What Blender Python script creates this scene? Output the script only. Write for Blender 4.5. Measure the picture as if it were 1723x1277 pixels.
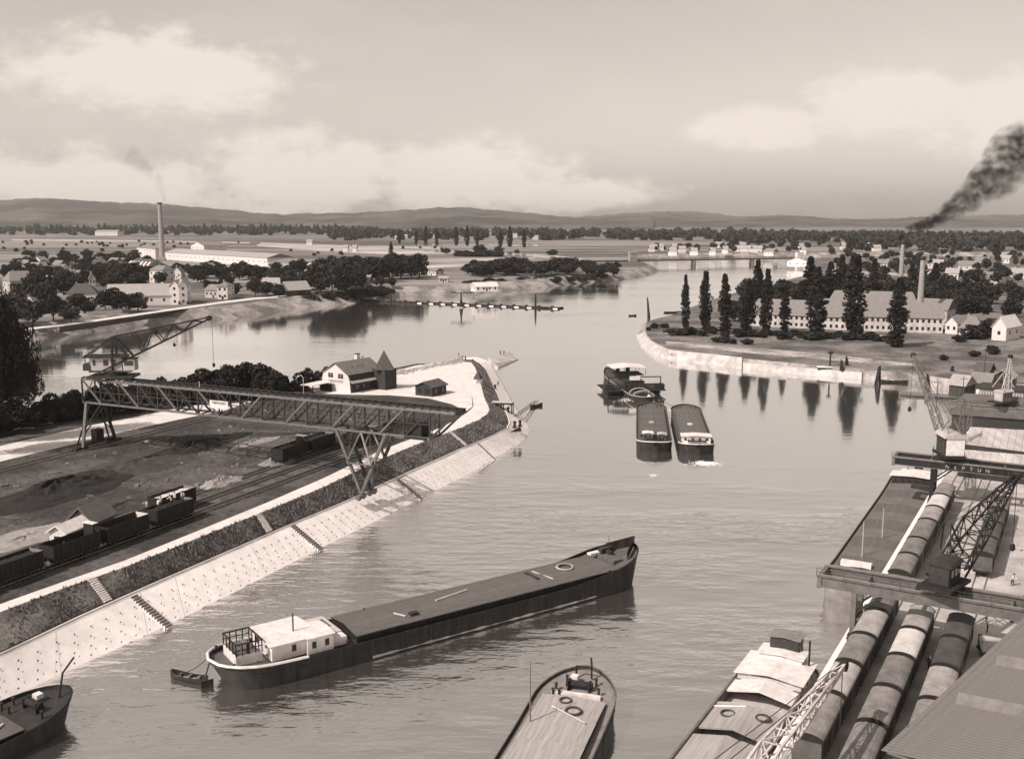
import bpy, bmesh, math, random
import numpy as np
from mathutils import Vector, Matrix

random.seed(7)
rng = np.random.default_rng(7)
R = math.radians
for o in list(bpy.data.objects):
    bpy.data.objects.remove(o, do_unlink=True)
scene = bpy.context.scene
COL = scene.collection

# ---------------------------------------------------------------- camera
CAM_H, FPX, HORIZON = 55.0, 1700.0, 368.0
CX, CY, PW = 861.5, 638.5, 1723.0
PITCH = math.atan((CY - HORIZON) / FPX)
cam_data = bpy.data.cameras.new('camera')
cam_data.sensor_width = 36.0
cam_data.lens = 36.0 * FPX / PW
cam_data.clip_start = 0.5
cam_data.clip_end = 60000
cam = bpy.data.objects.new('camera', cam_data)
cam.location = (0, 0, CAM_H)
cam.rotation_euler = (math.pi / 2 - PITCH, 0, 0)
COL.objects.link(cam)
scene.camera = cam

# ---------------------------------------------------------------- light
SUN_DIR = Vector((-0.56, -0.42, 0.715)).normalized()
TONE = (1.0, 0.894, 0.806)            # brown toned print: the light carries the tone
HAZE = 0.00005
SKY_STRENGTH = 0.10
SUN_STRENGTH = 4.7
EXPOSURE = 0.0
world = bpy.data.worlds.new('World')
scene.world = world
world.use_nodes = True


def make_world():
    nt = world.node_tree
    nt.nodes.clear()
    N, L = nt.nodes.new, nt.links.new
    out = N('ShaderNodeOutputWorld')
    bg = N('ShaderNodeBackground')
    bg.inputs['Strength'].default_value = SKY_STRENGTH
    L(bg.outputs[0], out.inputs[0])
    sky = N('ShaderNodeTexSky')
    sky.sky_type = 'NISHITA'
    sky.sun_disc = False
    sky.sun_elevation = math.asin(SUN_DIR.z)
    sky.sun_rotation = math.atan2(SUN_DIR.x, SUN_DIR.y)
    sky.air_density = 1.0
    sky.dust_density = 2.0
    bw = N('ShaderNodeRGBToBW')
    L(sky.outputs[0], bw.inputs[0])

    def m(op, a, b=None, c=None, clamp=False):
        n = N('ShaderNodeMath')
        n.operation = op
        n.use_clamp = clamp
        for i, v in enumerate((a, b, c)):
            if v is None:
                continue
            if isinstance(v, (int, float)):
                n.inputs[i].default_value = v
            else:
                L(v, n.inputs[i])
        return n.outputs[0]
    tc = N('ShaderNodeTexCoord')
    sep = N('ShaderNodeSeparateXYZ')
    L(tc.outputs['Generated'], sep.inputs[0])
    X, Y, Z = sep.outputs
    el = m('MULTIPLY', m('ARCSINE', Z), 57.2958)
    az = m('MULTIPLY', m('ARCTAN2', X, Y), 57.2958)

    def noise(sx, sz, det, rough, off):
        mp = N('ShaderNodeMapping')
        mp.inputs['Scale'].default_value = (sx, sx, sz)
        mp.inputs['Location'].default_value = off
        L(tc.outputs['Generated'], mp.inputs[0])
        n = N('ShaderNodeTexNoise')
        n.inputs['Scale'].default_value = 1.0
        n.inputs['Detail'].default_value = det
        n.inputs['Roughness'].default_value = rough
        L(mp.outputs[0], n.inputs[0])
        return n.outputs[0]
    nf = noise(22, 40, 8, 0.62, (3.1, 0.4, 0.2))
    ng = noise(5, 16, 4, 0.5, (0.3, 7.7, 1.1))
    # cumulus banks: (azimuth, half width, elevation, half height)
    banks = [(-11, 8, 2.2, 3.0), (-22, 10, 1.6, 2.4), (-3, 8, 2.2, 2.7), (4, 6, 1.4, 1.3),
             (14, 5.5, 4.7, 1.5), (20, 6, 5.8, 2.2), (27, 7, 4.8, 3.0), (-19, 9, 7.4, 2.6),
             (45, 9, 4, 3), (70, 10, 3, 2.5), (-45, 10, 4, 3), (-75, 11, 3, 2.5), (110, 14, 4, 3), (150, 14, 5, 3), (-120, 14, 4, 3), (-160, 14, 5, 3)]
    tot = None
    for a, wa, e, we in banks:
        da = m('DIVIDE', m('SUBTRACT', az, a), wa)
        de = m('DIVIDE', m('SUBTRACT', el, e), we)
        d = m('SUBTRACT', 1.0, m('SQRT', m('ADD', m('MULTIPLY', da, da), m('MULTIPLY', de, de))))
        tot = d if tot is None else m('MAXIMUM', tot, d)
    field = m('ADD', tot, m('MULTIPLY', m('SUBTRACT', nf, 0.5), 1.5))
    mr = N('ShaderNodeMapRange')
    mr.interpolation_type = 'SMOOTHSTEP'
    mr.inputs['From Min'].default_value = 0.0
    mr.inputs['From Max'].default_value = 0.55
    L(field, mr.inputs['Value'])
    veil = N('ShaderNodeMapRange')
    veil.interpolation_type = 'SMOOTHSTEP'
    veil.inputs['From Min'].default_value = 0.42
    veil.inputs['From Max'].default_value = 0.75
    L(ng, veil.inputs['Value'])
    cl = m('ADD', m('MULTIPLY', mr.outputs[0], 0.85), m('MULTIPLY', veil.outputs[0], 0.15), clamp=True)
    base = m('ADD', m('MULTIPLY', bw.outputs[0], SKY_GAIN), SKY_FLOOR)
    cloud = m('MULTIPLY', base, 0.0)
    cloud = m('ADD', cloud, CLOUD_VALUE)
    mix = m('ADD', m('MULTIPLY', base, m('SUBTRACT', 1.0, cl)), m('MULTIPLY', cloud, cl))
    comb = N('ShaderNodeCombineColor')
    for i in range(3):
        L(m('MULTIPLY', mix, TONE[i]), comb.inputs[i])
    L(comb.outputs[0], bg.inputs['Color'])


SKY_GAIN, SKY_FLOOR, CLOUD_VALUE = 1.5, 1.2, 9.3
make_world()
sun_data = bpy.data.lights.new('sun', 'SUN')
sun_data.energy = SUN_STRENGTH
sun_data.angle = R(0.6)
sun_data.color = (1.0, 0.894, 0.806)
sun = bpy.data.objects.new('sun', sun_data)
sun.rotation_euler = SUN_DIR.to_track_quat('Z', 'Y').to_euler()
sun.location = SUN_DIR * 500
COL.objects.link(sun)
scene.view_settings.view_transform = 'Standard'
scene.view_settings.look = 'None'
scene.view_settings.exposure = EXPOSURE
scene.view_settings.gamma = 1.0
scene.view_settings.use_curve_mapping = False
scene.cycles.max_bounces = 6
scene.cycles.volume_bounces = 0
scene.cycles.volume_max_steps = 128
scene.cycles.volume_step_rate = 4.0

# ---------------------------------------------------------------- pixel -> place
_F = Vector((0, math.cos(PITCH), -math.sin(PITCH)))
_U = Vector((0, math.sin(PITCH), math.cos(PITCH)))


def ray(x, y):
    return _F * FPX + Vector((1, 0, 0)) * (x - CX) + _U * (CY - y)


def P(x, y, z=0.0):
    """the place at height z that the photograph shows at pixel x, y"""
    d = ray(x, y)
    return Vector((0, 0, CAM_H)) + d * ((z - CAM_H) / d.z)


def PD(x, y, dist):
    """the place at ground distance dist (metres along Y) seen at pixel x, y"""
    d = ray(x, y)
    return Vector((0, 0, CAM_H)) + d * (dist / d.y)


VP, UP_ = Vector((0.430, 0.903, 0)), Vector((0.903, -0.430, 0))       # along / across the pier
VQ, UQ = Vector((0.495, 0.869, 0)), Vector((0.869, -0.495, 0))        # along / across the right quay
PANG = math.atan2(0.903, 0.430)
QANG = math.atan2(0.869, 0.495)


def pier(s, u, z=0.0):
    return VP * s + UP_ * u + Vector((0, 0, z))


def quay(s, u, z=0.0):
    return VQ * s + UQ * u + Vector((0, 0, z))


# ---------------------------------------------------------------- materials
MATS = {}
WARM = (1.0, 0.935, 0.93)


def mat(name, v, rough=0.85, var=0.25, scale=1.0, spec=0.25, bump=0.0, bscale=None, rand=0.0, world_co=False, metal=0.0, streak=None):
    if name in MATS:
        return MATS[name]
    M = bpy.data.materials.new(name)
    M.use_nodes = True
    nt = M.node_tree
    b = nt.nodes['Principled BSDF']
    N, L = nt.nodes.new, nt.links.new
    b.inputs['Roughness'].default_value = rough
    b.inputs['Specular IOR Level'].default_value = spec
    b.inputs['Metallic'].default_value = metal
    if world_co:
        co = N('ShaderNodeNewGeometry').outputs['Position']
    else:
        co = N('ShaderNodeTexCoord').outputs['Object']
    if streak:
        mp = N('ShaderNodeMapping')
        mp.inputs['Scale'].default_value = streak
        L(co, mp.inputs[0])
        co = mp.outputs[0]
    n1 = N('ShaderNodeTexNoise')
    n1.inputs['Scale'].default_value = scale
    n1.inputs['Detail'].default_value = 6
    n1.inputs['Roughness'].default_value = 0.65
    L(co, n1.inputs['Vector'])
    ramp = N('ShaderNodeMapRange')
    ramp.inputs['From Min'].default_value = 0.28
    ramp.inputs['From Max'].default_value = 0.72
    ramp.inputs['To Min'].default_value = v * (1 - var)
    ramp.inputs['To Max'].default_value = v * (1 + var)
    L(n1.outputs[0], ramp.inputs['Value'])
    val = ramp.outputs[0]
    if rand:
        oi = N('ShaderNodeObjectInfo')
        mr = N('ShaderNodeMapRange')
        mr.inputs['To Min'].default_value = 1 - rand
        mr.inputs['To Max'].default_value = 1 + rand
        L(oi.outputs['Random'], mr.inputs['Value'])
        mu = N('ShaderNodeMath')
        mu.operation = 'MULTIPLY'
        L(val, mu.inputs[0])
        L(mr.outputs[0], mu.inputs[1])
        val = mu.outputs[0]
    cc = N('ShaderNodeCombineColor')
    for i in range(3):
        mu = N('ShaderNodeMath')
        mu.operation = 'MULTIPLY'
        L(val, mu.inputs[0])
        mu.inputs[1].default_value = WARM[i]
        L(mu.outputs[0], cc.inputs[i])
    L(cc.outputs[0], b.inputs['Base Color'])
    if bump:
        n2 = N('ShaderNodeTexNoise')
        n2.inputs['Scale'].default_value = bscale or scale * 6
        n2.inputs['Detail'].default_value = 4
        L(co, n2.inputs['Vector'])
        bp = N('ShaderNodeBump')
        bp.inputs['Strength'].default_value = bump
        bp.inputs['Distance'].default_value = 0.1
        L(n2.outputs[0], bp.inputs['Height'])
        L(bp.outputs[0], b.inputs['Normal'])
    MATS[name] = M
    return M


def ground_mat(name, dark, light, scale=0.08, speck=0.6, speck_v=0.4, cover=0.42, fine=1.2, stretch=(1, 1, 1), soft=0.12, rot=0.0):
    """patchy ground: two tones, pale specks and fine grain"""
    M = bpy.data.materials.new(name)
    M.use_nodes = True
    nt = M.node_tree
    b = nt.nodes['Principled BSDF']
    N, L = nt.nodes.new, nt.links.new
    b.inputs['Roughness'].default_value = 0.95
    b.inputs['Specular IOR Level'].default_value = 0.1
    mp = N('ShaderNodeMapping')
    mp.inputs['Scale'].default_value = stretch
    mp.inputs['Rotation'].default_value = (0, 0, rot)
    L(N('ShaderNodeNewGeometry').outputs['Position'], mp.inputs[0])

    def noise(sc, det=5, r=0.6):
        n = N('ShaderNodeTexNoise')
        n.inputs['Scale'].default_value = sc
        n.inputs['Detail'].default_value = det
        n.inputs['Roughness'].default_value = r
        L(mp.outputs[0], n.inputs['Vector'])
        return n.outputs[0]

    def rng_(x, a, c, lo, hi):
        r = N('ShaderNodeMapRange')
        r.interpolation_type = 'SMOOTHSTEP'
        for k, vv in zip(('From Min', 'From Max', 'To Min', 'To Max'), (a, c, lo, hi)):
            r.inputs[k].default_value = vv
        L(x, r.inputs['Value'])
        return r.outputs[0]

    def m(op, a, c):
        n = N('ShaderNodeMath')
        n.operation = op
        for i, vv in enumerate((a, c)):
            if isinstance(vv, (int, float)):
                n.inputs[i].default_value = vv
            else:
                L(vv, n.inputs[i])
        return n.outputs[0]
    base = rng_(noise(scale, 6, 0.62), 0.5 - soft, 0.5 + soft, dark, light)
    grain = rng_(noise(fine, 5, 0.7), 0.25, 0.75, 0.62, 1.38)
    v = m('MULTIPLY', base, grain)
    sp = rng_(noise(scale * 2.7, 7, 0.75), speck, speck + 0.07, 0.0, 1.0)
    v = m('ADD', m('MULTIPLY', v, m('SUBTRACT', 1.0, sp)), m('MULTIPLY', sp, speck_v))
    cc = N('ShaderNodeCombineColor')
    for i in range(3):
        L(m('MULTIPLY', v, WARM[i]), cc.inputs[i])
    L(cc.outputs[0], b.inputs['Base Color'])
    bp = N('ShaderNodeBump')
    bp.inputs['Strength'].default_value = 0.6
    bp.inputs['Distance'].default_value = 0.25
    L(noise(fine, 5, 0.7), bp.inputs['Height'])
    L(bp.outputs[0], b.inputs['Normal'])
    MATS[name] = M
    return M


def water_mat():
    M = bpy.data.materials.new('river_water')
    M.use_nodes = True
    nt = M.node_tree
    N, L = nt.nodes.new, nt.links.new
    nt.nodes.remove(nt.nodes['Principled BSDF'])
    outn = nt.nodes['Material Output']
    dif = N('ShaderNodeBsdfDiffuse')
    dif.inputs['Color'].default_value = (WATER_V, WATER_V * 0.93, WATER_V * 0.9, 1)
    glo = N('ShaderNodeBsdfGlossy')
    glo.inputs['Color'].default_value = (0.97, 0.965, 0.96, 1)
    glo.inputs['Roughness'].default_value = 0.07
    fr = N('ShaderNodeFresnel')
    fr.inputs['IOR'].default_value = 1.45
    fm = N('ShaderNodeMapRange')
    fm.inputs['To Min'].default_value = WATER_R
    L(fr.outputs[0], fm.inputs['Value'])
    mx = N('ShaderNodeMixShader')
    L(fm.outputs[0], mx.inputs[0])
    L(dif.outputs[0], mx.inputs[1])
    L(glo.outputs[0], mx.inputs[2])
    L(mx.outputs[0], outn.inputs['Surface'])
    pos = N('ShaderNodeNewGeometry').outputs['Position']

    def noise(scale, rot, st, det, rough=0.5):
        mp = N('ShaderNodeMapping')
        mp.inputs['Rotation'].default_value = (0, 0, rot)
        mp.inputs['Scale'].default_value = st
        L(pos, mp.inputs[0])
        n = N('ShaderNodeTexNoise')
        n.inputs['Scale'].default_value = scale
        n.inputs['Detail'].default_value = det
        n.inputs['Roughness'].default_value = rough
        L(mp.outputs[0], n.inputs['Vector'])
        return n.outputs[0]

    def m(op, a, c):
        n = N('ShaderNodeMath')
        n.operation = op
        for i, vv in enumerate((a, c)):
            if isinstance(vv, (int, float)):
                n.inputs[i].default_value = vv
            else:
                L(vv, n.inputs[i])
        return n.outputs[0]
    w1 = noise(0.42, R(12), (0.45, 1.0, 1), 3)
    w2 = noise(1.5, R(-18), (0.5, 1.0, 1), 4, 0.6)
    patch = noise(0.016, R(20), (0.6, 1.4, 1), 4, 0.6)
    mr = N('ShaderNodeMapRange')
    mr.interpolation_type = 'SMOOTHSTEP'
    for k, vv in zip(('From Min', 'From Max', 'To Min', 'To Max'), (0.4, 0.6, 0.12, 1.25)):
        mr.inputs[k].default_value = vv
    L(patch, mr.inputs['Value'])
    h = m('ADD', m('MULTIPLY', w1, 0.75), m('MULTIPLY', w2, 0.13))
    h = m('MULTIPLY', h, mr.outputs[0])
    # lee water: calm below the right bank, and smooth where the river runs deep beyond the pier
    for centre, r0, r1, lo in (((95, 320, 0), 85, 160, 0.05), ((60, 900, 0), 380, 620, 0.2), ((-150, 480, 0), 120, 230, 0.25)):
        dn = N('ShaderNodeVectorMath')
        dn.operation = 'DISTANCE'
        L(pos, dn.inputs[0])
        dn.inputs[1].default_value = centre
        q = N('ShaderNodeMapRange')
        q.interpolation_type = 'SMOOTHSTEP'
        for k, vv in zip(('From Min', 'From Max', 'To Min', 'To Max'), (r0, r1, lo, 1.0)):
            q.inputs[k].default_value = vv
        L(dn.outputs['Value'], q.inputs['Value'])
        h = m('MULTIPLY', h, q.outputs[0])
    bp = N('ShaderNodeBump')
    bp.inputs['Strength'].default_value = 1.0
    bp.inputs['Distance'].default_value = WAVE
    L(h, bp.inputs['Height'])
    for sh in (dif, glo, fr):
        L(bp.outputs[0], sh.inputs['Normal'])
    MATS['river_water'] = M
    return M


WATER_V, WATER_R, WAVE = 0.15, 0.82, 0.46

# ---------------------------------------------------------------- mesh helpers


def link(o, parent=None):
    COL.objects.link(o)
    if parent is not None:
        o.parent = parent
    return o


def empty(name, loc=(0, 0, 0), rz=0.0):
    o = bpy.data.objects.new(name, None)
    o.empty_display_size = 0.5
    o.location = loc
    o.rotation_euler = (0, 0, rz)
    return link(o)


def tag(o, label, cat, group=None):
    o['label'] = label
    o['category'] = cat
    if group:
        o['group'] = group
    return o


def kind(o, k):
    o['kind'] = k
    return o


def thing(name, label, cat, loc=(0, 0, 0), rz=0.0, group=None):
    return tag(empty(name, loc, rz), label, cat, group)


class MB:
    def __init__(self):
        self.v, self.f = [], []

    def add(self, vs, fs):
        n = len(self.v)
        self.v += [tuple(p) for p in vs]
        self.f += [tuple(i + n for i in f) for f in fs]
        return self

    def box(self, c, s, rz=0.0, taper=1.0):
        x, y, z = s[0] / 2, s[1] / 2, s[2] / 2
        ca, sa = math.cos(rz), math.sin(rz)
        vs = []
        for dz, t in ((-z, 1.0), (z, taper)):
            for dx, dy in ((-x, -y), (x, -y), (x, y), (-x, y)):
                dx, dy = dx * t, dy * t
                vs.append((c[0] + dx * ca - dy * sa, c[1] + dx * sa + dy * ca, c[2] + dz))
        return self.add(vs, [(3, 2, 1, 0), (4, 5, 6, 7), (0, 1, 5, 4), (1, 2, 6, 5), (2, 3, 7, 6), (3, 0, 4, 7)])

    def bar(self, p, q, w, h=None):
        p, q = Vector(p), Vector(q)
        h = h or w
        d = (q - p)
        if d.length < 1e-6:
            return self
        d.normalize()
        a = d.cross(Vector((0, 0, 1)))
        if a.length < 1e-3:
            a = Vector((1, 0, 0))
        a.normalize()
        b = a.cross(d)
        a, b = a * w / 2, b * h / 2
        vs = [p - a - b, p + a - b, p + a + b, p - a + b, q - a - b, q + a - b, q + a + b, q - a + b]
        return self.add(vs, [(0, 1, 2, 3), (7, 6, 5, 4), (4, 5, 1, 0), (5, 6, 2, 1), (6, 7, 3, 2), (7, 4, 0, 3)])

    def tube(self, pts, r, n=8, cap=True):
        pts = [Vector(p) for p in pts]
        rs = r if isinstance(r, (list, tuple)) else [r] * len(pts)
        rings = []
        for i, p in enumerate(pts):
            d = (pts[min(i + 1, len(pts) - 1)] - pts[max(i - 1, 0)]).normalized()
            a = d.cross(Vector((0, 0, 1)))
            if a.length < 1e-3:
                a = Vector((1, 0, 0))
            a.normalize()
            b = a.cross(d)
            rings.append([p + (a * math.cos(2 * math.pi * k / n) + b * math.sin(2 * math.pi * k / n)) * rs[i] for k in range(n)])
        vs = [p for ring in rings for p in ring]
        fs = []
        for i in range(len(pts) - 1):
            for k in range(n):
                k2 = (k + 1) % n
                fs.append((i * n + k, i * n + k2, (i + 1) * n + k2, (i + 1) * n + k))
        if cap:
            fs.append(tuple(range(n))[::-1])
            fs.append(tuple((len(pts) - 1) * n + k for k in range(n)))
        return self.add(vs, fs)

    def lathe(self, c, prof, n=12):
        """prof: (radius, z) from bottom to top"""
        vs, fs = [], []
        for r, z in prof:
            for k in range(n):
                a = 2 * math.pi * k / n
                vs.append((c[0] + r * math.cos(a), c[1] + r * math.sin(a), c[2] + z))
        for i in range(len(prof) - 1):
            for k in range(n):
                k2 = (k + 1) % n
                fs.append((i * n + k, i * n + k2, (i + 1) * n + k2, (i + 1) * n + k))
        fs.append(tuple(range(n))[::-1])
        fs.append(tuple((len(prof) - 1) * n + k for k in range(n)))
        return self.add(vs, fs)

    def extrude(self, poly, d, axis):
        """poly: 3D outline; pushed by vector d, closed"""
        n = len(poly)
        a = [Vector(p) for p in poly]
        b = [p + Vector(d) for p in a]
        fs = [tuple(range(n))[::-1], tuple(range(n, 2 * n))]
        fs += [(i, (i + 1) % n, n + (i + 1) % n, n + i) for i in range(n)]
        return self.add(a + b, fs)

    def sheet(self, poly):
        return self.add(poly, [tuple(range(len(poly)))])

    def loft(self, lines, closed=False):
        n = len(lines[0])
        vs = [p for l in lines for p in l]
        fs = []
        for i in range(len(lines) - 1):
            for k in range(n if closed else n - 1):
                k2 = (k + 1) % n
                fs.append((i * n + k, i * n + k2, (i + 1) * n + k2, (i + 1) * n + k))
        return self.add(vs, fs)

    def mesh(self, name, m=None, smooth=False, fix=True):
        me = bpy.data.meshes.new(name)
        me.from_pydata([tuple(p) for p in self.v], [], self.f)
        if fix:
            bm = bmesh.new()
            bm.from_mesh(me)
            bmesh.ops.recalc_face_normals(bm, faces=bm.faces)
            bm.to_mesh(me)
            bm.free()
        if m is not None:
            me.materials.append(m)
        if smooth:
            for p in me.polygons:
                p.use_smooth = True
        me.update()
        return me

    def build(self, name, m=None, parent=None, smooth=False, fix=True):
        return link(bpy.data.objects.new(name, self.mesh(name, m, smooth, fix)), parent)


def inst(name, me, parent=None, loc=(0, 0, 0), rz=0.0, scale=None):
    o = bpy.data.objects.new(name, me)
    o.location = loc
    o.rotation_euler = (0, 0, rz)
    if scale is not None:
        o.scale = (scale,) * 3 if isinstance(scale, (int, float)) else scale
    return link(o, parent)


def copy_tree(o, parent=None):
    c = o.copy()
    COL.objects.link(c)
    c.parent = parent
    for ch in o.children:
        copy_tree(ch, c)
    return c


def clone(o, label, loc=None, rz=None, group=None):
    c = copy_tree(o)
    c['label'] = label
    if loc is not None:
        c.location = loc
    if rz is not None:
        c.rotation_euler.z = rz
    if group:
        c['group'] = group
    return c


def own_mat(o, m):
    """give one copy its own paint while it shares its mesh"""
    o.material_slots[0].link = 'OBJECT'
    o.material_slots[0].material = m


def text(string, size, name, m, parent, loc, rot, spacing=1.0, depth=0.02):
    cu = bpy.data.curves.new('lettering_curve', 'FONT')
    cu.body = string
    cu.size = size
    cu.extrude = depth
    cu.space_character = spacing
    cu.align_x = 'CENTER'
    cu.align_y = 'CENTER'
    tmp = bpy.data.objects.new('lettering_tmp', cu)
    COL.objects.link(tmp)
    dg = bpy.context.evaluated_depsgraph_get()
    me = bpy.data.meshes.new_from_object(tmp.evaluated_get(dg))
    bpy.data.objects.remove(tmp, do_unlink=True)
    me.materials.clear()
    me.materials.append(m)
    o = bpy.data.objects.new(name, me)
    o.location = loc
    o.rotation_euler = rot
    return link(o, parent)


ORD = ['first', 'second', 'third', 'fourth', 'fifth', 'sixth', 'seventh', 'eighth', 'ninth', 'tenth', 'eleventh', 'twelfth',
       'thirteenth', 'fourteenth', 'fifteenth', 'sixteenth', 'seventeenth', 'eighteenth', 'nineteenth', 'twentieth']

# common paints
BLACK = mat('black_hull_paint', 0.02, 0.6, 0.75, 0.8, 0.25, bump=.35, bscale=1.3, streak=(1.6, 1.6, .25))
TAR = mat('tarred_wood', 0.022, 0.8, 0.4, 1.5)
STEEL = mat('dark_painted_steel', 0.03, 0.6, 0.35, 1.2, 0.4)
STEEL2 = mat('grey_painted_steel', 0.13, 0.6, 0.3, 1.2, 0.4)
STEEL3 = mat('pale_painted_steel', 0.38, 0.6, 0.25, 1.0, 0.4)
WHITE = mat('white_paint', 0.64, 0.6, 0.22, 1.1, 0.3)
CREAM = mat('pale_render', 0.5, 0.9, 0.3, 0.35)
RENDER2 = mat('dull_render', 0.42, 0.9, 0.2, 0.5)
WOODD = mat('dark_boards', 0.045, 0.85, 0.35, 2.0, streak=(1, 1, 0.15))
WOODM = mat('weathered_boards', 0.2, 0.85, 0.3, 2.0)
GLASS = mat('dark_window_glass', 0.03, 0.12, 0.2, 1.0, 0.6)
ROOFD = mat('dark_roof_tiles', 0.085, 0.9, 0.3, 1.5, bump=0.4)
ROOFM = mat('weathered_roof_tiles', 0.2, 0.9, 0.25, 1.2, bump=0.4)
ROOFL = mat('pale_roof_tiles', 0.32, 0.9, 0.22, 1.2, bump=0.4)
STONE = mat('pale_stone_paving', 0.8, 0.9, 0.14, 0.5, bump=0.15, bscale=3, world_co=True)
GRAVEL = mat('white_gravel', 0.62, 0.95, 0.16, 0.4, bump=0.3, bscale=4, world_co=True)
CONC = mat('quay_concrete', 0.4, 0.9, 0.38, 0.25, bump=0.2, bscale=3, world_co=True)
BRICK = mat('chimney_brick', 0.3, 0.9, 0.25, 0.6)
LEAF = mat('foliage', 0.045, 0.9, 0.85, 0.3, 0.05, rand=0.25)
LEAFP = mat('poplar_foliage', 0.036, 0.9, 0.8, 0.35, 0.05, rand=0.2)
BARK = mat('bark', 0.06, 0.95, 0.3, 2.0)
COAL = mat('coal', 0.022, 0.9, 0.5, 1.5, 0.3, bump=0.8, bscale=4)
RAILM = mat('rail_steel', 0.22, 0.4, 0.2, 1.0, 0.5)
CLOTH = mat('dark_clothes', 0.05, 0.9, 0.3, 4.0)
CLOTHL = mat('pale_clothes', 0.55, 0.9, 0.2, 4.0)
SKIN = mat('skin', 0.38, 0.7, 0.1, 4.0)

# ================================================================ THE SETTING
FIELD = ground_mat('pier_turf', 0.05, 0.105, 0.06, 0.68, 0.24, fine=0.9)
SLOPEG = ground_mat('rough_grass_bank', 0.09, 0.2, 0.22, 0.68, 0.34, fine=2.5)
PLAIN = ground_mat('fields', 0.1, 0.24, 0.0045, 0.68, 0.4, fine=0.05, stretch=(0.35, 1.6, 1), soft=0.06, rot=R(-8))
BANKG = ground_mat('grassy_bank', 0.09, 0.2, 0.06, 0.66, 0.4, fine=0.6)
SHORE = ground_mat('shingle_shore', 0.16, 0.34, 0.08, 0.66, 0.5, fine=0.8)
HILLM = ground_mat('wooded_hills', 0.05, 0.11, 0.0016, 0.7, 0.3, fine=0.012)

water = kind(MB().sheet([(-16000, -300, 0), (16000, -300, 0), (16000, 15500, 0), (-16000, 15500, 0)]).build('river_water', water_mat()), 'structure')


def inset(poly, d):
    """pull a closed outline inwards (towards its left side) by d"""
    n = len(poly)
    out = []
    for i in range(n):
        a, b, c = poly[i - 1], poly[i], poly[(i + 1) % n]
        e1, e2 = (b - a), (c - b)
        e1.z = e2.z = 0
        e1.normalize()
        e2.normalize()
        nn = Vector((-e1.y - e2.y, e1.x + e2.x, 0))
        nn = nn.normalized() if nn.length > 1e-6 else Vector((-e1.y, e1.x, 0))
        k = max(0.4, nn.dot(Vector((-e1.y, e1.x, 0))))
        out.append(b + nn * (d / k))
    return out


def land(name, outline, top, bank, m_bank, m_top, rough=0.0):
    pts = [Vector((p[0], p[1], 0)) for p in outline]
    area = sum(pts[i - 1].x * pts[i].y - pts[i].x * pts[i - 1].y for i in range(len(pts)))
    if area < 0:
        pts.reverse()
    inn = inset(pts, bank)
    lo = [Vector((p.x, p.y, -0.6)) for p in pts]
    mid = [Vector((p.x * 0.6 + q.x * 0.4, p.y * 0.6 + q.y * 0.4, top * 0.45)) for p, q in zip(pts, inn)]
    hi = [Vector((p.x, p.y, top)) for p in inn]
    b = MB()
    b.loft([lo, mid, hi], closed=True)
    root = kind(b.build(name, m_bank), 'structure')
    t = MB().sheet(hi).build('ground_surface', m_top, root)
    return root


# far bank: left shore, backwater, headland, and the plain to the horizon
left_shore = [P(*q) for q in [(60, 572), (110, 565), (180, 556), (250, 547), (330, 541), (400, 536), (460, 527), (500, 519), (560, 515), (600, 511), (615, 505)]]
left_shore += [P(*q) for q in [(660, 499), (720, 497), (780, 495), (840, 491), (920, 484), (1000, 475), (1060, 469), (1095, 463), (1112, 457), (1106, 451), (1085, 445), (1066, 441)]]
left_shore += [Vector(q) for q in [(190, 1400, 0), (300, 1470, 0), (800, 1500, 0), (3000, 1500, 0), (15000, 1500, 0)]]
far_out = [Vector(q) for q in [(15000, 15000, 0), (-15000, 15000, 0), (-15000, -250, 0), (-2600, -250, 0), (-900, 40, 0), (-420, 290, 0), (-300, 390, 0)]]
land('far_bank_ground', left_shore + far_out, 6.0, 14.0, SHORE, PLAIN)

# right bank headland with the factory
rb = [P(*q) for q in [(1071, 562), (1074, 572), (1079, 583), (1093, 592), (1112, 600), (1145, 607), (1199, 613), (1250, 620), (1310, 626), (1380, 632), (1450, 637), (1520, 642), (1575, 652), (1625, 664)]]
rb_top_px = [(1086, 560), (1088, 566), (1095, 574), (1107, 581), (1124, 589), (1155, 593), (1199, 597), (1250, 603), (1310, 609), (1380, 615), (1450, 621), (1520, 627), (1575, 634), (1625, 642)]
rbt = [P(x, y, 3.2) for x, y in rb_top_px]
up = [P(*q) for q in [(1078, 552), (1095, 546), (1120, 540), (1146, 530), (1180, 515), (1230, 500), (1290, 485), (1345, 470), (1362, 458), (1350, 444)]]
upper = [Vector((p.x, p.y, 0)) for p in up] + [Vector(q) for q in [(380, 1330, 0), (460, 1410, 0), (900, 1425, 0), (3000, 1425, 0), (15000, 1425, 0)]]
tail = [Vector(q) for q in [(15000, 200, 0), (900, 250, 0), (240, 290, 0)]]
out_w = rb[::-1] + upper + tail
top_in = rbt[::-1] + [Vector((p.x + 2.5, p.y - 1.5, 3.2)) for p in upper] + [Vector((p.x, p.y, 3.2)) for p in tail]
low = [Vector((p.x, p.y, -0.6)) for p in out_w]
n_stone = 8
right_bank = kind(MB().loft([low, top_in], closed=True).build('right_bank_ground', SHORE), 'structure')
MB().sheet(top_in).build('ground_surface', BANKG, right_bank)
b = MB()
b.loft([[Vector((p.x, p.y, -.3)) + Vector((-.7, -.9, 0)) for p in rb[:n_stone]], [p + Vector((-.4, -.6, .25)) for p in rbt[:n_stone]], [p + Vector((.4, .8, .25)) for p in rbt[:n_stone]], [p + Vector((.5, 1, -.3)) for p in rbt[:n_stone]]])
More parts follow.
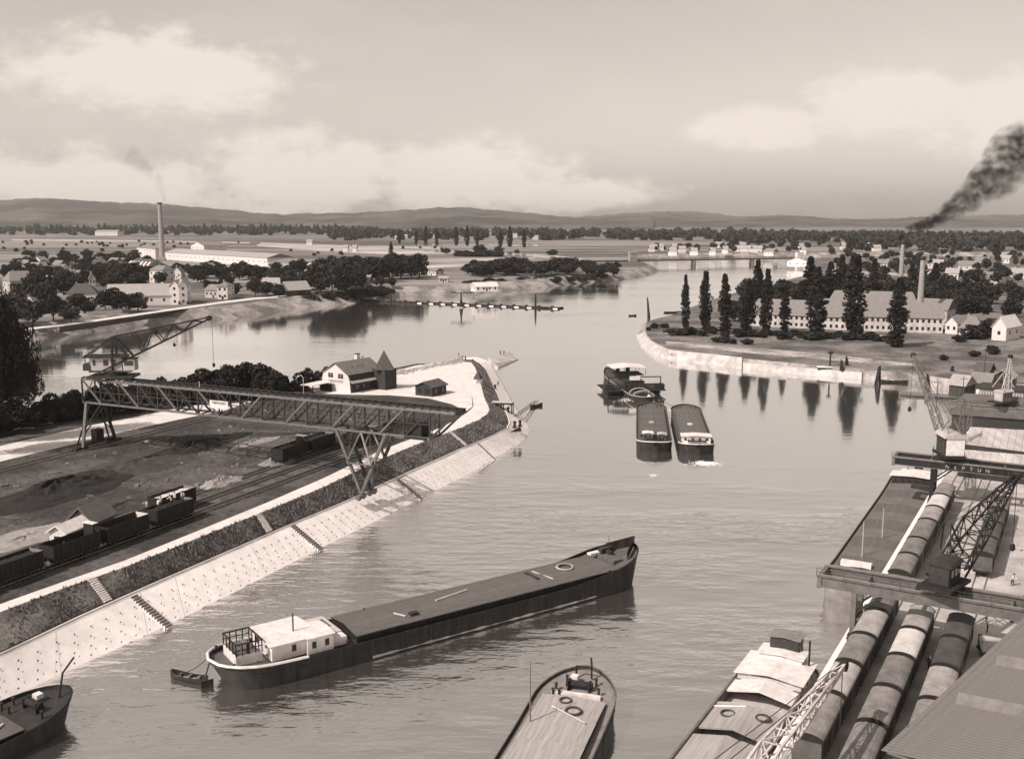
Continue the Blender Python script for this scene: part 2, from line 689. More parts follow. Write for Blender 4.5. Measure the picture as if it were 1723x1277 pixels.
b.build('stone_facing', mat('bank_stone', .4, .9, .35, .3, bump=.2, bscale=2, world_co=True), right_bank)
b = MB()
b.loft([[Vector((p.x, p.y, -.3)) + Vector((-.3, -.9, 0)) for p in rb[7:11]], [p * 0.5 + q * 0.5 + Vector((-.2, -.7, .3)) for p, q in zip(rb[7:11], rbt[7:11])], [p * 0.4 + q * 0.6 + Vector((0, .2, .3)) for p, q in zip(rb[7:11], rbt[7:11])]])
b.build('low_stone_wall', CONC, right_bank)

# right quay: vertical wall, concrete apron, three tracks
qe = -22.4
qz = 5.0
q_out = [quay(-60, qe), quay(318, qe), quay(318, 160), quay(-60, 160)]
right_quay = kind(MB().loft([[p + Vector((0, 0, -.6)) for p in q_out], [p + Vector((0, 0, qz)) for p in q_out]], closed=True).build('quay_wall', CONC), 'structure')
MB().sheet([p + Vector((0, 0, qz)) for p in q_out]).build('quay_apron', CONC, right_quay)
b = MB()
b.loft([[quay(s, qe - .12, qz - .5), quay(s, qe - .12, qz + .06), quay(s, qe + .7, qz + .06)] for s in (-60, 318)])
b.build('coping', STONE, right_quay)

# ---- the pier: stone slope, kerb walk, grass slope, path, field
W = [(-260, 1305), (14, 1178), (140, 1122), (265, 1066), (400, 999), (540, 926), (640, 876), (738, 826), (800, 793), (850, 764), (880, 746), (893, 733), (896, 722), (890, 710), (880, 696), (868, 678), (858, 660), (846, 640), (834, 618), (824, 603), (808, 598), (780, 598)]
S = [(-260, 1222), (14, 1100), (140, 1041), (259, 987), (380, 934), (500, 881), (592, 843), (685, 800), (740, 775), (788, 753), (830, 735), (858, 721), (862, 712), (860, 704), (855, 695), (847, 683), (840, 668), (829, 645), (817, 621), (807, 611), (794, 604), (776, 603)]
G = [(-260, 1128), (14, 1024), (110, 988), (209, 954), (330, 906), (450, 858), (545, 819), (640, 773), (690, 752), (740, 733), (780, 718), (806, 706), (819, 697), (824, 690), (822, 684), (818, 676), (814, 666), (810, 650), (805, 634), (800, 619), (793, 610), (776, 608)]
I = [(-260, 1112), (14, 1011), (110, 977), (209, 943), (330, 894), (450, 845), (545, 804), (640, 758), (688, 740), (735, 722), (768, 706), (786, 694), (793, 688), (797, 683), (796, 678), (795, 671), (793, 661), (791, 648), (788, 634), (785, 622), (780, 614), (770, 611)]
PZ = 6.5
SZ = 3.4
w3 = [P(x, y, 0) for x, y in W]
s3 = [P(x, y, SZ) for x, y in S]
g3 = [P(x, y, PZ) for x, y in G]
i3 = [P(x, y, PZ) for x, y in I]
wl = [Vector((p.x, p.y, -0.6)) + (p - q).normalized() * 0.9 for p, q in zip(w3, s3)]
_fine = [[], [], [], [], []]
for k in range(len(wl) - 1):
    for j in range(8):
        for r_i in range(5):
            a_, c_ = wl[k].lerp(wl[k + 1], j / 8), s3[k].lerp(s3[k + 1], j / 8)
            _fine[r_i].append(a_.lerp(c_, r_i / 4))
for r_i in range(5):
    _fine[r_i].append(wl[-1].lerp(s3[-1], r_i / 4))
pier_root = kind(MB().loft(_fine).build('pier_slope', STONE, smooth=True), 'structure')
# wet, weed-grown foot of the slope
wet = mat('weedy_wet_stone', .16, .6, .6, .6, .4, world_co=True)
_wet = [[], []]
for k in range(len(wl) - 1):
    for j in range(16):
        a_, c_ = wl[k].lerp(wl[k + 1], j / 16), s3[k].lerp(s3[k + 1], j / 16)
        nrm = (c_ - a_).cross(VP).normalized()
        nrm = nrm if nrm.z > 0 else -nrm
        t0 = .6 / (c_.z - a_.z)
        top = t0 + (.26 + .09 * math.sin(j * 1.9 + k) + random.uniform(-.06, .08)) / (c_.z - a_.z)
        _wet[0].append(a_.lerp(c_, t0 - .05) + nrm * .03)
        _wet[1].append(a_.lerp(c_, top) + nrm * .03)
MB().loft(_wet).build('wet_foot', wet, pier_root)
# kerb walk: level ledge along the head of the slope
s4 = [p + (q - p).normalized() * 0.02 for p, q in zip(s3, g3)]
led = []
for p, q in zip(s3, g3):
    d = (q - p)
    d.z = 0
    d.normalize()
    led.append((p, p + d * 0.7, p + d * 0.7 + Vector((0, 0, .25)), p + d * 1.0 + Vector((0, 0, .25)), p + d * 1.05 + Vector((0, 0, -.15))))
MB().loft([[l[0] + Vector((0, 0, .01)) for l in led], [l[1] + Vector((0, 0, .01)) for l in led]]).build('kerb_walk', CONC, pier_root)
MB().loft([[l[1] for l in led], [l[2] for l in led], [l[3] for l in led], [l[4] for l in led]]).build('kerb_wall', STONE, pier_root)
MB().tube([l[3] + Vector((0, 0, .12)) for l in led[:12]], 0.07, 5).build('mooring_rail', STEEL, pier_root)
MB().loft([[l[3] + Vector((0, 0, -.3)) for l in led], g3]).build('grass_slope', SLOPEG, pier_root)
MB().loft([g3, i3]).build('path', GRAVEL, pier_root)
back_px = [(700, 612), (650, 622), (560, 636), (480, 645), (380, 660), (280, 672), (180, 684), (60, 700), (-60, 716), (-330, 752)]
back = [P(x, y, PZ) for x, y in back_px]
MB().sheet([Vector((p.x, p.y, PZ)) for p in i3] + [Vector((p.x, p.y, PZ)) for p in back]).build('pier_field', FIELD, pier_root)
bk = [i3[-1]] + [Vector((p.x, p.y, PZ)) for p in back]
bw_ = [w3[-1]] + [Vector((p.x - 1, p.y + 4, -0.6)) for p in back]
MB().loft([bk, bw_]).build('river_side_bank', BANKG, pier_root)
MB().sheet([w3[-1], s3[-1], g3[-1], i3[-1]]).build('end_face', STONE, pier_root)


def sheet_on(name, px, z, m, parent=None):
    o = MB().sheet([P(x, y, z) for x, y in px]).build(name, m, parent)
    if parent is None:
        kind(o, 'structure')
    return o


# white gravel road at the back, rail for the crane's landward leg, bright yard round the house
road_px = [(-260, 812), (14, 747), (150, 716), (260, 695), (345, 678), (410, 672), (424, 676), (380, 690), (300, 706), (210, 726), (120, 748), (14, 773), (-260, 846)]
sheet_on('gravel_road', road_px, PZ + .02, GRAVEL)
yard_px = [(520, 650), (545, 640), (600, 637), (640, 630), (700, 615), (740, 610), (772, 609), (783, 616), (787, 626), (791, 645), (794, 668), (795, 684), (784, 692), (760, 680), (720, 670), (655, 665), (590, 664), (530, 662)]
sheet_on('gravel_yard', yard_px, PZ + .02, GRAVEL)
# paler and darker working ground beside the tracks
CIND = ground_mat('cinder_ballast', 0.06, 0.12, 0.3, 0.75, 0.25, fine=1.5)
b = MB().sheet([pier(40, -115.6, PZ + .012), pier(40, -131.5, PZ + .012), pier(196, -131.5, PZ + .012), pier(196, -115.6, PZ + .012)])
kind(b.build('ballast_bed', CIND), 'structure')

# weep holes: rows of small dark drains in the stone slope
hb = MB()
for k in range(len(w3) - 1):
    if k > 9:
        break
    L_ = (w3[k + 1] - w3[k]).length
    nn = int(L_ / 2.1)
    for j in range(nn):
        t = (j + .5) / nn
        a = w3[k].lerp(w3[k + 1], t)
        c = s3[k].lerp(s3[k + 1], t)
        for row in (0.16, 0.36, 0.56, 0.76):
            tt = row + random.uniform(-.015, .015)
            p = a.lerp(c, tt) + pier(0, 0, 0)
            nrm = (c - a).cross(VP).normalized()
            if nrm.z < 0:
                nrm = -nrm
            e1 = VP * 0.11
            e2 = (c - a).normalized() * 0.14
            q = p + nrm * 0.03
            hb.add([q - e1 - e2, q + e1 - e2, q + e1 + e2, q - e1 + e2], [(0, 1, 2, 3)])
kind(hb.build('weep_holes', mat('drain_dark', 0.05), pier_root, fix=False), 'stuff')
jb_ = MB()
for k in range(11):
    for j in range(1):
        t = random.uniform(.1, .9)
        a, c = w3[k].lerp(w3[k + 1], t), s3[k].lerp(s3[k + 1], t)
        nrm = (c - a).cross(VP).normalized()
        nrm = nrm if nrm.z > 0 else -nrm
        jb_.add([a + nrm * .025, a + VP * .09 + nrm * .025, c + VP * .09 + nrm * .025, c + nrm * .025], [(0, 1, 2, 3)])
kind(jb_.build('paving_joints', mat('joint_mortar', .6, .9, .4, 1, world_co=True), pier_root, fix=False), 'stuff')


# ---- stairs: every tread its own piece
def stairs(label, a, c, width, n, m_tread, m_side):
    a, c = Vector(a), Vector(c)
    d = c - a
    hor = Vector((d.x, d.y, 0)).normalized()
    root = thing('stairs', label, 'stairs', a, math.atan2(hor.y, hor.x), 'stairs down the pier bank')
    run = Vector((d.x, d.y, 0)).length / n
    rise = d.z / n
    me = MB().box((0, 0, 0), (run * 0.62, width, 0.34)).mesh('step', m_tread)
    for i in range(n):
        inst('step', me, root, ((i + .5) * run, 0, (i + .5) * rise + 0.06))
    b = MB()
    L_ = run * n
    b.add([(0, -width / 2 + .02, -.25), (L_, -width / 2 + .02, d.z - .25), (L_, width / 2 - .02, d.z - .25), (0, width / 2 - .02, -.25),
           (0, -width / 2 + .02, .1), (L_, -width / 2 + .02, d.z + .1), (L_, width / 2 - .02, d.z + .1), (0, width / 2 - .02, .1)],
          [(3, 2, 1, 0), (4, 5, 6, 7), (0, 1, 5, 4), (1, 2, 6, 5), (2, 3, 7, 6), (3, 0, 4, 7)])
    b.build('stringer', m_side, root)
    return root


DARK_STONE = mat('dark_stair_stone', 0.12, 0.9, 0.3, 2)


def on_line(line, t):
    k = min(int(t), len(line) - 2)
    return line[k].lerp(line[k + 1], t - k)


def t_at(px_line, x):
    for k in range(len(px_line) - 1):
        if px_line[k][0] <= x <= px_line[k + 1][0]:
            return k + (x - px_line[k][0]) / (px_line[k + 1][0] - px_line[k][0])
    return 0


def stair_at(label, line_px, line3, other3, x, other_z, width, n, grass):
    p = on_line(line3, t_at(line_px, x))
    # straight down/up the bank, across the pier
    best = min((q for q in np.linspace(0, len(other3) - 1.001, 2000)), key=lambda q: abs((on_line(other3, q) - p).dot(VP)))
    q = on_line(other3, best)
    return stairs(label, p, q, width, n, STONE if grass else DARK_STONE, DARK_STONE if grass else STONE)


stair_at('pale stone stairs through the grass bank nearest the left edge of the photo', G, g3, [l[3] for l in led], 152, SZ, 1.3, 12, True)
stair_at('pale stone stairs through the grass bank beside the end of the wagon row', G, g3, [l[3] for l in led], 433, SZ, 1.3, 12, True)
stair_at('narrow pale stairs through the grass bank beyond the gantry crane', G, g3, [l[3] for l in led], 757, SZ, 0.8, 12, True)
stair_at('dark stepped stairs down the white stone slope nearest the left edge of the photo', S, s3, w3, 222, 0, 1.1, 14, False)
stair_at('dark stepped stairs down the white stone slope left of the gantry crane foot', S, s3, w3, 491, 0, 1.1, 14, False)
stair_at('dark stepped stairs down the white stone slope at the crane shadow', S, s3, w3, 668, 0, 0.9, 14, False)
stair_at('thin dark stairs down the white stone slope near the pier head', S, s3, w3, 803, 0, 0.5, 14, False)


# ---- railway tracks
def track(name_m, o, d, n_along, m_sleeper, length):
    root = kind(empty('railway_track', o, math.atan2(d.y, d.x)), 'structure')
    for s in (-.75, .75):
        MB().box((length / 2, s, .16), (length, .09, .14)).build('rail', RAILM, root)
    sb = MB()
    x = .4 if m_sleeper else length
    while x < length:
        sb.box((x, 0, .05), (.24, 2.4, .12))
        x += 0.75
    if m_sleeper:
        kind(sb.build('sleepers', m_sleeper, root), 'stuff')
    return root


for u, L_ in ((-117.2, 128), (-121.8, 140), (-126.4, 126)):
    track('t', pier(60, u, PZ + .02), VP, 0, TAR, L_)
for u in (-19.0, -14.4, -10.0):
    track('t', quay(20, u, qz + .004), VQ, 0, None, 270)
for u in (-173.2, -171.2):
    o = kind(MB().bar(pier(20, u, PZ + .15), pier(225, u, PZ + .15), .16, .26).build('crane_rail', RAILM), 'structure')

# ---- hills on the horizon, three ranges with the photo's skyline


def ridge(name, pts, dist, depth, base_y):
    """pts: (pixel x, pixel y of the crest)"""
    xs = np.linspace(pts[0][0], pts[-1][0], 260)
    ys = np.interp(xs, [p[0] for p in pts], [p[1] for p in pts])
    k = np.ones(9) / 9
    ys = np.convolve(np.pad(ys, 4, mode='edge'), k, mode='valid')
    ph = rng.uniform(0, 6, 6)
    ys = ys + sum(0.35 * np.sin(xs * f + p) for f, p in zip((.05, .11, .23, .37, .61, .93), ph))
    rows = []
    for t in (0.0, .25, .5, .75, 1.0, 1.5):
        row = []
        for x, y in zip(xs, ys):
            crest = PD(float(x), float(y), dist)
            h = max(crest.z, 20)
            dd = dist - depth * (1 - t) if t <= 1 else dist + depth * .6
            hh = (h * (t ** 0.75) if t <= 1 else h * .3) + (0 if t in (0, 1.0) else 6 * math.sin(x * .07 + t * 9))
            q = PD(float(x), float(y), dd)
            row.append(Vector((q.x, dd, 5 + max(hh - 5, 0))))
        rows.append(row)
    return kind(MB().loft(rows).build(name, HILLM, smooth=True), 'structure')


ridge('hills', [(-900, 352), (-300, 348), (0, 338), (70, 332), (150, 339), (250, 342), (330, 348), (400, 355), (460, 361), (540, 359), (640, 357), (700, 352), (760, 348), (830, 353), (900, 360), (960, 366), (1040, 369), (1100, 369)], 7200, 2600, 0)
ridge('hills', [(860, 372), (1000, 368), (1100, 361), (1180, 365), (1230, 367), (1300, 361), (1380, 366), (1460, 370), (1560, 364), (1690, 373), (1900, 368), (2500, 366)], 8000, 2400, 0)
ridge('hills', [(820, 372), (960, 366), (1060, 359), (1130, 355), (1190, 357), (1230, 364), (1350, 372), (1500, 368), (1650, 362), (2300, 360)], 11500, 2500, 0)

# ================================================================ VEGETATION


def leaf_mesh(name, centres, radii, n, size, m, droop=0.0, up=0.0):
    """n small leaf-sized faces spread through clumps: (centre, radius) blobs"""
    centres = np.array(centres, float)
    radii = np.array(radii, float)
    w = radii ** 2
    pick = rng.choice(len(centres), n, p=w / w.sum())
    d = rng.normal(size=(n, 3))
    d /= np.linalg.norm(d, axis=1)[:, None]
    rr = rng.uniform(0.55, 1.05, n) ** 0.6
    c = centres[pick] + d * (radii[pick] * rr)[:, None] * np.array([1, 1, 0.85])
    a = rng.normal(size=(n, 3)) + d * 0.2
    a[:, 2] += up
    a /= np.linalg.norm(a, axis=1)[:, None]
    t = rng.normal(size=(n, 3))
    bvec = np.cross(a, t)
    bvec /= np.linalg.norm(bvec, axis=1)[:, None]
    s = size * rng.uniform(0.6, 1.3, n)
    A, B = a * s[:, None], bvec * s[:, None] * 0.75
    v = np.empty((n, 4, 3))
    v[:, 0] = c - A * .5
    v[:, 1] = c + B * .5
    v[:, 2] = c + A * .62
    v[:, 3] = c - B * .45
    me = bpy.data.meshes.new(name)
    me.vertices.add(n * 4)
    me.vertices.foreach_set('co', v.reshape(-1))
    me.loops.add(n * 4)
    me.loops.foreach_set('vertex_index', np.arange(n * 4, dtype=np.int32))
    me.polygons.add(n)
    me.polygons.foreach_set('loop_start', np.arange(0, n * 4, 4, dtype=np.int32))
    me.polygons.foreach_set('loop_total', np.full(n, 4, dtype=np.int32))
    me.materials.append(m)
    me.update(calc_edges=True)
    return me


def trunk_mesh(h, r, limbs, m):
    b = MB()
    b.tube([(0, 0, -.3), (0.02 * h, 0, h * .5), (0, 0.01 * h, h)], [r, r * .75, r * .35], 6)
    for i in range(limbs):
        a = i * 2.4
        z = h * (0.55 + 0.4 * i / max(limbs, 1))
        b.tube([(0.01 * h, 0, z), (math.cos(a) * h * .2, math.sin(a) * h * .2, z + h * .18), (math.cos(a) * h * .34, math.sin(a) * h * .34, z + h * .3)], [r * .45, r * .3, r * .12], 5)
    return b.mesh('trunk', m)


def poplar_proto(seed, n=5200):
    """columnar poplar: upright clumps packed to a narrow, pointed outline"""
    r_ = random.Random(seed)
    cs, rs = [], []
    ph = [r_.uniform(0, 6) for _ in range(4)]
    for i in range(260):
        t = r_.uniform(0.02, 0.985)
        prof = .112 * (min(1, .5 + 1.6 * t) if t < .32 else max(.03, 1 - ((t - .32) / .68) ** 2.1) ** .8)
        a = r_.uniform(0, 6.28)
        prof *= 1 + .1 * math.sin(a * 2 + ph[0] + t * 7)
        rad = max(0, prof - .026) * r_.random() ** .45
        cs.append((math.cos(a) * rad, math.sin(a) * rad, t))
        rs.append(r_.uniform(.02, .034))
    return leaf_mesh('poplar_crown', cs, rs, n, 0.026, LEAFP, up=1.2), trunk_mesh(.8, .02, 0, BARK)


def round_proto(seed, n=1700, sz=.095, flat=1.0, m=None):
    r_ = random.Random(seed)
    cs, rs = [], []
    for i in range(30):
        th, ph = r_.uniform(0, 6.28), r_.uniform(-1.15, 1.45)
        rad = r_.uniform(.16, .36)
        cs.append((math.cos(th) * math.cos(ph) * rad, math.sin(th) * math.cos(ph) * rad, .52 * flat + math.sin(ph) * rad * .95 * flat))
        rs.append(r_.uniform(.1, .2))
    return leaf_mesh('tree_crown', cs, rs, n, sz, m or LEAF), trunk_mesh(.62 * flat, .03, 4, BARK)


def bush_proto(seed, n=900, sz=.16):
    r_ = random.Random(seed)
    cs, rs = [], []
    for i in range(12):
        a, q = r_.uniform(0, 6.28), r_.uniform(0, .5)
        cs.append((math.cos(a) * q, math.sin(a) * q, r_.uniform(.25, .75) * (1 - q * .6)))
        rs.append(r_.uniform(.16, .3))
    return leaf_mesh('bush_crown', cs, rs, n, sz, LEAF), trunk_mesh(.4, .03, 3, BARK)


POP = [poplar_proto(i) for i in range(3)]
RND = [round_proto(10 + i) for i in range(4)]
RNDF = [round_proto(30 + i, 9000, .032) for i in range(2)]      # fine leaves for the near trees
BUSH = [bush_proto(50 + i) for i in range(3)]
BUSHF = [bush_proto(60 + i, 3600, .085) for i in range(3)]      # near bushes


def plant(name, proto, label, cat, loc, h, wide=1.0, group=None):
    t = thing(name, label, cat, loc, random.uniform(0, 6.28), group)
    t.rotation_euler.x = random.uniform(-.035, .035)
    sc = (h * wide, h * wide, h)
    inst('crown', proto[0], t, rz=random.uniform(0, 6.28), scale=(sc[0] * random.uniform(.88, 1.12), sc[1] * random.uniform(.88, 1.12), sc[2]))
    inst('trunk', proto[1], t, scale=sc)
    return t


def height_px(x, y_base, y_top, z):
    p = P(x, y_base, z)
    q = PD(x, y_top, p.y)
    return p, q.z - z


# --- the row of poplars on the right bank, left to right: (x, base y, top y, width factor)
poplars = [(1154, 556, 456, 1.0), (1187, 558, 455, 1.05), (1220, 560, 456, 1.05), (1256, 562, 470, 1.2), (1287, 562, 450, 1.15), (1320, 562, 480, 1.1),
           (1374, 566, 448, 1.35), (1437, 570, 435, 1.3), (1508, 584, 462, 1.25)]
for i, (x, yb, yt, wd) in enumerate(poplars):
    p, h = height_px(x, yb, yt, 3.2)
    plant('poplar_tree', POP[i % 3], '%s tall dark poplar from the left in the row along the right bank' % ORD[i], 'tree', p, h * random.uniform(.94, 1.05), wd * random.uniform(1.0, 1.3), 'poplars along the right bank')
# taller poplars and trees standing behind the factory
for i, (x, yb, yt, wd, dz) in enumerate([(1271, 530, 438, 1.25, 30), (1358, 520, 431, 1.6, 60), (1412, 512, 428, 1.5, 80), (1470, 500, 436, 1.5, 90), (1533, 500, 440, 1.5, 95), (1572, 505, 442, 1.7, 95), (1440, 515, 432, 1.6, 90), (1395, 515, 440, 1.7, 70)]):
    p, h = height_px(x, yb, yt, 3.2)
    plant('poplar_tree', POP[(i + 1) % 3], 'dark poplar standing behind the white factory, %s of eight' % ORD[i], 'tree', p, h, wd, 'trees behind the white factory')
# wood behind the poplars (left of and behind the factory)
wood = []
for i in range(46):
    x = random.uniform(1235, 1640)
    yb = 548 - (x - 1235) * 0.035 - random.uniform(0, 26)
    if x > 1255:
        yb = min(yb, 517 + random.uniform(-14, 4))
    wood.append((x, yb))
for i, (x, yb) in enumerate(sorted(wood)):
    p = P(x, yb, 3.2)
    plant('broadleaf_tree', RND[i % 4], 'dark leafy tree in the wood around and behind the white factory', 'tree', p, random.uniform(10, 17), random.uniform(1.0, 1.35), 'wood behind the white factory')
# hedge and bushes at the feet of the poplars
for i in range(26):
    x = 1140 + i * 14 + random.uniform(-5, 5)
    p = P(x, 563 + (x - 1140) * .035 + random.uniform(-5, 2), 3.2)
    plant('bush', BUSH[i % 3], 'dark low bush in the hedge at the foot of the poplars', 'bush', p, random.uniform(2.5, 4.5), random.uniform(1.2, 1.9), 'hedge under the poplars')
for i, (x, y, h) in enumerate([(1206, 576, 3), (1219, 577, 3), (1236, 579, 2.6), (1258, 580, 3.2), (1633, 570, 7), (1662, 568, 9), (1612, 575, 4), (1497, 578, 4), (1585, 606, 2.5), (1640, 600, 3), (1668, 596, 4), (1104, 553, 3.2), (1117, 552, 3), (1092, 556, 2)]):
    plant('bush', BUSH[i % 3], ['squat bush on the open right bank, left of its path', 'round bush on the open right bank, second from the left', 'small bush on the open right bank, third from the left', 'dark bush on the open right bank, fourth from the left',
          'tall bush at the right end of the white factory', 'tallest bush near the right edge of the photo', 'low bush before the right-hand factory shed', 'bush under the last poplar', 'small bush above the quay crane jib', 'bush in the rough field at the right edge', 'larger bush in the rough field at the right edge',
          'bush at the tip of the right bank', 'second bush at the tip of the right bank', 'smallest bush at the stone tip of the right bank'][i], 'bush', P(x, y, 3.2), h, 1.3)
# far right village trees
for i in range(40):
    x, y = random.uniform(1545, 1720), random.uniform(452, 545)
    p = P(x, y, 3.2)
    plant('broadleaf_tree', RND[i % 4], 'dark tree among the scattered houses of the right-hand plain', 'tree', p, random.uniform(8, 14), random.uniform(1, 1.5), 'trees of the right-hand plain')

# --- left bank: trees of the village
tree_l = [(70, 520, 15), (95, 508, 17), (60, 490, 14), (115, 490, 16), (40, 520, 16), (90, 540, 13), (130, 522, 10), (55, 548, 14), (25, 545, 15), (150, 470, 13), (165, 476, 15), (185, 474, 16), (205, 478, 18), (225, 480, 17),
          (190, 524, 14), (205, 526, 12), (232, 524, 11), (178, 522, 10), (150, 530, 8), (120, 543, 8), (250, 470, 12), (300, 465, 12), (330, 468, 12), (350, 470, 14), (372, 468, 13), (395, 465, 12), (420, 470, 13), (440, 474, 14), (462, 478, 13), (480, 474, 13), (270, 480, 11),
          (355, 492, 9), (395, 497, 9), (430, 500, 11), (450, 498, 10), (520, 488, 12), (470, 500, 9)]
for i, (x, y, h) in enumerate(tree_l):
    plant('broadleaf_tree', RND[i % 4], 'dark leafy tree among the pale houses of the left-bank village', 'tree', P(x, y, 6), h, random.uniform(1.15, 1.5), 'trees of the left-bank village')
for i in range(46):
    x, y = random.uniform(15, 260), random.uniform(436, 476)
    plant('broadleaf_tree', RND[i % 4], 'hazy tree among the small distant roofs at the far left', 'tree', P(x, y, 6), random.uniform(8, 14), random.uniform(1.2, 1.7), 'trees among the distant roofs')
for i in range(60):
    x, y = random.uniform(120, 520), random.uniform(456, 492)
    if 240 < x < 330 and y > 470:
        continue
    plant('broadleaf_tree', RND[i % 4], 'dark garden tree between the long factory and the shore houses', 'tree', P(x, y, 6), random.uniform(7, 13), random.uniform(1.2, 1.7), 'garden trees behind the shore houses')
# the dense grove at the root of the jetty
grove = [(540, 505, 22), (560, 508, 20), (585, 507, 22), (570, 498, 24), (600, 498, 20), (620, 490, 22), (545, 490, 22), (515, 500, 14), (640, 488, 22), (655, 484, 22), (675, 482, 23), (693, 484, 24), (705, 480, 22), (660, 478, 22), (630, 480, 20), (610, 480, 21), (585, 484, 22), (560, 480, 20), (535, 484, 18), (500, 478, 17), (690, 476, 20), (640, 498, 10), (660, 496, 8)]
for i, (x, y, h) in enumerate(grove):
    plant('broadleaf_tree', RND[i % 4], 'tall dark tree in the dense grove at the shore end of the jetty', 'tree', P(x, y - 13, 6), h * .95, random.uniform(1.1, 1.35), 'grove at the shore end of the jetty')
# thicket on the headland
for i in range(64):
    x = random.uniform(785, 1040)
    y = 465 - (x - 785) * .012 + random.uniform(-10, 2)
    p = P(x, y, 6)
    plant('broadleaf_tree', RND[i % 4], 'dark tree in the long thicket on the river headland', 'tree', p, random.uniform(9, 15) * (1 if x < 1000 else .6), random.uniform(1.3, 1.8), 'thicket on the headland')
for i, (x, y, h) in enumerate([(658, 433, 17), (752, 429, 8), (840, 428, 10), (806, 428, 12), (870, 428, 6), (925, 432, 7), (932, 431, 8)]):
    plant('poplar_tree' if i == 0 else 'broadleaf_tree', POP[0] if i == 0 else RND[i % 4], ['lone poplar standing in the pale field above the grove', 'small lone tree in the open field right of the lone poplar', 'dark tree beside the bright canal, right one of two', 'dark tree beside the bright canal, left one of two', 'low bushy tree on the canal bank', 'small tree on the canal bank near its right end', 'second small tree near the right end of the canal'][i], 'tree', P(x, y, 6), h * 1.2, 1.6)
for i in range(22):
    x = 505 + i * 7 + random.uniform(-3, 3)
    plant('bush', BUSH[i % 3], 'dark bush on the bank below the grove', 'bush', P(x, 509 - i * .5 + random.uniform(-4, 2), 2.0), random.uniform(5, 8), 1.5, 'bushes below the grove')
for i in range(30):
    x = 785 + i * 8 + random.uniform(-4, 4)
    plant('bush', BUSH[i % 3], 'dark bush on the bank below the headland thicket', 'bush', P(x, 484 - (x - 785) * .055 + random.uniform(-4, 0), 2.5), random.uniform(4, 7), 1.7, 'bushes below the headland thicket')
# hedge lines on the plain
for i in range(30):
    x = random.uniform(765, 850)
    plant('bush', BUSH[i % 3], 'low bush in the dark hedge before the bright canal', 'bush', P(x, 431 + random.uniform(-1.5, 1.5), 6), random.uniform(5, 9), 1.8, 'hedge before the canal')
# distant tree rows on the plain
row = [(x + random.uniform(-3, 3), 392 + random.uniform(-2.5, 1.5)) for x in range(50, 600, 9)] + [(x, 412 + (x - 730) * .03) for x in (672, 700, 716, 735, 768, 786, 803, 842, 858, 882)]
for i, (x, y) in enumerate(row):
    far = y < 405
    plant('poplar_tree', POP[i % 3], 'hazy distant tree in the long row below the left hills' if far else 'tall distant tree in the spaced row before the far wood', 'tree', P(x, y, 6), random.uniform(20, 34) if far else random.uniform(26, 36), random.uniform(1.6, 2.8) if far else 1.5, 'distant tree row below the hills' if far else 'spaced tree row before the far wood')


def wood_stuff(name, label, regions, n, size):
    """far woods that read as one mass: leafy clumps over the plain"""
    cs, rs = [], []
    for (x0, x1, d0, d1, h, k) in regions:
        for i in range(k):
            d = random.uniform(d0, d1)
            px = random.uniform(x0, x1)
            cs.append(((px - CX) / FPX * d * 1.01, d, 6 + h * random.uniform(.2, .75)))
            rs.append(h * random.uniform(.35, .6))
    o = inst(name, leaf_mesh(name, cs, rs, n, size, LEAF))
    kind(o, 'stuff')
    o['label'] = label
    o['category'] = 'wood'
    return o


wood_stuff('far_woods', 'long dark wood across the plain below the hills', [(560, 1300, 2300, 3600, 17, 420), (1200, 1500, 1900, 3000, 17, 160), (1420, 1800, 1500, 2800, 16, 260), (20, 640, 3000, 4600, 18, 260), (-200, 40, 2600, 4000, 18, 60)], 60000, 9.0)
wood_stuff('far_hedges', 'scattered hedges and gardens on the far side of the river', [(1100, 1460, 1480, 1800, 8, 50), (1400, 1720, 700, 1400, 7, 110), (20, 420, 1500, 2200, 5, 40), (480, 760, 1250, 1700, 4, 12)], 16000, 3.2)

# --- the pier's own trees and bushes along the road
bush_px = [(-40, 735, 668), (20, 728, 672), (60, 718, 678), (90, 712, 664), (120, 706, 656), (152, 702, 654), (184, 697, 645), (216, 692, 646), (248, 688, 642), (280, 684, 636), (312, 680, 630), (345, 677, 624), (376, 674, 615), (405, 672, 610), (432, 671, 616), (456, 670, 624), (478, 668, 640)]
for i, (x, y, yt) in enumerate(bush_px):
    p, h = height_px(x, y, yt, PZ)
    h *= 1.2
    plant('shrub', BUSHF[i % 3], 'dark leafy shrub of the pier hedge, %s from the left' % ORD[i], 'bush', p, h, random.uniform(.75, .95), 'hedge along the white road')
    if i < 16:
        p, h = height_px(x + 14, y - 8, yt + 1, PZ - .5)
        h *= 1.2
        plant('shrub', BUSHF[(i + 1) % 3], 'rear shrub of the pier hedge, %s from the left on the river side' % ORD[i], 'bush', p, h, random.uniform(.75, .95), 'hedge along the white road')
for i, (x, y, h) in enumerate([(513, 656, 7.5), (548, 652, 8), (497, 658, 3.5)]):
    plant('shrub', BUSHF[i], ['rounded dark shrub standing apart left of the gabled house', 'dark shrub close against the gabled house', 'small shrub beside the lamp near the gabled house'][i], 'bush', P(x, y, PZ), h, .8)
for i, (x, yb, yt, w_) in enumerate([(20, 722, 470, .34), (-6, 745, 455, .4), (50, 704, 590, .5), (-40, 770, 480, .4)]):
    p, h = height_px(x, yb, yt, PZ)
    plant('broadleaf_tree', RNDF[i % 2], ['tall dark tree at the left edge of the photo', 'tallest tree cut by the left edge of the photo', 'leafy tree leaning over the water beside the tall left-edge tree', 'dark tree just beyond the left edge of the photo'][i], 'tree', p, h, w_)

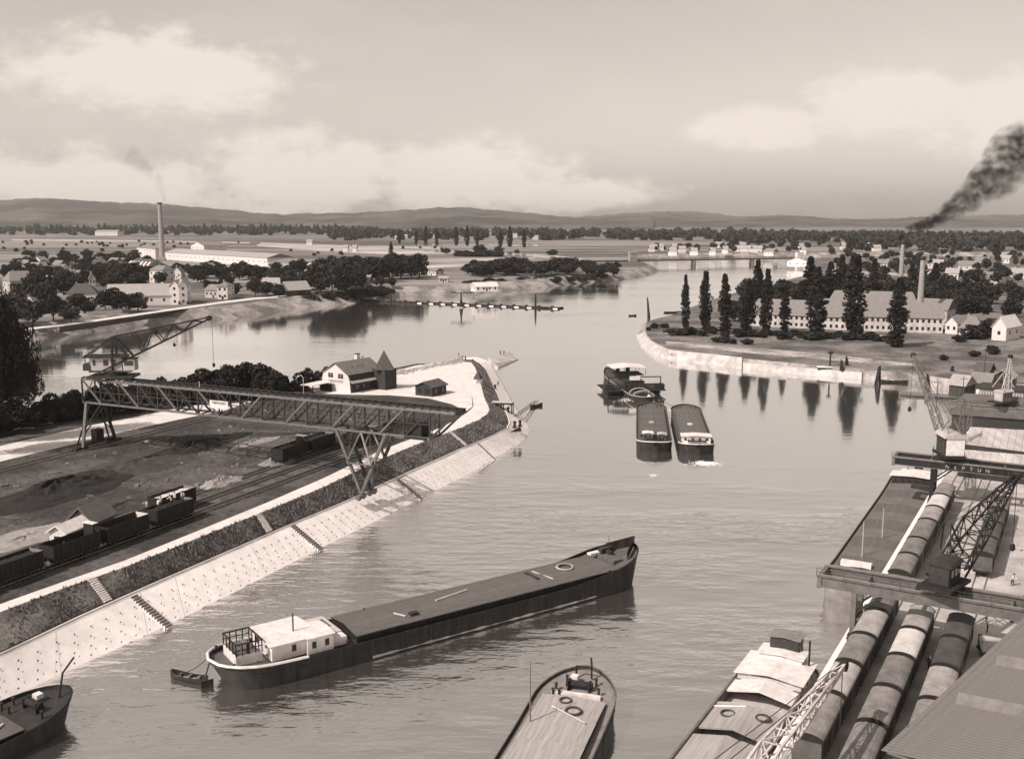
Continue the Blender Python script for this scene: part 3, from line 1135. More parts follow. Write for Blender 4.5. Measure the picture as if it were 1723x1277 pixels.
# grass tufts on the pier's grass slope and field: nobody could count them
def grass_patch(name, quads, n, size, m, parent):
    pts = []
    for k in range(n):
        a, b_, c_, d_ = quads[random.randrange(len(quads))]
        s, t = random.random(), random.random()
        pts.append(a.lerp(b_, s).lerp(d_.lerp(c_, s), t))
    c = np.array([tuple(p) for p in pts])
    b = MB()
    for p in c:
        a = random.uniform(0, 6.28)
        h = size * random.uniform(.5, 1.5)
        dx, dy = math.cos(a) * h * .6, math.sin(a) * h * .6
        b.add([(p[0] - dx, p[1] - dy, p[2] - .05), (p[0] + dx, p[1] + dy, p[2] - .05), (p[0] + random.uniform(-.2, .2) * h, p[1] + random.uniform(-.2, .2) * h, p[2] + h)], [(0, 1, 2)])
    return kind(b.build(name, m, parent, fix=False), 'stuff')


GRASS = mat('rough_grass', 0.17, 0.95, 0.5, 0.2, 0.05, world_co=True)
quads = [(led[k][3] + Vector((0, 0, -.3)), led[k + 1][3] + Vector((0, 0, -.3)), g3[k + 1], g3[k]) for k in range(1, len(g3) - 2)]
gq = []
for k, q in enumerate(quads):
    gq += [q] * max(1, int((q[1] - q[0]).length / 4))
grass_patch('grass_tufts', gq, 14000, .3, GRASS, pier_root)
fq = [(pier(40, -133), pier(230, -133), pier(230, -168), pier(40, -168))]
fq = [tuple(Vector((p.x, p.y, PZ)) for p in q) for q in fq]
grass_patch('field_weeds', fq, 7000, .16, mat('field_grass', 0.085, 0.95, 0.5, 0.2, 0.05, world_co=True), pier_root)

# ================================================================ VESSELS
HATCH = mat('grey_hatch_covers', 0.11, 0.8, 0.35, 0.8, bump=.3, bscale=1.2, streak=(.25, 3.5, 1))
HATCHL = mat('pale_hatch_covers', 0.32, 0.8, 0.3, 0.8, bump=.3, bscale=1.2, streak=(.25, 3.5, 1))
HATCHD = mat('dark_hatch_covers', 0.1, 0.8, 0.25, 0.8)
DECK = mat('steel_deck', 0.1, 0.7, 0.35, 1.0)
DECKL = mat('pale_deck', 0.45, 0.7, 0.2, 1.0)
SCUFF = mat('scuffed_band', 0.34, 0.8, 0.6, 0.7, streak=(.25, 1, 1))


def half_breadth(t, B, bow, stern, fine=2.0):
    """hull half width at t (0 stern .. 1 bow)"""
    w = 1.0
    if t > 1 - bow:
        q = (t - (1 - bow)) / bow
        w = max(0.0, 1 - q ** fine) ** 0.62
    elif t < stern:
        q = (stern - t) / stern
        w = max(0.0, 1 - q ** 2.4) ** 0.5
    return B / 2 * w


def hull(root, L, B, free, sheer_b, sheer_s, bow, stern, m, rake=2.5, bul=0.45, fine=2.0, deck_m=None, strake=None, band=None, n=36):
    ts = [0.0, .008, .02, .04, .065, .09] + list(np.linspace(.12, .86, n)) + [.89, .915, .94, .96, .975, .988, .996, 1.0]

    def zt(t):
        z = free
        if t > .72:
            z += sheer_b * ((t - .72) / .28) ** 2
        if t < .2:
            z += sheer_s * ((.2 - t) / .2) ** 2
        return z
    tops, lows, bots, edges = [], [], [], []
    for t in ts:
        x = t * L
        hb = half_breadth(t, B, bow, stern, fine)
        hl = half_breadth(min(max(t, 0), 1), B * .97, bow * 1.12, stern * 1.35, fine) if 0 < t < 1 else 0
        xr = x - (rake * max(0, (t - (1 - bow)) / bow) ** 2 if t > 1 - bow else 0) + (rake * 1.2 * ((stern - t) / stern) ** 2 if t < stern else 0)
        tops.append((x, hb, zt(t)))
        lows.append((xr, hl, -0.7))
    rings = []
    for (x, h, z), (xl, hl, zl) in zip(tops, lows):
        rings.append([(x, h, z), (x * .35 + xl * .65, h * .35 + hl * .65, .1), (xl, hl, zl), (xl, -hl, zl), (x * .35 + xl * .65, -(h * .35 + hl * .65), .1), (x, -h, z)])
    MB().loft(rings).build('hull', m, root, smooth=True)
    dk = MB()
    dk.loft([[(x, h * .985, z - bul) for x, h, z in tops], [(x, -h * .985, z - bul) for x, h, z in tops]])
    dk.build('deck', deck_m or DECK, root)
    sb = MB()
    for sgn in (1, -1):
        sb.tube([(x, sgn * (h + .02), z) for x, h, z in tops], .09, 5)
    sb.build('gunwale', strake or m, root)
    seams = MB()
    for r0 in rings[8:-9:3]:
        for sgn in (1, -1):
            seams.bar((r0[0][0], sgn * (abs(r0[0][1]) + .015), r0[0][2] - .15), (r0[1][0], sgn * (abs(r0[1][1]) + .015), r0[1][2]), .12, .05)
    for sgn in (1, -1):
        seams.tube([(r0[0][0] * .6 + r0[1][0] * .4, sgn * (abs(r0[0][1] * .6 + r0[1][1] * .4) + .02), r0[0][2] * .6 + r0[1][2] * .4) for r0 in rings[4:-4]], .05, 4)
    kind(seams.build('plate_seams', STEEL if m is BLACK else m, root), 'stuff')
    if band:
        bb = MB()
        for sgn in (1, -1):
            pts = []
            for r0, r1 in zip(rings[14:-10], rings[15:-9]):
                for q in (0, .25, .5, .75):
                    a_ = [(r0[0][i] * .12 + r0[1][i] * .88) * (1 - q) + (r1[0][i] * .12 + r1[1][i] * .88) * q for i in range(3)]
                    pts.append(Vector((a_[0], sgn * (abs(a_[1]) + .05), a_[2])))
            th = [max(.012, .07 + .06 * math.sin(i * .31) + .05 * math.sin(i * .83 + 1) + random.uniform(-.03, .03)) for i in range(len(pts))]
            bb.loft([[p + Vector((0, 0, -.06 - t_)) for p, t_ in zip(pts, th)], [p + Vector((0, 0, t_)) for p, t_ in zip(pts, th)]])
        bb.build('waterline_band', band, root, fix=False)
    return zt


def hatches(root, xa, xb, B, z, n, m, h_side=.55, h_ridge=.95, coam=None, mats=None, gap=.06):
    MB().box(((xa + xb) / 2, 0, z + h_side / 2 - .05), (xb - xa, B - .2, h_side)).build('hatch_coaming', coam or BLACK, root)
    w = (xb - xa) / n
    prof = [(-B / 2, h_side), (0, h_ridge), (B / 2, h_side), (B / 2, h_side + .12), (0, h_ridge + .12), (-B / 2, h_side + .12)]
    me = MB().extrude([(gap / 2, y, q) for y, q in prof], (w - gap, 0, 0), 0).mesh('hatch_cover', m)
    for i in range(n):
        o = inst('hatch_cover', me, root, (xa + i * w, 0, z + random.uniform(0, .03)))
        if mats:
            own_mat(o, mats[i % len(mats)])
    mb_ = MB().extrude([(-.05, y * 1.01, q + .02) for y, q in prof], (.1, 0, 0), 0).mesh('hatch_batten', m)
    for i in range(n + 1):
        inst('hatch_batten', mb_, root, (xa + i * w, 0, z + .02))


def bollards(root, pts, h=.6):
    me = MB().lathe((0, 0, 0), [(.16, 0), (.13, h * .7), (.2, h * .8), (.2, h)], 8).mesh('bollard', STEEL)
    for p in pts:
        inst('bollard', me, root, p)


def cabin(root, name, c, s, m, roof_m, over=.25, windows=(), crown=.15):
    """deckhouse: walls, slightly crowned roof, windows on the listed sides"""
    x, y, z = c
    w = MB().box((x, y, z + s[2] / 2), s).build(name, m, root)
    a, b_ = s[0] / 2 + over, s[1] / 2 + over
    r = MB()
    r.extrude([(x - a, y - b_, z + s[2]), (x - a, y, z + s[2] + crown), (x - a, y + b_, z + s[2]), (x - a, y + b_, z + s[2] + .1), (x - a, y, z + s[2] + crown + .1), (x - a, y - b_, z + s[2] + .1)], (2 * a, 0, 0), 0)
    r.build('roof', roof_m, root)
    for side, k in windows:
        for i in range(k):
            if side in ('+y', '-y'):
                sg = 1 if side == '+y' else -1
                px = x - s[0] / 2 + (i + .5) * s[0] / k
                wb = MB().box((px, y + sg * (s[1] / 2 + .01), z + s[2] * .56), (min(.55, s[0] / k * .5), .06, s[2] * .42))
            else:
                sg = 1 if side == '+x' else -1
                py = y - s[1] / 2 + (i + .5) * s[1] / k
                wb = MB().box((x + sg * (s[0] / 2 + .01), py, z + s[2] * .56), (.06, min(.6, s[1] / k * .5), s[2] * .42))
            wb.build('window', GLASS, w)
    return w


def railing(root, pts, h, m, posts=None, name='railing'):
    b = MB()
    for k in (h, h * .55):
        b.tube([Vector(p) + Vector((0, 0, k)) for p in pts], .035, 4)
    for p in pts:
        b.bar(p, Vector(p) + Vector((0, 0, h)), .06)
    return b.build(name, m, root)


def mast(root, p, h, r=.09, m=None, name='mast'):
    return MB().tube([p, (p[0], p[1], p[2] + h)], [r, r * .5], 6).build(name, m or STEEL, root)


def ring_mesh(r, t, m):
    b = MB()
    pts = [(math.cos(a) * r, math.sin(a) * r, t) for a in np.linspace(0, 2 * math.pi, 19)]
    b.tube(pts, t, 5, cap=False)
    return b.mesh('rope_coil', m)


ROPE = ring_mesh(.8, .14, mat('tarred_rope', .06))
ROPEL = ring_mesh(.75, .1, mat('pale_rope', .4))


def heading(a, b):
    d = Vector(b) - Vector(a)
    return math.atan2(d.y, d.x)


# ---- 1. long barge lying across the foreground, bow to the right
stern_p, bow_p = P(352, 1135, 1.5), P(1066, 952, 1.5)
stern_p.z = bow_p.z = 0
L1 = (bow_p - stern_p).length
t1 = thing('cargo_barge', 'long black cargo barge in the foreground with white stern cabin and grey hatches', 'barge', stern_p, heading(stern_p, bow_p))
zt = hull(t1, L1, 9.0, 2.7, 2.5, .7, .11, .1, BLACK, rake=2.2, bul=.5, deck_m=DECK, band=SCUFF, fine=2.4)
stern_rim = MB()
pts = [(t * L1, half_breadth(t, 9.0, .11, .1) + .08, zt(t) + .02) for t in (.16, .12, .09, .065, .04, .02, .008, 0.0)]
pts = pts + [(p[0], -p[1], p[2]) for p in pts[::-1][1:]]
stern_rim.tube(pts, .17, 6).build('stern_fender', WHITE, t1)
hatches(t1, 17.5, L1 - 6.8, 7.6, 2.6, 13, HATCH, .7, 1.15, BLACK, [HATCH])
w = cabin(t1, 'deckhouse', (9.4, 0, 2.6), (5.6, 6.6, 2.0), WHITE, WHITE, .45, [('-y', 1), ('-x', 2)], .35)
w2 = cabin(t1, 'side_cabin', (12.6, -1.6, 2.6), (3.4, 4.6, 2.0), WHITE, WHITE, .2, [('-y', 2)], .2)
MB().box((14.9, 1.2, 3.15), (3.0, 5.8, 1.1)).build('skylight_house', DECKL, t1)
MB().box((15.4, -2.4, 3.05), (2.0, 1.8, 1.0)).build('companion_hatch', WHITE, t1)
MB().box((14.9, 1.6, 3.75), (1.9, 2.6, .1)).build('skylight_cover', HATCH, t1)
MB().tube([(10.2, -1.2, 4.9), (10.2, -1.2, 7.2)], .1, 6).build('stove_pipe', STEEL, t1)
ws = MB()                                                        # open steering stand: solid lower boards, slim posts, top rail
ws.box((4.2, 2.2, 3.3), (3.2, .1, 1.2)).box((4.2, -2.2, 3.3), (3.2, .1, 1.2)).box((2.6, 0, 3.3), (.1, 4.4, 1.2))
ws.build('steering_stand_boards', WHITE, t1)
wp = MB()
for x in (2.6, 3.4, 4.2, 5.0, 5.8):
    for y in (-2.2, 2.2):
        wp.bar((x, y, 3.8), (x, y, 5.3), .11)
for y in (-1.1, 0, 1.1):
    wp.bar((2.6, y, 3.8), (2.6, y, 5.3), .11)
    wp.bar((5.8, y, 3.0), (5.8, y, 5.3), .11)
for y in (-2.2, 2.2):
    wp.bar((2.5, y, 5.3), (5.9, y, 5.3), .14)
    wp.bar((2.5, y, 4.6), (5.9, y, 4.6), .08)
for x in (2.6, 5.8):
    wp.bar((x, -2.2, 5.3), (x, 2.2, 5.3), .14)
wp.build('steering_stand_frame', TAR, t1)
wheel = MB()
wheel.tube([(4.1, math.cos(a) * .95, 4.1 + math.sin(a) * .95) for a in np.linspace(0, 2 * math.pi, 17)], .06, 5, cap=False)
for a in np.linspace(0, math.pi, 5)[:-1]:
    wheel.bar((4.1, math.cos(a) * 1.15, 4.1 + math.sin(a) * 1.15), (4.1, -math.cos(a) * 1.15, 4.1 - math.sin(a) * 1.15), .06)
wheel.build('steering_wheel', WOODM, t1)
MB().box((-.3, 0, .1), (1.5, .16, 1.6)).build('rudder', BLACK, t1)
MB().tube([(-.9, .3, -.3), (.1, .1, 2.9)], .1, 6).build('rudder_stock', STEEL, t1)
MB().tube([(31, -.3, 3.95), (36.5, .6, 3.98)], [.16, .13], 8).build('lowered_mast', DECKL, t1)
MB().box((26.5, -2.2, 3.7), (1.1, .8, .6)).build('hatch_box', STEEL, t1)
MB().tube([(24.3, -.8, 3.85), (25.3, -2.2, 3.7)], .13, 6).build('loose_beam', DECKL, t1)
MB().box((47.5, .3, 3.85), (.5, 3.2, .16)).build('dark_plank', STEEL, t1)
MB().tube([(49.5, -2.2, 3.7), (48.6, 1.8, 3.85)], .1, 6).build('boat_hook', DECKL, t1)
inst('rope_coil', ROPEL, t1, (53.5, .3, 3.8), 0, 1.6)
inst('rope_coil', ROPE, t1, (53.5, .3, 3.8), 0, 1.2)
mast(t1, (22.0, 3.2, 2.8), 1.1, .15, STEEL, 'capstan_post')
MB().box((L1 - 5.0, 0, 3.6), (1.8, 4.2, .9)).build('forepeak_house', HATCH, t1)
wb_ = MB()
wb_.box((L1 - 4.2, 1.8, 4.5), (2.4, .9, .7)).tube([(L1 - 4.2, .3, 4.3), (L1 - 4.2, 3.0, 4.3)], .35, 8)
wb_.build('anchor_windlass', STEEL, t1)
MB().box((L1 - 5.4, 2.2, 4.2), (3.6, .9, .3)).build('white_locker', WHITE, t1)
mast(t1, (L1 - 4.6, .6, 3.6), 3.4, .07)
sp = MB()
sp.add([(L1 - 3.6, 2.55, 3.9), (L1 - 3.6, -2.55, 3.9), (L1 + .05, 0, 4.9), (L1 - 3.6, 2.5, 5.2), (L1 - 3.6, -2.5, 5.2), (L1 + .15, 0, 6.4)], [(0, 2, 5, 3), (2, 1, 4, 5)])
sp.build('bow_bulwark', BLACK, t1, fix=False)
bollards(t1, [(2.0, 3.2, 2.9), (2.0, -3.2, 2.9), (16.2, -3.9, 2.6), (16.2, 3.9, 2.6), (L1 - 8, 3.7, 2.9), (L1 - 8, -3.7, 2.9)])
# person at the wheel stand is added later

# ---- 2. rowing boat at its stern


def rowboat(label, loc, rz, L=5.5, m=None, inner=None, group=None):
    t = thing('rowing_boat', label, 'boat', loc, rz, group)
    ts = np.linspace(0, 1, 9)
    hb = [L * .13 * (max(0, 1 - abs((q - .42) / .6) ** 2.2)) ** .7 for q in ts]
    zz = [.62 + .35 * (2 * q - .9) ** 2 for q in ts]
    rings = [[(q * L, h, z), (q * L, h * .75, .1), (q * L, 0, -.2), (q * L, -h * .75, .1), (q * L, -h, z)] for q, h, z in zip(ts, hb, zz)]
    MB().loft(rings).build('hull', m or TAR, t)
    MB().loft([[(q * L, h * .8, .22) for q, h in zip(ts, hb)], [(q * L, -h * .8, .22) for q, h in zip(ts, hb)]]).build('bottom_boards', inner or WOODM, t)
    for q in (2, 4, 6):
        MB().box((ts[q] * L, 0, .5), (.3, hb[q] * 1.8, .07)).build('thwart', WOODM, t)
    return t


a_, b_ = P(347, 1146, .3), P(275, 1128, .6)
rowboat('dark rowing boat trailing behind the stern of the long foreground barge', Vector((a_.x, a_.y, 0)), heading(a_, b_), 5.2)

# ---- 3. barge cut by the bottom edge, centre (bow pointing up)
bw3 = P(990, 1122, 3.2)
dirb = math.radians(72.5)
L3 = 60
o3 = Vector((bw3.x, bw3.y, 0)) - Vector((math.cos(dirb), math.sin(dirb), 0)) * L3
t3 = thing('cargo_barge', 'pale grey barge cut off by the bottom edge of the photo, bow upwards', 'barge', o3, dirb)
zt = hull(t3, L3, 9.2, 2.2, 1.2, .5, .13, .1, STEEL, rake=2, bul=.4, deck_m=mat('worn_deck', .2, .8, .3, .8), strake=STEEL2, fine=2.2)
hatches(t3, 8, L3 - 7, 7.2, 1.9, 9, HATCHL, .6, .85, STEEL, [HATCHL])
mast(t3, (L3 - 13.5, 3.1, 1.9), 7.5, .1, STEEL2)
MB().tube([(L3 - 12.5, -2.6, 2.9), (L3 - 10.2, 1.6, 3.05)], .09, 6).build('boat_hook', DECKL, t3)
inst('rope_coil', ROPE, t3, (L3 - 8.3, .6, 2.85), 0, .8)
inst('rope_coil', ROPE, t3, (L3 - 10.4, -.8, 2.8), 0, 1.05)
wl_ = MB()
wl_.tube([(L3 - 4.4, -1.5, 3.1), (L3 - 4.4, 1.5, 3.1)], .4, 10).box((L3 - 4.4, -1.2, 2.8), (.9, .25, 1.4)).box((L3 - 4.4, 1.2, 2.8), (.9, .25, 1.4))
wl_.build('anchor_windlass', TAR, t3)
dv = MB()
dv.tube([(L3 - 2.2, -.9, 2.9), (L3 - 2.2, -.9, 4.4), (L3 - 1.2, -.6, 4.9)], .12, 6).tube([(L3 - 2.2, .9, 2.9), (L3 - 2.2, .9, 4.2)], .12, 6).bar((L3 - 2.2, -.9, 4.2), (L3 - 2.2, .9, 4.2), .14)
dv.build('anchor_davit', TAR, t3)
MB().box((L3 - 5.9, 0, 2.5), (.5, 5.6, .5)).build('breakwater', WHITE, t3)
MB().box((L3 - 3.4, .8, 3.2), (.9, .8, .8)).build('white_locker', WHITE, t3)
bollards(t3, [(L3 - 6.2, y, 2.3) for y in (2.6, 1.9)] + [(L3 - 5.2, 2.5, 2.5), (L3 - 5.2, -2.4, 2.5), (L3 - 3.3, 1.7, 2.7), (L3 - 3.3, -1.7, 2.7)], .8)
mast(t3, (L3 - 5.0, 1.2, 2.4), 1.8, .1, TAR, 'signal_post')

# ---- 4. big grey barge moored at the right quay (near end towards the camera)
n4, f4 = P(1431, 1000, 2.2), P(1520, 812, 2.2)
n4.z = f4.z = 0
hd = QANG + R(.8)
L4 = (f4 - n4).length + 4
t4 = thing('cargo_barge', 'wide grey barge moored along the right quay under the cranes', 'barge', n4, hd)
zt = hull(t4, L4, 9.4, 3.0, 1.2, 1.0, .1, .07, mat('grey_hull', .2, .7, .4, .5), rake=2.2, bul=.35, deck_m=STEEL2, strake=STEEL2, fine=2.6)
hatches(t4, 7.5, L4 - 10.5, 8.0, 2.7, 10, HATCH, .6, 1.0, STEEL, [HATCH, mat('hatch_b', .135, .8, .2, .6)])
mast(t4, (13, .8, 3.6), 5.8, .11, STEEL3)
mast(t4, (24, -.4, 3.6), 5.2, .11, STEEL3)
MB().box((8.3, .8, 4.0), (1.1, 4.4, .8)).build('hatch_end_locker', WHITE, t4)
inst('rope_coil', ROPE, t4, (6.4, 1.8, 3.0), 0, 1.1)
inst('rope_coil', ROPE, t4, (6.4, -1.2, 3.0), 0, 1.1)
MB().box((L4 - 13.0, -1.9, 4.0), (1.9, 3.6, .7)).build('skylight', STEEL, t4)
cabin(t4, 'deckhouse', (L4 - 7.6, 0, 2.8), (3.6, 8.2, 2.0), STEEL, WHITE, .4, [('-x', 6)], .25)
cabin(t4, 'aft_cabin', (L4 - 4.0, 0, 3.2), (2.6, 5.6, 1.5), WHITE, WHITE, .3, [('-x', 3)], .15)
st = MB()
st.box((L4 - 2.0, 0, 4.6), (1.4, 4.6, .2)).box((L4 - 2.0, 0, 5.4), (.5, 1.6, 1.4))
st.build('steering_stand', TAR, t4)
mast(t4, (L4 - 3.4, 1.9, 4.4), 2.8, .07, STEEL)
bollards(t4, [(L4 - 9.8, 3.9, 2.8), (L4 - 9.8, -3.9, 2.8), (3.2, 2.6, 3.1), (3.2, -2.6, 3.1)], .7)

# ---- 5. barge with an open hold at the bottom right
sA, sB = P(1372, 1100, 2.5), P(1190, 1228, 2.5)
t5_dir = QANG
ctr = P(1335, 1130, 2.2)
e5 = quay(ctr.dot(VQ) + 2.8, -27.9, 0)
t5 = thing('cargo_barge', 'barge with open hold and white stern house cut by the bottom edge at right', 'barge', e5, QANG + math.pi)
zt = hull(t5, 60, 9.0, 2.3, 1.0, .6, .12, .09, STEEL2, rake=2, bul=.4, deck_m=DECKL, strake=STEEL3)
cabin(t5, 'stern_house', (6.4, 0, 1.9), (6.0, 7.2, 1.9), WHITE, WHITE, .35, [('-y', 3), ('+y', 3)], .45)
cabin(t5, 'upper_house', (3.4, 0, 2.0), (2.6, 5.0, 2.6), WHITE, WHITE, .25, [('+x', 2)], .2)
w = cabin(t5, 'wheelhouse', (1.9, 0, 3.9), (2.2, 3.4, 2.2), WOODD, WOODM, .2, [('+x', 4), ('-y', 2), ('+y', 2)], .2)
MB().tube([(4.2, 3.2, 3.6), (4.2, 3.2, 7.0)], .12, 6).build('stove_pipe', TAR, t5)
# hold coaming, cross walls, grey tarpaulin roof sections
cm = MB()
cm.box((30, 3.8, 2.6), (40, .25, 1.6)).box((30, -3.8, 2.6), (40, .25, 1.6)).box((10.2, 0, 2.6), (.25, 7.8, 1.6))
cm.build('hold_coaming', STEEL2, t5)
prof = lambda x, zo=0: [(x, -3.9, 2.9 + zo), (x, 0, 3.7 + zo), (x, 3.9, 2.9 + zo), (x, 3.9, 3.1 + zo), (x, 0, 3.9 + zo), (x, -3.9, 3.1 + zo)]
MB().extrude(prof(10.0, .1), (3.3, 0, 0), 0).build('hatch_cover', WHITE, t5)
for x0, x1, m_ in ((16.6, 22.6, HATCHL), (24.2, 30, HATCHL), (30.1, 36, HATCHL)):
    MB().extrude(prof(x0), (x1 - x0, 0, 0), 0).build('hatch_cover', m_, t5)
MB().box((14.9, 0, 1.2), (3.4, 7.4, .2)).build('hold_floor', STEEL2, t5)
MB().extrude(prof(16.4, .1), (.35, 0, 0), 0).build('hatch_beam', STEEL3, t5)
MB().box((16.4, 0, 2.3), (.2, 7.4, 1.6)).build('bulkhead', HATCH, t5)
inst('rope_coil', ROPE, t5, (18.4, 1.9, 3.5), 0, .9)
inst('rope_coil', ROPE, t5, (19.2, -1.6, 3.5), 0, .9)
MB().tube([(17.4, -.2, 3.95), (17.6, -3.6, 3.25)], .1, 6).build('boat_hook', WHITE, t5)
bollards(t5, [(9.6, 4.1, 2.0), (9.6, -4.1, 2.0), (1.2, 2.6, 2.4), (1.2, -2.6, 2.4)], .7)

# ---- 6. dark barge in the bottom left corner
b6 = P(104, 1176, 2.0)
a6 = P(-260, 1330, 2.0)
h6 = heading(a6, b6)
L6 = 55
o6 = Vector((b6.x, b6.y, 0)) - Vector((math.cos(h6), math.sin(h6), 0)) * (L6 - 1)
t6 = thing('cargo_barge', 'dark barge with bow gear in the bottom left corner of the photo', 'barge', o6, h6)
zt = hull(t6, L6, 8.6, 2.0, 1.2, .5, .13, .1, BLACK, rake=2, bul=.4, deck_m=STEEL, fine=2.2)
hatches(t6, 8, L6 - 7.5, 7.0, 1.7, 8, HATCHD, .5, .8, BLACK, [HATCHD])
wl_ = MB()
wl_.tube([(L6 - 4.4, -1.5, 2.9), (L6 - 4.4, 1.5, 2.9)], .4, 10).box((L6 - 4.4, -1.2, 2.6), (.9, .25, 1.4)).box((L6 - 4.4, 1.2, 2.6), (.9, .25, 1.4))
wl_.build('anchor_windlass', TAR, t6)
dv = MB()
dv.tube([(L6 - 1.6, -.5, 2.6), (L6 - .9, -.4, 5.2), (L6 + .7, -.2, 6.4)], .11, 6)
dv.build('anchor_davit', TAR, t6)
MB().box((L6 - 3.2, .9, 3.1), (.8, .9, .5)).build('white_locker', WHITE, t6)
MB().tube([(L6 - 10, -2, 2.6), (L6 - 8.4, -1.2, 2.65)], .12, 6).build('loose_beam', WHITE, t6)
bollards(t6, [(L6 - 6.2, y, 2.1) for y in (3.0, 1.6)] + [(L6 - 5, 2.7, 2.3), (L6 - 5, -2.7, 2.3)], .8)

# ---- 7. the tow: paddle tug and two barges going upstream


def tow_barge(label, near_l, near_r, far_mid, L, hm, white_stern, ridge_m):
    a, b = P(*near_l, 2.0), P(*near_r, 2.0)
    mid = (a + b) / 2
    mid.z = 0
    f = P(*far_mid, 2.0)
    f.z = 0
    t = thing('cargo_barge', label, 'barge', mid, heading(mid, f))
    Bm = 8.4
    zt = hull(t, L, Bm, 1.9, .9, .7, .1, .08, BLACK, rake=1.6, bul=.35, deck_m=DECK, strake=STEEL2)
    hatches(t, 9.5, L - 6, 6.8, 1.7, 9, hm, .5, .85, STEEL, [hm, ridge_m])
    if white_stern:
        cabin(t, 'deckhouse', (6.6, 0, 1.9), (3.4, 6.8, 1.5), WHITE, WHITE, .3, [('-x', 4)], .2)
        MB().box((3.6, 0, 2.05), (3.0, 6.4, .12)).build('awning_deck', WHITE, t)
    else:
        cabin(t, 'deckhouse', (6.8, 1.6, 1.9), (2.6, 2.4, 1.5), STEEL2, WHITE, .2, [('-x', 2)], .2)
        cabin(t, 'side_cabin', (6.8, -1.8, 1.9), (2.4, 2.0, 1.3), STEEL2, STEEL3, .2, [('-x', 2)], .2)
    st = MB()
    st.box((3.2, 0, 2.7), (1.6, 4.4, .12)).bar((2.6, -2, 1.8), (2.6, -2, 3.4), .12).bar((2.6, 2, 1.8), (2.6, 2, 3.4), .12).bar((2.6, -2, 3.4), (2.6, 2, 3.4), .12)
    st.build('steering_stand', TAR, t)
    b = MB()
    b.tube([(3.0, math.cos(q) * .9, 3.0 + math.sin(q) * .9) for q in np.linspace(0, 6.283, 13)], .07, 5, cap=False)
    b.build('steering_wheel', WOODM, t)
    MB().bar((-.5, 0, -.6), (-.5, 0, 1.8), .4, 1.2).build('rudder', BLACK, t)
    rim = MB()
    pts = [(q * L, half_breadth(q, Bm, .1, .08) + .06, zt(q) + .03) for q in (.09, .065, .04, .02, .008, 0)]
    rim.tube(pts + [(p[0], -p[1], p[2]) for p in pts[::-1][1:]], .12, 5).build('stern_fender', WHITE, t)
    MB().box((L * .45, .4, 2.7), (1.6, 1.2, .3)).build('hatch_box', WHITE if white_stern else STEEL3, t)
    bollards(t, [(L - 4, 1.6, 2.0), (L - 4, -1.6, 2.0), (L - 4.4, 2.6, 2.0), (L - 4.4, -2.6, 2.0)], .7)
    return t


tow_barge('dark towed barge on the left of the pair in mid harbour', (1072, 748), (1132, 748), (1095, 676), 52, HATCHD, False, HATCH)
tow_barge('towed barge with white stern deck on the right of the pair in mid harbour', (1142, 752), (1206, 752), (1152, 682), 52, HATCH, True, HATCH)

ts_, tb_ = P(1091, 675, 1.0), P(1052, 622, 1.0)
ts_.z = tb_.z = 0
tug_h = R(97)
LT = 58
tt = thing('paddle_tug', 'paddle steamer tug with side wheels and awning towing two barges', 'tug', ts_, tug_h)
hull(tt, LT, 7.6, 1.6, 1.4, .7, .3, .2, BLACK, rake=1.5, bul=.5, deck_m=mat('tug_deck', .06, .8, .4, 1), strake=STEEL3, fine=1.8)
for s in (-1, 1):
    pb = MB()
    pb.extrude([(22 + math.cos(a) * 4.6, s * 3.9, .2 + math.sin(a) * 1.9) for a in np.linspace(0, math.pi, 13)], (0, s * 4.6, 0), 0)
    pb.build('paddle_box', STEEL, tt)
    MB().box((22, s * 6.7, 1.5), (13, 6.0, .3)).build('sponson', TAR, tt)
    MB().box((18.0, s * 8.3, 2.4), (2.6, 2.6, 1.7)).build('sponson_cabin', TAR, tt)
    MB().bar((17.4, s * 8.4, 1.6), (17.4, s * 8.4, 5.6), .28).build('gantry_post', TAR, tt)
MB().bar((17.4, -8.5, 5.6), (17.4, 8.5, 5.6), .3).build('gantry_beam', TAR, tt)
MB().box((17.1, 0, 5.3), (.12, 3.4, 1.3)).build('name_board', WHITE, tt)
cabin(tt, 'engine_house', (24, 0, 1.4), (13, 6.4, 2.6), STEEL, STEEL, .2, [('-x', 4), ('+y', 5), ('-y', 5)], .2)
MB().box((28, 0, 5.2), (9, 9.4, .15)).build('bridge_deck', TAR, tt)
aw = MB()
aw.extrude([(23.5, -5.6, 7.4), (23.5, 0, 7.9), (23.5, 5.6, 7.4), (23.5, 5.6, 7.55), (23.5, 0, 8.05), (23.5, -5.6, 7.55)], (9.5, 0, 0), 0)
aw.build('awning', WHITE, tt)
pp = MB()
for x in (23.8, 32.6):
    for y in (-5.2, -1.8, 1.8, 5.2):
        pp.bar((x, y, 5.2), (x, y, 7.6), .12)
pp.build('awning_posts', TAR, tt)
for y in (-1.7, 1.7):
    MB().tube([(34, y, 3.5), (34, y, 6.2)], [.75, .7], 12).build('lowered_funnel', TAR, tt)
mast(tt, (40, 0, 1.6), 5.0, .12)
for x in (6.5, 11.5):
    ab = MB()
    ab.tube([(x, math.cos(a) * 3.1, 1.4 + math.sin(a) * 1.7) for a in np.linspace(0, math.pi, 11)], .16, 6)
    ab.build('towing_arch', STEEL3, tt)
cabin(tt, 'aft_skylight', (9.0, 0, 1.2), (2.6, 2.2, .9), WOODD, STEEL2, .1, [], .2)
MB().lathe((2.2, -.8, 1.5), [(.55, 0), (.6, .6), (.35, 1.0), (.1, 1.1)], 10).build('life_buoy_drum', WHITE, tt)
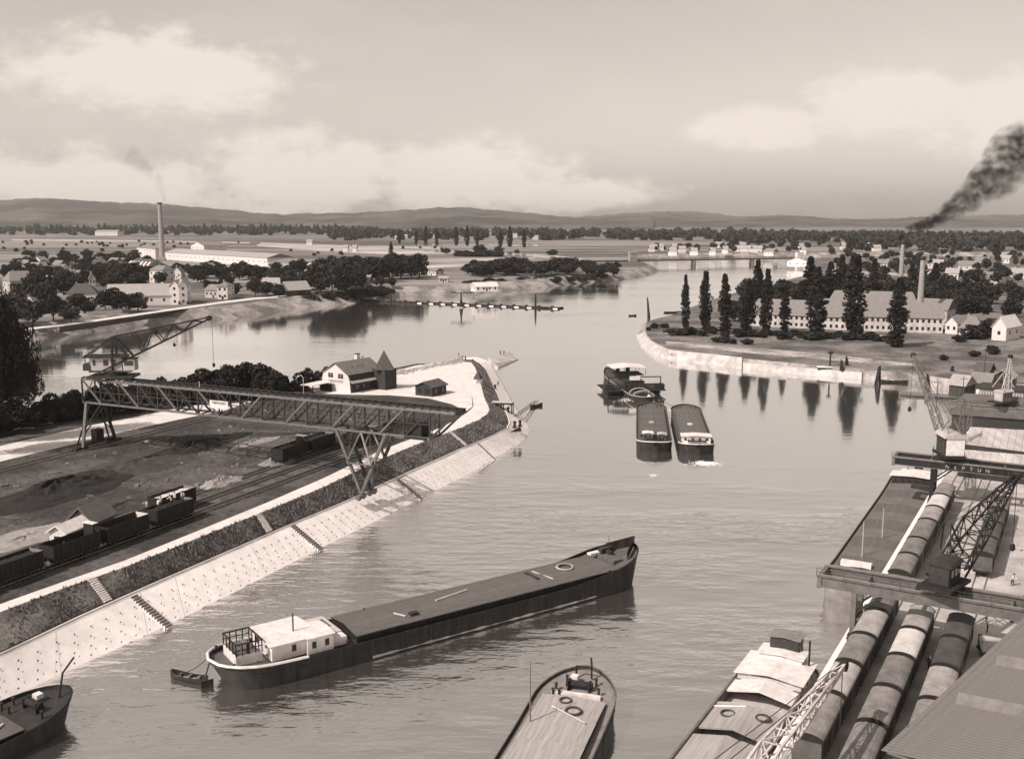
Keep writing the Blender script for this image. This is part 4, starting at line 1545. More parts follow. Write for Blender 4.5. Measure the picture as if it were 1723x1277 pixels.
bollards(tt, [(14, 1.3, 1.2), (14, -1.3, 1.2), (4.5, 1.8, 1.4), (4.5, -1.8, 1.4)], .8)
rope = MB()
hx = (VP * 0)
tm = Matrix.Rotation(tug_h, 3, 'Z')
for lbl, tgt in (('slack tow rope from the tug to the left barge', P(1095, 683, 2.2)), ('slack tow rope from the tug to the right barge', P(1152, 690, 2.2))):
    a = ts_ + tm @ Vector((12, 0, 2.6))
    mid = a.lerp(tgt, .5) - Vector((0, 0, .5))
    tag(MB().tube([a, a.lerp(mid, .5) - Vector((0, 0, .15)), mid, mid.lerp(tgt, .5) - Vector((0, 0, .1)), tgt], .06, 5).build('tow_rope', TAR), lbl, 'rope')

# foam thrown up by the paddle wheels and the barges' sterns
FOAM = mat('foam', .75, .9, .2, 2.0)


def foam(name, centre, rx, ry, n, ang):
    b = MB()
    for i in range(n):
        q = random.gauss(0, .42), random.gauss(0, .42)
        c = Vector((q[0] * rx, q[1] * ry, 0))
        c.rotate(Matrix.Rotation(ang, 3, 'Z'))
        c = c + Vector((centre.x, centre.y, random.uniform(.02, .12)))
        r = random.uniform(.06, .3) * (1 - .3 * math.hypot(*q))
        k = random.randint(4, 6)
        a0 = random.uniform(0, 6)
        ring = [c + Vector((math.cos(a0 + j * 6.283 / k) * r * random.uniform(.8, 2.2), math.sin(a0 + j * 6.283 / k) * r * random.uniform(.5, 1), 0)) for j in range(k)]
        m_ = len(b.v)
        b.add(ring + [c + Vector((0, 0, r * .35))], [(j, (j + 1) % k, k) for j in range(k)])
    return kind(b.build(name, FOAM, fix=False), 'stuff')


foam('wake_foam', P(1040, 655), 7, 3, 420, 0)
foam('wake_foam', P(1072, 672), 6, 4, 220, .4)
foam('wake_foam', P(1188, 780), 3.4, 2.4, 420, 0)
foam('wake_foam', P(1098, 800), 1.6, 2.2, 18, 0)
foam('wake_foam', P(1120, 690), 4, 3, 40, 0)
foam('wake_foam', P(1022, 652), 3, 3, 60, 0)

# ================================================================ CRANES
PALE = mat('worn_pale_steel', 0.3, 0.6, 0.35, .8, .4)

# ---- long-span gantry crane over the pier (bridge across the yard)
GS = 153.8                      # station along the pier
UL, UR, UE = -172.2, -103.4, -83.2
ZT, ZB = 21.4, 16.4
g = thing('gantry_crane', 'long dark lattice gantry crane spanning the pier yard', 'crane', pier(GS, UL, PZ), math.atan2(UP_.y, UP_.x))
SPAN = UE - UL
xr = UR - UL
# local: x across the pier from the landward rail, y along the pier, z from PZ
zt_, zb_ = ZT - PZ, ZB - PZ
HW = 1.7
n_p = 17
pw = (SPAN + 1.5) / n_p
xs_ = [-1.5 + i * pw for i in range(n_p + 1)]
for s in (-1, 1):
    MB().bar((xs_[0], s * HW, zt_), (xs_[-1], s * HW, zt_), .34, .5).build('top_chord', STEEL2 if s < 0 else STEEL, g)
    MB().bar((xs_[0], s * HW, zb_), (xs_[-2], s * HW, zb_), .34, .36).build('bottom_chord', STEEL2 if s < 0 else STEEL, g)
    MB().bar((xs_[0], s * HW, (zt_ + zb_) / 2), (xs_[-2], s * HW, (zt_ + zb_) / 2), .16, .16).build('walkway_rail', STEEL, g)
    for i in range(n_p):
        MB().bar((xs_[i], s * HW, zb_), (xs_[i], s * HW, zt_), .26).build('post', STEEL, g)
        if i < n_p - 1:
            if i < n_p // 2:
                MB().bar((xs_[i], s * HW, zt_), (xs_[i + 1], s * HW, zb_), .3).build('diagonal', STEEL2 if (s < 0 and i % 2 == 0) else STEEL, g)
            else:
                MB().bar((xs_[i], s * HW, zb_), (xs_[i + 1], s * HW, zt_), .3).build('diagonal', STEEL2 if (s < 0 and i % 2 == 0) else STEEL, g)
    MB().bar((xs_[-2], s * HW, zb_), (xs_[-1], s * HW, zt_), .36).build('end_strut', STEEL, g)
for i in range(n_p + 1):
    MB().bar((xs_[i], -HW, zt_ - .1), (xs_[i], HW, zt_ - .1), .3).build('cross_beam', STEEL, g)
    if i < n_p:
        MB().bar((xs_[i], -HW, zb_), (xs_[i], HW, zb_), .24).build('cross_beam', STEEL, g)
        MB().bar((xs_[i], -HW, zb_), (xs_[i], HW, zt_), .14).build('sway_brace', STEEL, g)
dk = MB()
k = 0
x = xs_[0]
while x < xs_[-1]:
    dk.box((x + .3, 0, zt_ + .32), (.3, 2 * HW + .5, .14))
    x += 1.7
kind(dk.build('deck_sleepers', TAR, g), 'stuff')
for s in (-1, 1):
    MB().bar((xs_[0], s * (HW - .4), zt_ + .45), (xs_[-1], s * (HW - .4), zt_ + .45), .12, .14).build('runway_rail', STEEL, g)
# landward leg: A-frame along the pier
for s in (-1, 1):
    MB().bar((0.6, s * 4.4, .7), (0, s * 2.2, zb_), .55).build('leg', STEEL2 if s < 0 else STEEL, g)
    MB().bar((-1.2, s * 4.4, .7), (0, s * 1.2, zb_ - .6), .28).build('leg_brace', STEEL, g)
    MB().bar((0.4, s * 3.4, 3.6), (0.2, -s * 2.6, zb_ - 1), .2).build('leg_brace', STEEL, g)
    MB().bar((3.6, s * HW, zb_), (0.5, s * 3.4, 4.6), .26).build('knee_brace', STEEL, g)
    bg_ = MB().box((0, s * 4.6, .55), (1.1, 3.2, .7))
    bg_.build('bogie', STEEL, g)
    for q in (-1, 1):
        MB().tube([(-.3, s * 4.6 + q * 1.0, .35), (.3, s * 4.6 + q * 1.0, .35)], .42, 12).build('bogie_wheel', STEEL2, g)
MB().box((0, 0, 1.1), (.5, 9.6, .5)).build('sill_beam', STEEL, g)
MB().box((.2, 0, 2.6), (1.6, 2.0, 2.6)).build('drive_house', TAR, g)
# water-side leg: inverted pyramid standing on the kerb rail
zl = SZ + .3 - PZ
xc = xr
for s in (-1, 1):
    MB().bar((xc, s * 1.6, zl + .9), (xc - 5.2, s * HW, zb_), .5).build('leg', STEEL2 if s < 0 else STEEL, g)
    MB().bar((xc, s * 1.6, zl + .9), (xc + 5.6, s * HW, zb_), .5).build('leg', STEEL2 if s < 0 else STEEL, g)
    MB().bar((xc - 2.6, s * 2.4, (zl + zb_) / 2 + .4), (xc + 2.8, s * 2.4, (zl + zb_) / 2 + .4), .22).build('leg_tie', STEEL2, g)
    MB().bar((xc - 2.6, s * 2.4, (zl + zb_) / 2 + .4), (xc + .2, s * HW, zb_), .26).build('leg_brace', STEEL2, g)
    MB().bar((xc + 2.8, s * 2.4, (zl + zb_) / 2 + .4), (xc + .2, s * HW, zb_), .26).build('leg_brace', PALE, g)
    MB().bar((xc - 2.6, -s * 2.4, (zl + zb_) / 2 + .4), (xc - 4, s * HW, zb_ - 1), .2).build('leg_brace', STEEL, g)
    MB().bar((xc + 2.8, -s * 2.4, (zl + zb_) / 2 + .4), (xc + 4.3, s * HW, zb_ - 1), .2).build('leg_brace', STEEL, g)
    MB().bar((xc - 1.2, -s * 1.9, zl + 3.4), (xc + 1.2, s * 1.9, zl + 3.4), .18).build('leg_brace', STEEL2, g)
    MB().box((xc, s * 1.8, zl + .45), (.9, 2.4, .7)).build('bogie', STEEL2, g)
    for q in (-1, 1):
        MB().tube([(xc - .28, s * 1.8 + q * .7, zl + .18), (xc + .28, s * 1.8 + q * .7, zl + .18)], .38, 12).build('bogie_wheel', STEEL, g)
lad = MB()
for s in (-.25, .25):
    lad.bar((xc + 1.6, s, zl + 1), (xc + 1.0, s, zb_), .09)
for i in range(24):
    z = zl + 1.2 + i * .5
    lad.bar((xc + 1.55 - i * .024, -.25, z), (xc + 1.55 - i * .024, .25, z), .06)
lad.build('ladder', STEEL2, g)
# hanging machine frame under the bridge near the river end
MB().box((xc + 12, 0, zb_ - .1), (4.6, 4.2, .4)).build('trolley_frame', TAR, g)
MB().box((xc + 11.5, 0, zb_ + 1.2), (3.0, 3.0, 2.0)).build('trolley_winch', TAR, g)
# name board on the near truss
bx = 36.0
sb_ = MB().box((bx, -HW - .25, zt_ - 2.6), (4.6, .12, 1.6)).build('sign_board', WHITE, g)
text('OBERRHEIN', .62, 'lettering', mat('sign_black', .03), sb_, (bx, -HW - .33, zt_ - 2.25), (math.pi / 2, 0, 0), 1.05)
lamp = MB()
lamp.tube([(31, -HW, zt_ + .5), (31, -HW, zt_ + 1.7)], .06, 5)
lamp.build('lamp_post', WHITE, g)

# ---- slewing crane on the landward end of the gantry
sc = pier(GS, UL + 5.5, ZT + .6)
c = thing('slewing_crane', 'slewing crane with long lattice jib standing on the gantry left end', 'crane', sc, R(2))
MB().box((.4, 0, .28), (9.4, 5.4, .5)).build('undercarriage', STEEL, c)
MB().lathe((0.6, 0, .5), [(2.6, 0), (2.6, .35), (2.1, .4), (2.1, .8)], 20).build('turntable', TAR, c)
MB().box((.3, 0, 1.45), (8.6, 4.2, .3)).build('machine_platform', STEEL, c)
house = MB().box((-.6, .3, 2.95), (6.6, 3.4, 2.7)).build('machine_house', RENDER2, c)
for q in (-3.0, -.6, 1.0):
    MB().box((q, -1.43, 3.3), (1.0 if q > -3 else .5, .06, 1.2)).build('window', GLASS, house)
cabn = MB().box((4.2, -.4, 2.8), (2.4, 2.4, 2.4)).build('driver_cab', RENDER2, c)
MB().box((4.2, -1.63, 3.2), (1.9, .06, 1.0)).build('window', GLASS, cabn)
MB().box((5.43, -.4, 3.2), (.06, 1.9, 1.0)).build('window', GLASS, cabn)
MB().box((4.3, -.4, 4.08), (2.7, 2.7, .14)).build('cab_roof', TAR, cabn)
rf = MB()
rf.extrude([(-5.2, -2.0, 4.3), (-5.2, .3, 4.75), (-5.2, 2.6, 4.3), (-5.2, 2.6, 4.45), (-5.2, .3, 4.9), (-5.2, -2.0, 4.45)], (8.6, 0, 0), 0)
rf.build('house_roof', TAR, c)
MB().box((-4.6, .3, 2.3), (1.4, 3.8, 1.4)).build('counterweight', STEEL, c)
tip = Vector((21.0, 0, 12.3))
foot = Vector((-2.0, 0, 1.2))
peak = Vector((.8, 0, 8.6))
for s in (-1, 1):
    y0 = s * 1.5
    MB().bar(foot + Vector((0, y0 * 1.25, 0)), tip + Vector((0, s * .35, 0)), .3, .36).build('jib_chord', TAR, c)
    MB().bar(peak + Vector((0, y0 * .7, 0)), tip + Vector((0, s * .35, .3)), .28).build('jib_top_chord', TAR, c)
    MB().bar(Vector((.8, y0, 1.6)), peak + Vector((0, y0 * .7, 0)), .36).build('mast_leg', TAR, c)
    MB().bar(Vector((4.4, y0, 4.2)), peak + Vector((0, y0 * .7, 0)), .36).build('mast_leg', TAR, c)
    MB().bar(Vector((-4.8, y0, 4.6)), peak + Vector((0, y0 * .7, 0)), .22).build('backstay', TAR, c)
    MB().bar(Vector((-4.8, y0, 1.6)), Vector((-4.8, y0, 4.4)), .16).build('corner_post', STEEL, c)
    prev = None
    for i, q in enumerate(np.linspace(.3, .94, 8)):
        lo_ = foot.lerp(tip, q) + Vector((0, y0 * (1 - q) * 1.2 + s * .35 * q, 0))
        ttq = (lo_.x - peak.x) / (tip.x - peak.x)
        hi_ = peak.lerp(tip, max(0, ttq)) + Vector((0, y0 * .7 * (1 - ttq) + s * .35 * ttq, .2))
        pt = lo_ if i % 2 else hi_
        if prev is not None:
            MB().bar(prev, pt, .2).build('jib_lacing', TAR, c)
        prev = pt
MB().tube([tip + Vector((-.1, -.5, .1)), tip + Vector((-.1, .5, .1))], .55, 14).build('jib_sheave', TAR, c)
cb = MB().tube([tip + Vector((.4, 0, 0)), tip + Vector((.4, 0, -9.4))], .045, 5).build('hoist_cable', STEEL, c)
MB().lathe(tip + Vector((.4, 0, -10.3)), [(.1, 0), (.32, .25), (.28, .8), (.05, .95)], 8).build('hook_block', TAR, c)
MB().bar(Vector((13.4, 0, 8.8)), Vector((13.4, 0, 7.2)), .07).build('lamp_hanger', STEEL, c)
MB().lathe((13.4, 0, 6.4), [(.12, 0), (.35, .3), (.12, .8)], 8).build('jib_lamp', TAR, c)
MB().lathe((9.6, 0, 8.9), [(.15, 0), (.4, .3), (.15, .9)], 8).build('guide_sheave', TAR, c)


# ---- semi-portal quay cranes
def portal(label, s, ua, ub, z, half, m_front, letters=None):
    """bridge across the quay at station s, water leg standing on the quay edge"""
    o = quay(s, ua, qz)
    t = thing('quay_portal', label, 'crane portal', o, math.atan2(UQ.y, UQ.x))
    L_ = ub - ua
    zz = z - qz
    for k in (-1, 1):
        MB().box((L_ / 2, k * half, zz), (L_, .35, 1.15)).build('girder', m_front, t)
        fl = MB()
        fl.box((L_ / 2, k * half, zz + .62), (L_, .75, .1)).box((L_ / 2, k * half, zz - .62), (L_, .75, .1))
        fl.build('girder_flange', STEEL2, t)
        MB().box((L_ / 2, k * half, zz + .75), (L_, .12, .16)).build('runway_rail', RAILM, t)
        lx = (qe + .9) - ua
        MB().bar((lx, k * half, zz - .6), (lx, k * half * 1.1, .9), .6, .7).build('leg', m_front, t)
        MB().bar((lx + 3.2, k * half, zz - .6), (lx, k * half * 1.05, zz - 3.4), .25).build('knee_brace', STEEL, t)
        MB().box((lx, k * half * 1.1, .5), (.8, 2.0, .8)).build('bogie', STEEL, t)
        MB().bar((L_ - .6, k * half, zz - .6), (L_ - .6, k * half, 0), .6).build('leg', STEEL, t)
    for x in list(np.linspace(.3, L_ - .3, 7)):
        MB().box((x, 0, zz + .1), (.3, 2 * half, .5)).build('cross_beam', STEEL2, t)
    MB().box((.25, 0, zz - .1), (.5, 2 * half + .6, 1.5)).build('end_beam', STEEL2, t)
    MB().bar((qe + .9 - ua, -half, 2.4), (qe + .9 - ua, half, 2.4), .4).build('sill_beam', STEEL, t)
    pts = [(x, -half - .6, zz + .7) for x in np.linspace(0, L_, 11)]
    railing(t, pts, 1.0, STEEL)
    if letters:
        wl0, sp_ = letters
        for i, ch in enumerate(wl0):
            text(ch, .85, 'lettering', STEEL3, t, (sp_[0] + i * sp_[1], -half - .2, zz - .05), (math.pi / 2, 0, 0))
    return t


p1 = portal('dark crane portal reaching over the far quay with white letters on its girder', 190.6, -28.4, 8, 12.0, 2.2, BLACK, ('NEPTUN', (9.3, 1.28)))
p2 = portal('riveted steel crane portal spanning the wagon rows nearest the camera', 122.6, -25.9, 6, 11.6, 2.0, STEEL2)


def quay_crane(label, base, tip_at, house_m, back_m, jib_m, w0, tall=0, roof_m=None, hs=1.0):
    dv_ = Vector(tip_at) - Vector(base)
    hz_ = math.hypot(dv_.x, dv_.y) - 1.2
    jib_len, jib_up = math.hypot(hz_, dv_.z - 1.6), math.degrees(math.atan2(dv_.z - 1.6, hz_))
    c = thing('quay_crane', label, 'crane', base, math.atan2(dv_.y, dv_.x))
    MB().lathe((0, 0, 0), [(2.0, 0), (2.0, .3), (1.6, .35), (1.6, .8)], 18).build('turntable', TAR, c)
    MB().box((-.8, 0, .95), (6.2, 3.8, .35)).build('platform', TAR, c)
    h = MB().box((-1.2, 0, 2.75), (4.6, 3.3, 3.2)).build('machine_house', house_m, c)
    MB().box((-3.53, 0, 2.8), (.07, 3.1, 3.0)).build('house_back', back_m, c)
    for s in (-1, 1):
        for x in (-2.4, -.9, .4):
            MB().box((x, s * 1.67, 3.2), (.9, .06, 1.2)).build('window', GLASS, h)
    MB().box((1.13, 0, 3.2), (.06, 2.4, 1.2)).build('window', GLASS, h)
    r = MB()
    prof = [(-3.8, math.cos(a) * 2.0, 4.35 + math.sin(a) * .8) for a in np.linspace(0, math.pi, 9)]
    r.extrude(prof, (5.3, 0, 0), 0)
    r.build('arched_roof', roof_m or STEEL3, c)
    for ch in c.children:
        if ch.name.split('.')[0] in ('machine_house', 'house_back', 'arched_roof'):
            ch.scale = (hs, hs, hs)
            ch.location = (0, 0, 1.1 * (1 - hs))
    a = R(jib_up)
    foot = Vector((1.2, 0, 1.6))
    tip = foot + Vector((math.cos(a) * jib_len, 0, math.sin(a) * jib_len))
    nrm = Vector((-math.sin(a), 0, math.cos(a)))
    dep = w0 * .8
    cor = {}
    for s in (-1, 1):
        for k in (0, 1):
            p = foot + Vector((0, s * w0 / 2, 0)) + nrm * dep * k * .4
            m_ = foot.lerp(tip, .35) + Vector((0, s * w0 / 2 * .85, 0)) + nrm * dep * k
            q = tip + Vector((0, s * .25, 0)) + nrm * .25 * k
            cor[(s, k)] = (p, m_, q)
            MB().bar(p, m_, .2).build('jib_chord', jib_m, c)
            MB().bar(m_, q, .18).build('jib_chord', jib_m, c)

    def at(key, t):
        p, m_, q = cor[key]
        return p.lerp(m_, t / .35) if t < .35 else m_.lerp(q, (t - .35) / .65)
    faces = [((-1, 0), (1, 0)), ((-1, 1), (1, 1)), ((-1, 0), (-1, 1)), ((1, 0), (1, 1))]
    n = 11
    lc = MB()
    for fa, fb in faces:
        for i in range(n):
            t0, t1 = i / n, (i + 1) / n
            A, B = (fa, fb) if i % 2 else (fb, fa)
            lc.bar(at(A, t0), at(B, t1), .11)
            lc.bar(at(fa, t1), at(fb, t1), .09)
    lc.build('jib_lacing', jib_m, c)
    MB().tube([tip + Vector((0, -.4, 0)), tip + Vector((0, .4, 0))], .5, 12).build('jib_sheave', TAR, c)
    pk = Vector((-1.0, 0, 7.2 + tall))
    for s in (-1, 1):
        MB().bar(Vector((.9, s * 1.3, 4.4)), pk + Vector((0, s * .4, 0)), .16).build('mast_leg', jib_m, c)
        MB().bar(Vector((-3.2, s * 1.3, 4.4)), pk + Vector((0, s * .4, 0)), .14).build('mast_leg', jib_m, c)
        MB().bar(pk + Vector((0, s * .4, 0)), foot.lerp(tip, .97) + Vector((0, s * .3, 0)) + nrm * .2, .05).build('jib_stay', STEEL, c)
    MB().tube([tip, tip + Vector((.3, 0, -jib_len * .42))], .045, 5).build('hoist_cable', STEEL, c)
    MB().lathe(tip + Vector((.3, 0, -jib_len * .42 - 1.0)), [(.12, 0), (.4, .3), (.3, .9), (.08, 1.05)], 8).build('hook_block', TAR, c)
    return c


# crane with the white-backed cabin on the far portal, jib pointing away upstream
b1 = quay(190.6, -19.5, 12.9)
quay_crane('crane with white-backed cabin and slender jib on the far dark portal', b1, P(1537, 598, 28.5), WOODD, WHITE, STEEL2, 1.5)
# crane with dark lattice jib swung over the wagons on the near portal
b2 = P(1600, 972, 12.4)
b2 = quay(122.6, b2.dot(UQ), 12.4)
quay_crane('crane with broad dark lattice jib on the near riveted portal', b2, P(1712, 800, 22), TAR, STEEL, TAR, 3.2, 1.0, STEEL, .72)
# third crane below the frame: its pale jib reaches into the picture
p3 = portal('crane portal below the bottom edge carrying the pale lattice jib', 60, -25.0, 2, 11.6, 2.0, STEEL2)
quay_crane('crane whose pale lattice jib enters the photo at the bottom right', quay(60.0, -19.0, 12.4), P(1418, 1119, 15.5), WOODD, STEEL2, mat('pale_jib_paint', .5, .6, .3, .6), 1.9)

# fourth crane farther along the quay, pale lattice
p4 = portal('pale slender crane portal among the far quay sheds', 262, -27.5, -6, 10.5, 1.6, STEEL2)
quay_crane('pale crane with lattice jib beyond the white-backed cabin', quay(262, -15, 11.4), P(1700, 600, 23), STEEL2, STEEL3, STEEL3, 1.3, .5, STEEL3, .7)
for i, (s_, u_, h, lb) in enumerate(((228, -21, 13, 'slim lattice mast on the quay beside the far crane jib'), (240, -20.5, 10, 'shorter lattice mast behind the white-backed crane cabin'))):
    t = thing('lattice_mast', lb, 'mast', quay(s_, u_, qz), QANG)
    b = MB()
    for a in (-1, 1):
        for c_ in (-1, 1):
            MB().bar((a * .7, c_ * .7, 0), (a * .2, c_ * .2, h), .12).build('leg', STEEL2, t)
    for k in range(9):
        f0, f1 = 1 - k / 9 * .72, 1 - (k + 1) / 9 * .72
        z0, z1 = h * k / 9, h * (k + 1) / 9
        sg = 1 if k % 2 else -1
        for q in (-1, 1):
            b.bar((-sg * .7 * f0, q * .7 * f0, z0), (sg * .7 * f1, q * .7 * f1, z1), .08)
            b.bar((q * .7 * f0, -sg * .7 * f0, z0), (q * .7 * f1, sg * .7 * f1, z1), .08)
    b.build('lacing', STEEL2, t)
    MB().bar((-2.2, 0, h - .4), (2.2, 0, h - .4), .14).build('cross_arm', STEEL2, t)

# ================================================================ BUILDINGS


def building(name, label, cat, a, c, depth, wall_h, roof_h, wm, rm, z=6.0, ridge='long', hip=0.0, win=(1, 4), door=True, chim=0, over=.5, side_m=None, group=None, px=True):
    """a, c: foot of the wall that faces the camera (left, right); depth runs away from the camera"""
    A = P(a[0], a[1], z) if px else Vector((a[0], a[1], z))
    C = P(c[0], c[1], z) if px else Vector((c[0], c[1], z))
    L_ = (C - A).length
    t = thing(name, label, cat, A, math.atan2(C.y - A.y, C.x - A.x), group)
    D = depth
    wb = MB().box((L_ / 2, D / 2, wall_h / 2 - .2), (L_, D, wall_h + .4))
    o = over
    if ridge == 'long':
        g_ = MB()
        if hip < .05:
            g_.extrude([(0.02, 0.02, wall_h - .02), (0.02, D - .02, wall_h - .02), (0.02, D / 2, wall_h + roof_h - .15)], (L_ - .04, 0, 0), 0)
            wb.add(g_.v, g_.f)
        h_ = hip
        zl = wall_h - roof_h * o / (D / 2)
        r = MB()
        for dz in (0.0, .22):
            r.add([(-o, -o, zl + dz), (L_ + o, -o, zl + dz), (L_ + o, D + o, zl + dz), (-o, D + o, zl + dz), (-o + h_, D / 2, wall_h + roof_h + dz), (L_ + o - h_, D / 2, wall_h + roof_h + dz)],
                  [(0, 1, 5, 4), (2, 3, 4, 5), (1, 2, 5), (3, 0, 4)])
        r.add([(-o, -o, zl), (L_ + o, -o, zl), (L_ + o, -o, zl + .22), (-o, -o, zl + .22)], [(0, 1, 2, 3)])
    else:
        wb.extrude([(.02, 0.02, wall_h - .02), (L_ - .02, 0.02, wall_h - .02), (L_ / 2, 0.02, wall_h + roof_h - .15)], (0, D - .04, 0), 0)
        zl = wall_h - roof_h * o / (L_ / 2)
        r = MB()
        prof = [(-o, -o, zl), (L_ / 2, -o, wall_h + roof_h), (L_ + o, -o, zl), (L_ + o, -o, zl + .25), (L_ / 2, -o, wall_h + roof_h + .25), (-o, -o, zl + .25)]
        r.extrude(prof, (0, D + 2 * o, 0), 0)
    wo = wb.build('wall', wm, t)
    if side_m:
        MB().box((L_ + .03, D / 2, wall_h / 2), (.05, D - .1, wall_h)).build('side_wall_boards', side_m, t)
    ro = r.build('roof', rm, t)
    rows, cols = win
    if rows * cols:
        ww, wh = min(1.2, L_ / cols * .45), min(1.5, wall_h / rows * .5)
        me = MB().box((0, 0, 0), (ww, .12, wh)).mesh('window', GLASS)
        for i in range(rows):
            for j in range(cols):
                inst('window', me, t, ((j + .5) * L_ / cols, -.03, (i + .55) * wall_h / rows))
        sc_ = min(1.2, D / 3 * .4)
        ms = MB().box((0, 0, 0), (.12, sc_, wh)).mesh('window', GLASS)
        for x in (-.03, L_ + .03):
            for i in range(rows):
                for j in range(2):
                    inst('window', ms, t, (x, (j + .5) * D / 2, (i + .55) * wall_h / rows))
    if door:
        MB().box((L_ * .5 + (L_ / max(cols, 1) * .5 if cols % 2 else 0), -.05, 1.05), (1.2, .14, 2.1)).build('door', WOODD, t)
    for k in range(chim):
        x = L_ * (.3 + .4 * k)
        MB().box((x, D * .56, wall_h + roof_h * .9 + .5), (.8, .8, 2.2)).build('chimney', BRICK, ro)
    return t


# ---- gabled river-police style house on the pier with its spired turret
A, C = P(541, 655, PZ), P(590, 662, PZ)
hz_ = thing('gabled_house', 'white gabled house with dark gambrel roof sides on the pier', 'house', A, math.atan2(C.y - A.y, C.x - A.x))
Wd, Ln = (C - A).length, 13.5
wl = MB()
gp = [(0, 0, 0), (Wd, 0, 0), (Wd - .35, 0, 3.3), (Wd - 1.0, 0, 5.2), (Wd / 2, 0, 7.9), (1.0, 0, 5.2), (.35, 0, 3.3)]
wl.extrude(gp, (0, Ln, 0), 0)
hw_ = wl.build('wall', WHITE, hz_)
for s in (-1, 1):
    X = (lambda x: x) if s < 0 else (lambda x: Wd - x)
    r = MB()
    r.extrude([(X(.62), -.35, 5.0), (X(Wd / 2), -.35, 8.02), (X(Wd / 2), -.35, 8.3), (X(.45), -.35, 5.15)], (0, Ln + .7, 0), 0)
    r.build('roof', mat('slate_roof', .15, .8, .25, 1.2, bump=.3), hz_)
    r = MB()
    r.extrude([(X(-.02), .2, 0.1), (X(-.06), .2, 3.2), (X(.75), .2, 5.2), (X(.85), .2, 5.1), (X(.2), .2, 3.2), (X(.1), .2, .1)], (0, Ln - .3, 0), 0)
    r.build('shingled_side', WOODD, hz_)
    r = MB()
    r.extrude([(X(-.9), -.1, 2.75), (X(.35), -.1, 3.45), (X(.35), -.1, 3.6), (X(-.9), -.1, 2.9)], (0, Ln, 0), 0)
    r.build('pent_roof', ROOFL, hz_)
for q in (.34, .68):
    w_ = MB().box((Wd * q, -.04, 4.55), (1.0, .1, 1.25)).build('window', GLASS, hw_)
    for sx in (-.72, .72):
        MB().box((Wd * q + sx, -.08, 4.55), (.4, .1, 1.3)).build('shutter', WOODD, hw_)
    fr_ = MB()
    fr_.box((Wd * q, -.1, 4.55), (.06, .04, 1.25)).box((Wd * q, -.1, 4.7), (1.0, .04, .06))
    fr_.build('window_bars', WHITE, hw_)
text('OBERRHEIN', 1.0, 'lettering', mat('faded_lettering', .2), hw_, (Wd / 2, -.04, 2.95), (math.pi / 2, 0, 0), 1.12)
MB().box((Wd * .3, Ln - 2.4, 8.0), (1.0, 1.3, 2.6)).build('chimney', WHITE, hz_)
MB().box((Wd * .3, Ln - 2.4, 9.4), (1.2, 1.5, .2)).build('chimney_cap', ROOFD, hz_)
pr_ = MB().box((Wd * .3, Ln - .3, 7.0), (.3, .6, 3.4)).build('gable_parapet', WHITE, hz_)
for y in (2.5, 5.5, 8.5):
    MB().box((Wd + .02, y, 1.6), (.14, 1.1, 1.2)).build('window', GLASS, hz_)
for y in (4.0, 6.2, 8.0):
    MB().box((Wd * .72, y, 6.75), (.5, .6, .12)).build('roof_light', STEEL, hz_)
A2 = P(641, 662, PZ)
tw = MB().box((Wd + 1.6, Ln - 1.4, 2.9), (5.0, 4.8, 5.8)).build('turret', WOODD, hz_)
MB().lathe((Wd + 1.6, Ln - 1.4, 5.7), [(3.9, 0), (3.6, .3), (2.0, 2.6), (.06, 5.4)], 4).build('turret_spire', ROOFD, hz_)
# flat white terrace roof left of the house with dark posts under it
tr = thing('open_shed', 'low open shed with bright flat roof left of the gabled house', 'shed', P(519, 660, PZ), math.atan2(C.y - A.y, C.x - A.x))
MB().add([(-.5, -2.5, 2.3), (4.6, -2.5, 2.5), (4.6, 5, 2.7), (-.5, 5, 2.5), (-.5, -2.5, 2.45), (4.6, -2.5, 2.65), (4.6, 5, 2.85), (-.5, 5, 2.65)], [(0, 1, 2, 3), (4, 5, 6, 7), (0, 1, 5, 4), (1, 2, 6, 5), (2, 3, 7, 6), (3, 0, 4, 7)]).build('flat_roof', WHITE, tr)
for x, y in ((-.2, -2.2), (4.3, -2.2), (-.2, 4.7), (4.3, 4.7)):
    MB().box((x, y, 1.2), (.2, .2, 2.5)).build('post', TAR, tr)
MB().box((2.1, 4.7, 1.1), (4.2, .1, 2.2)).build('back_boards', WOODD, tr)
building('boarded_hut', 'dark boarded hut with low roof in the bright yard', 'hut', (699, 665), (727, 668), 7.0, 2.6, 1.2, WOODD, ROOFD, PZ, 'cross', win=(1, 2), over=.4)
# pale low jetty roofs and rubble at the pier's back edge
RUB = mat('rubble_stone', .34, .95, .5, .5)
rub = MB()
for k in range(900):
    s = random.random()
    a = P(660, 630, PZ).lerp(P(779, 606, PZ), s) + Vector((random.gauss(0, .8), random.gauss(0, 2.6), 0))
    r = random.uniform(.15, .5)
    rub.box((a.x, a.y, PZ + r * .25 - .1), (r * random.uniform(1, 2), r * random.uniform(.8, 1.6), r), random.uniform(0, 3), .7)
kind(rub.build('rubble_heap', RUB), 'stuff')

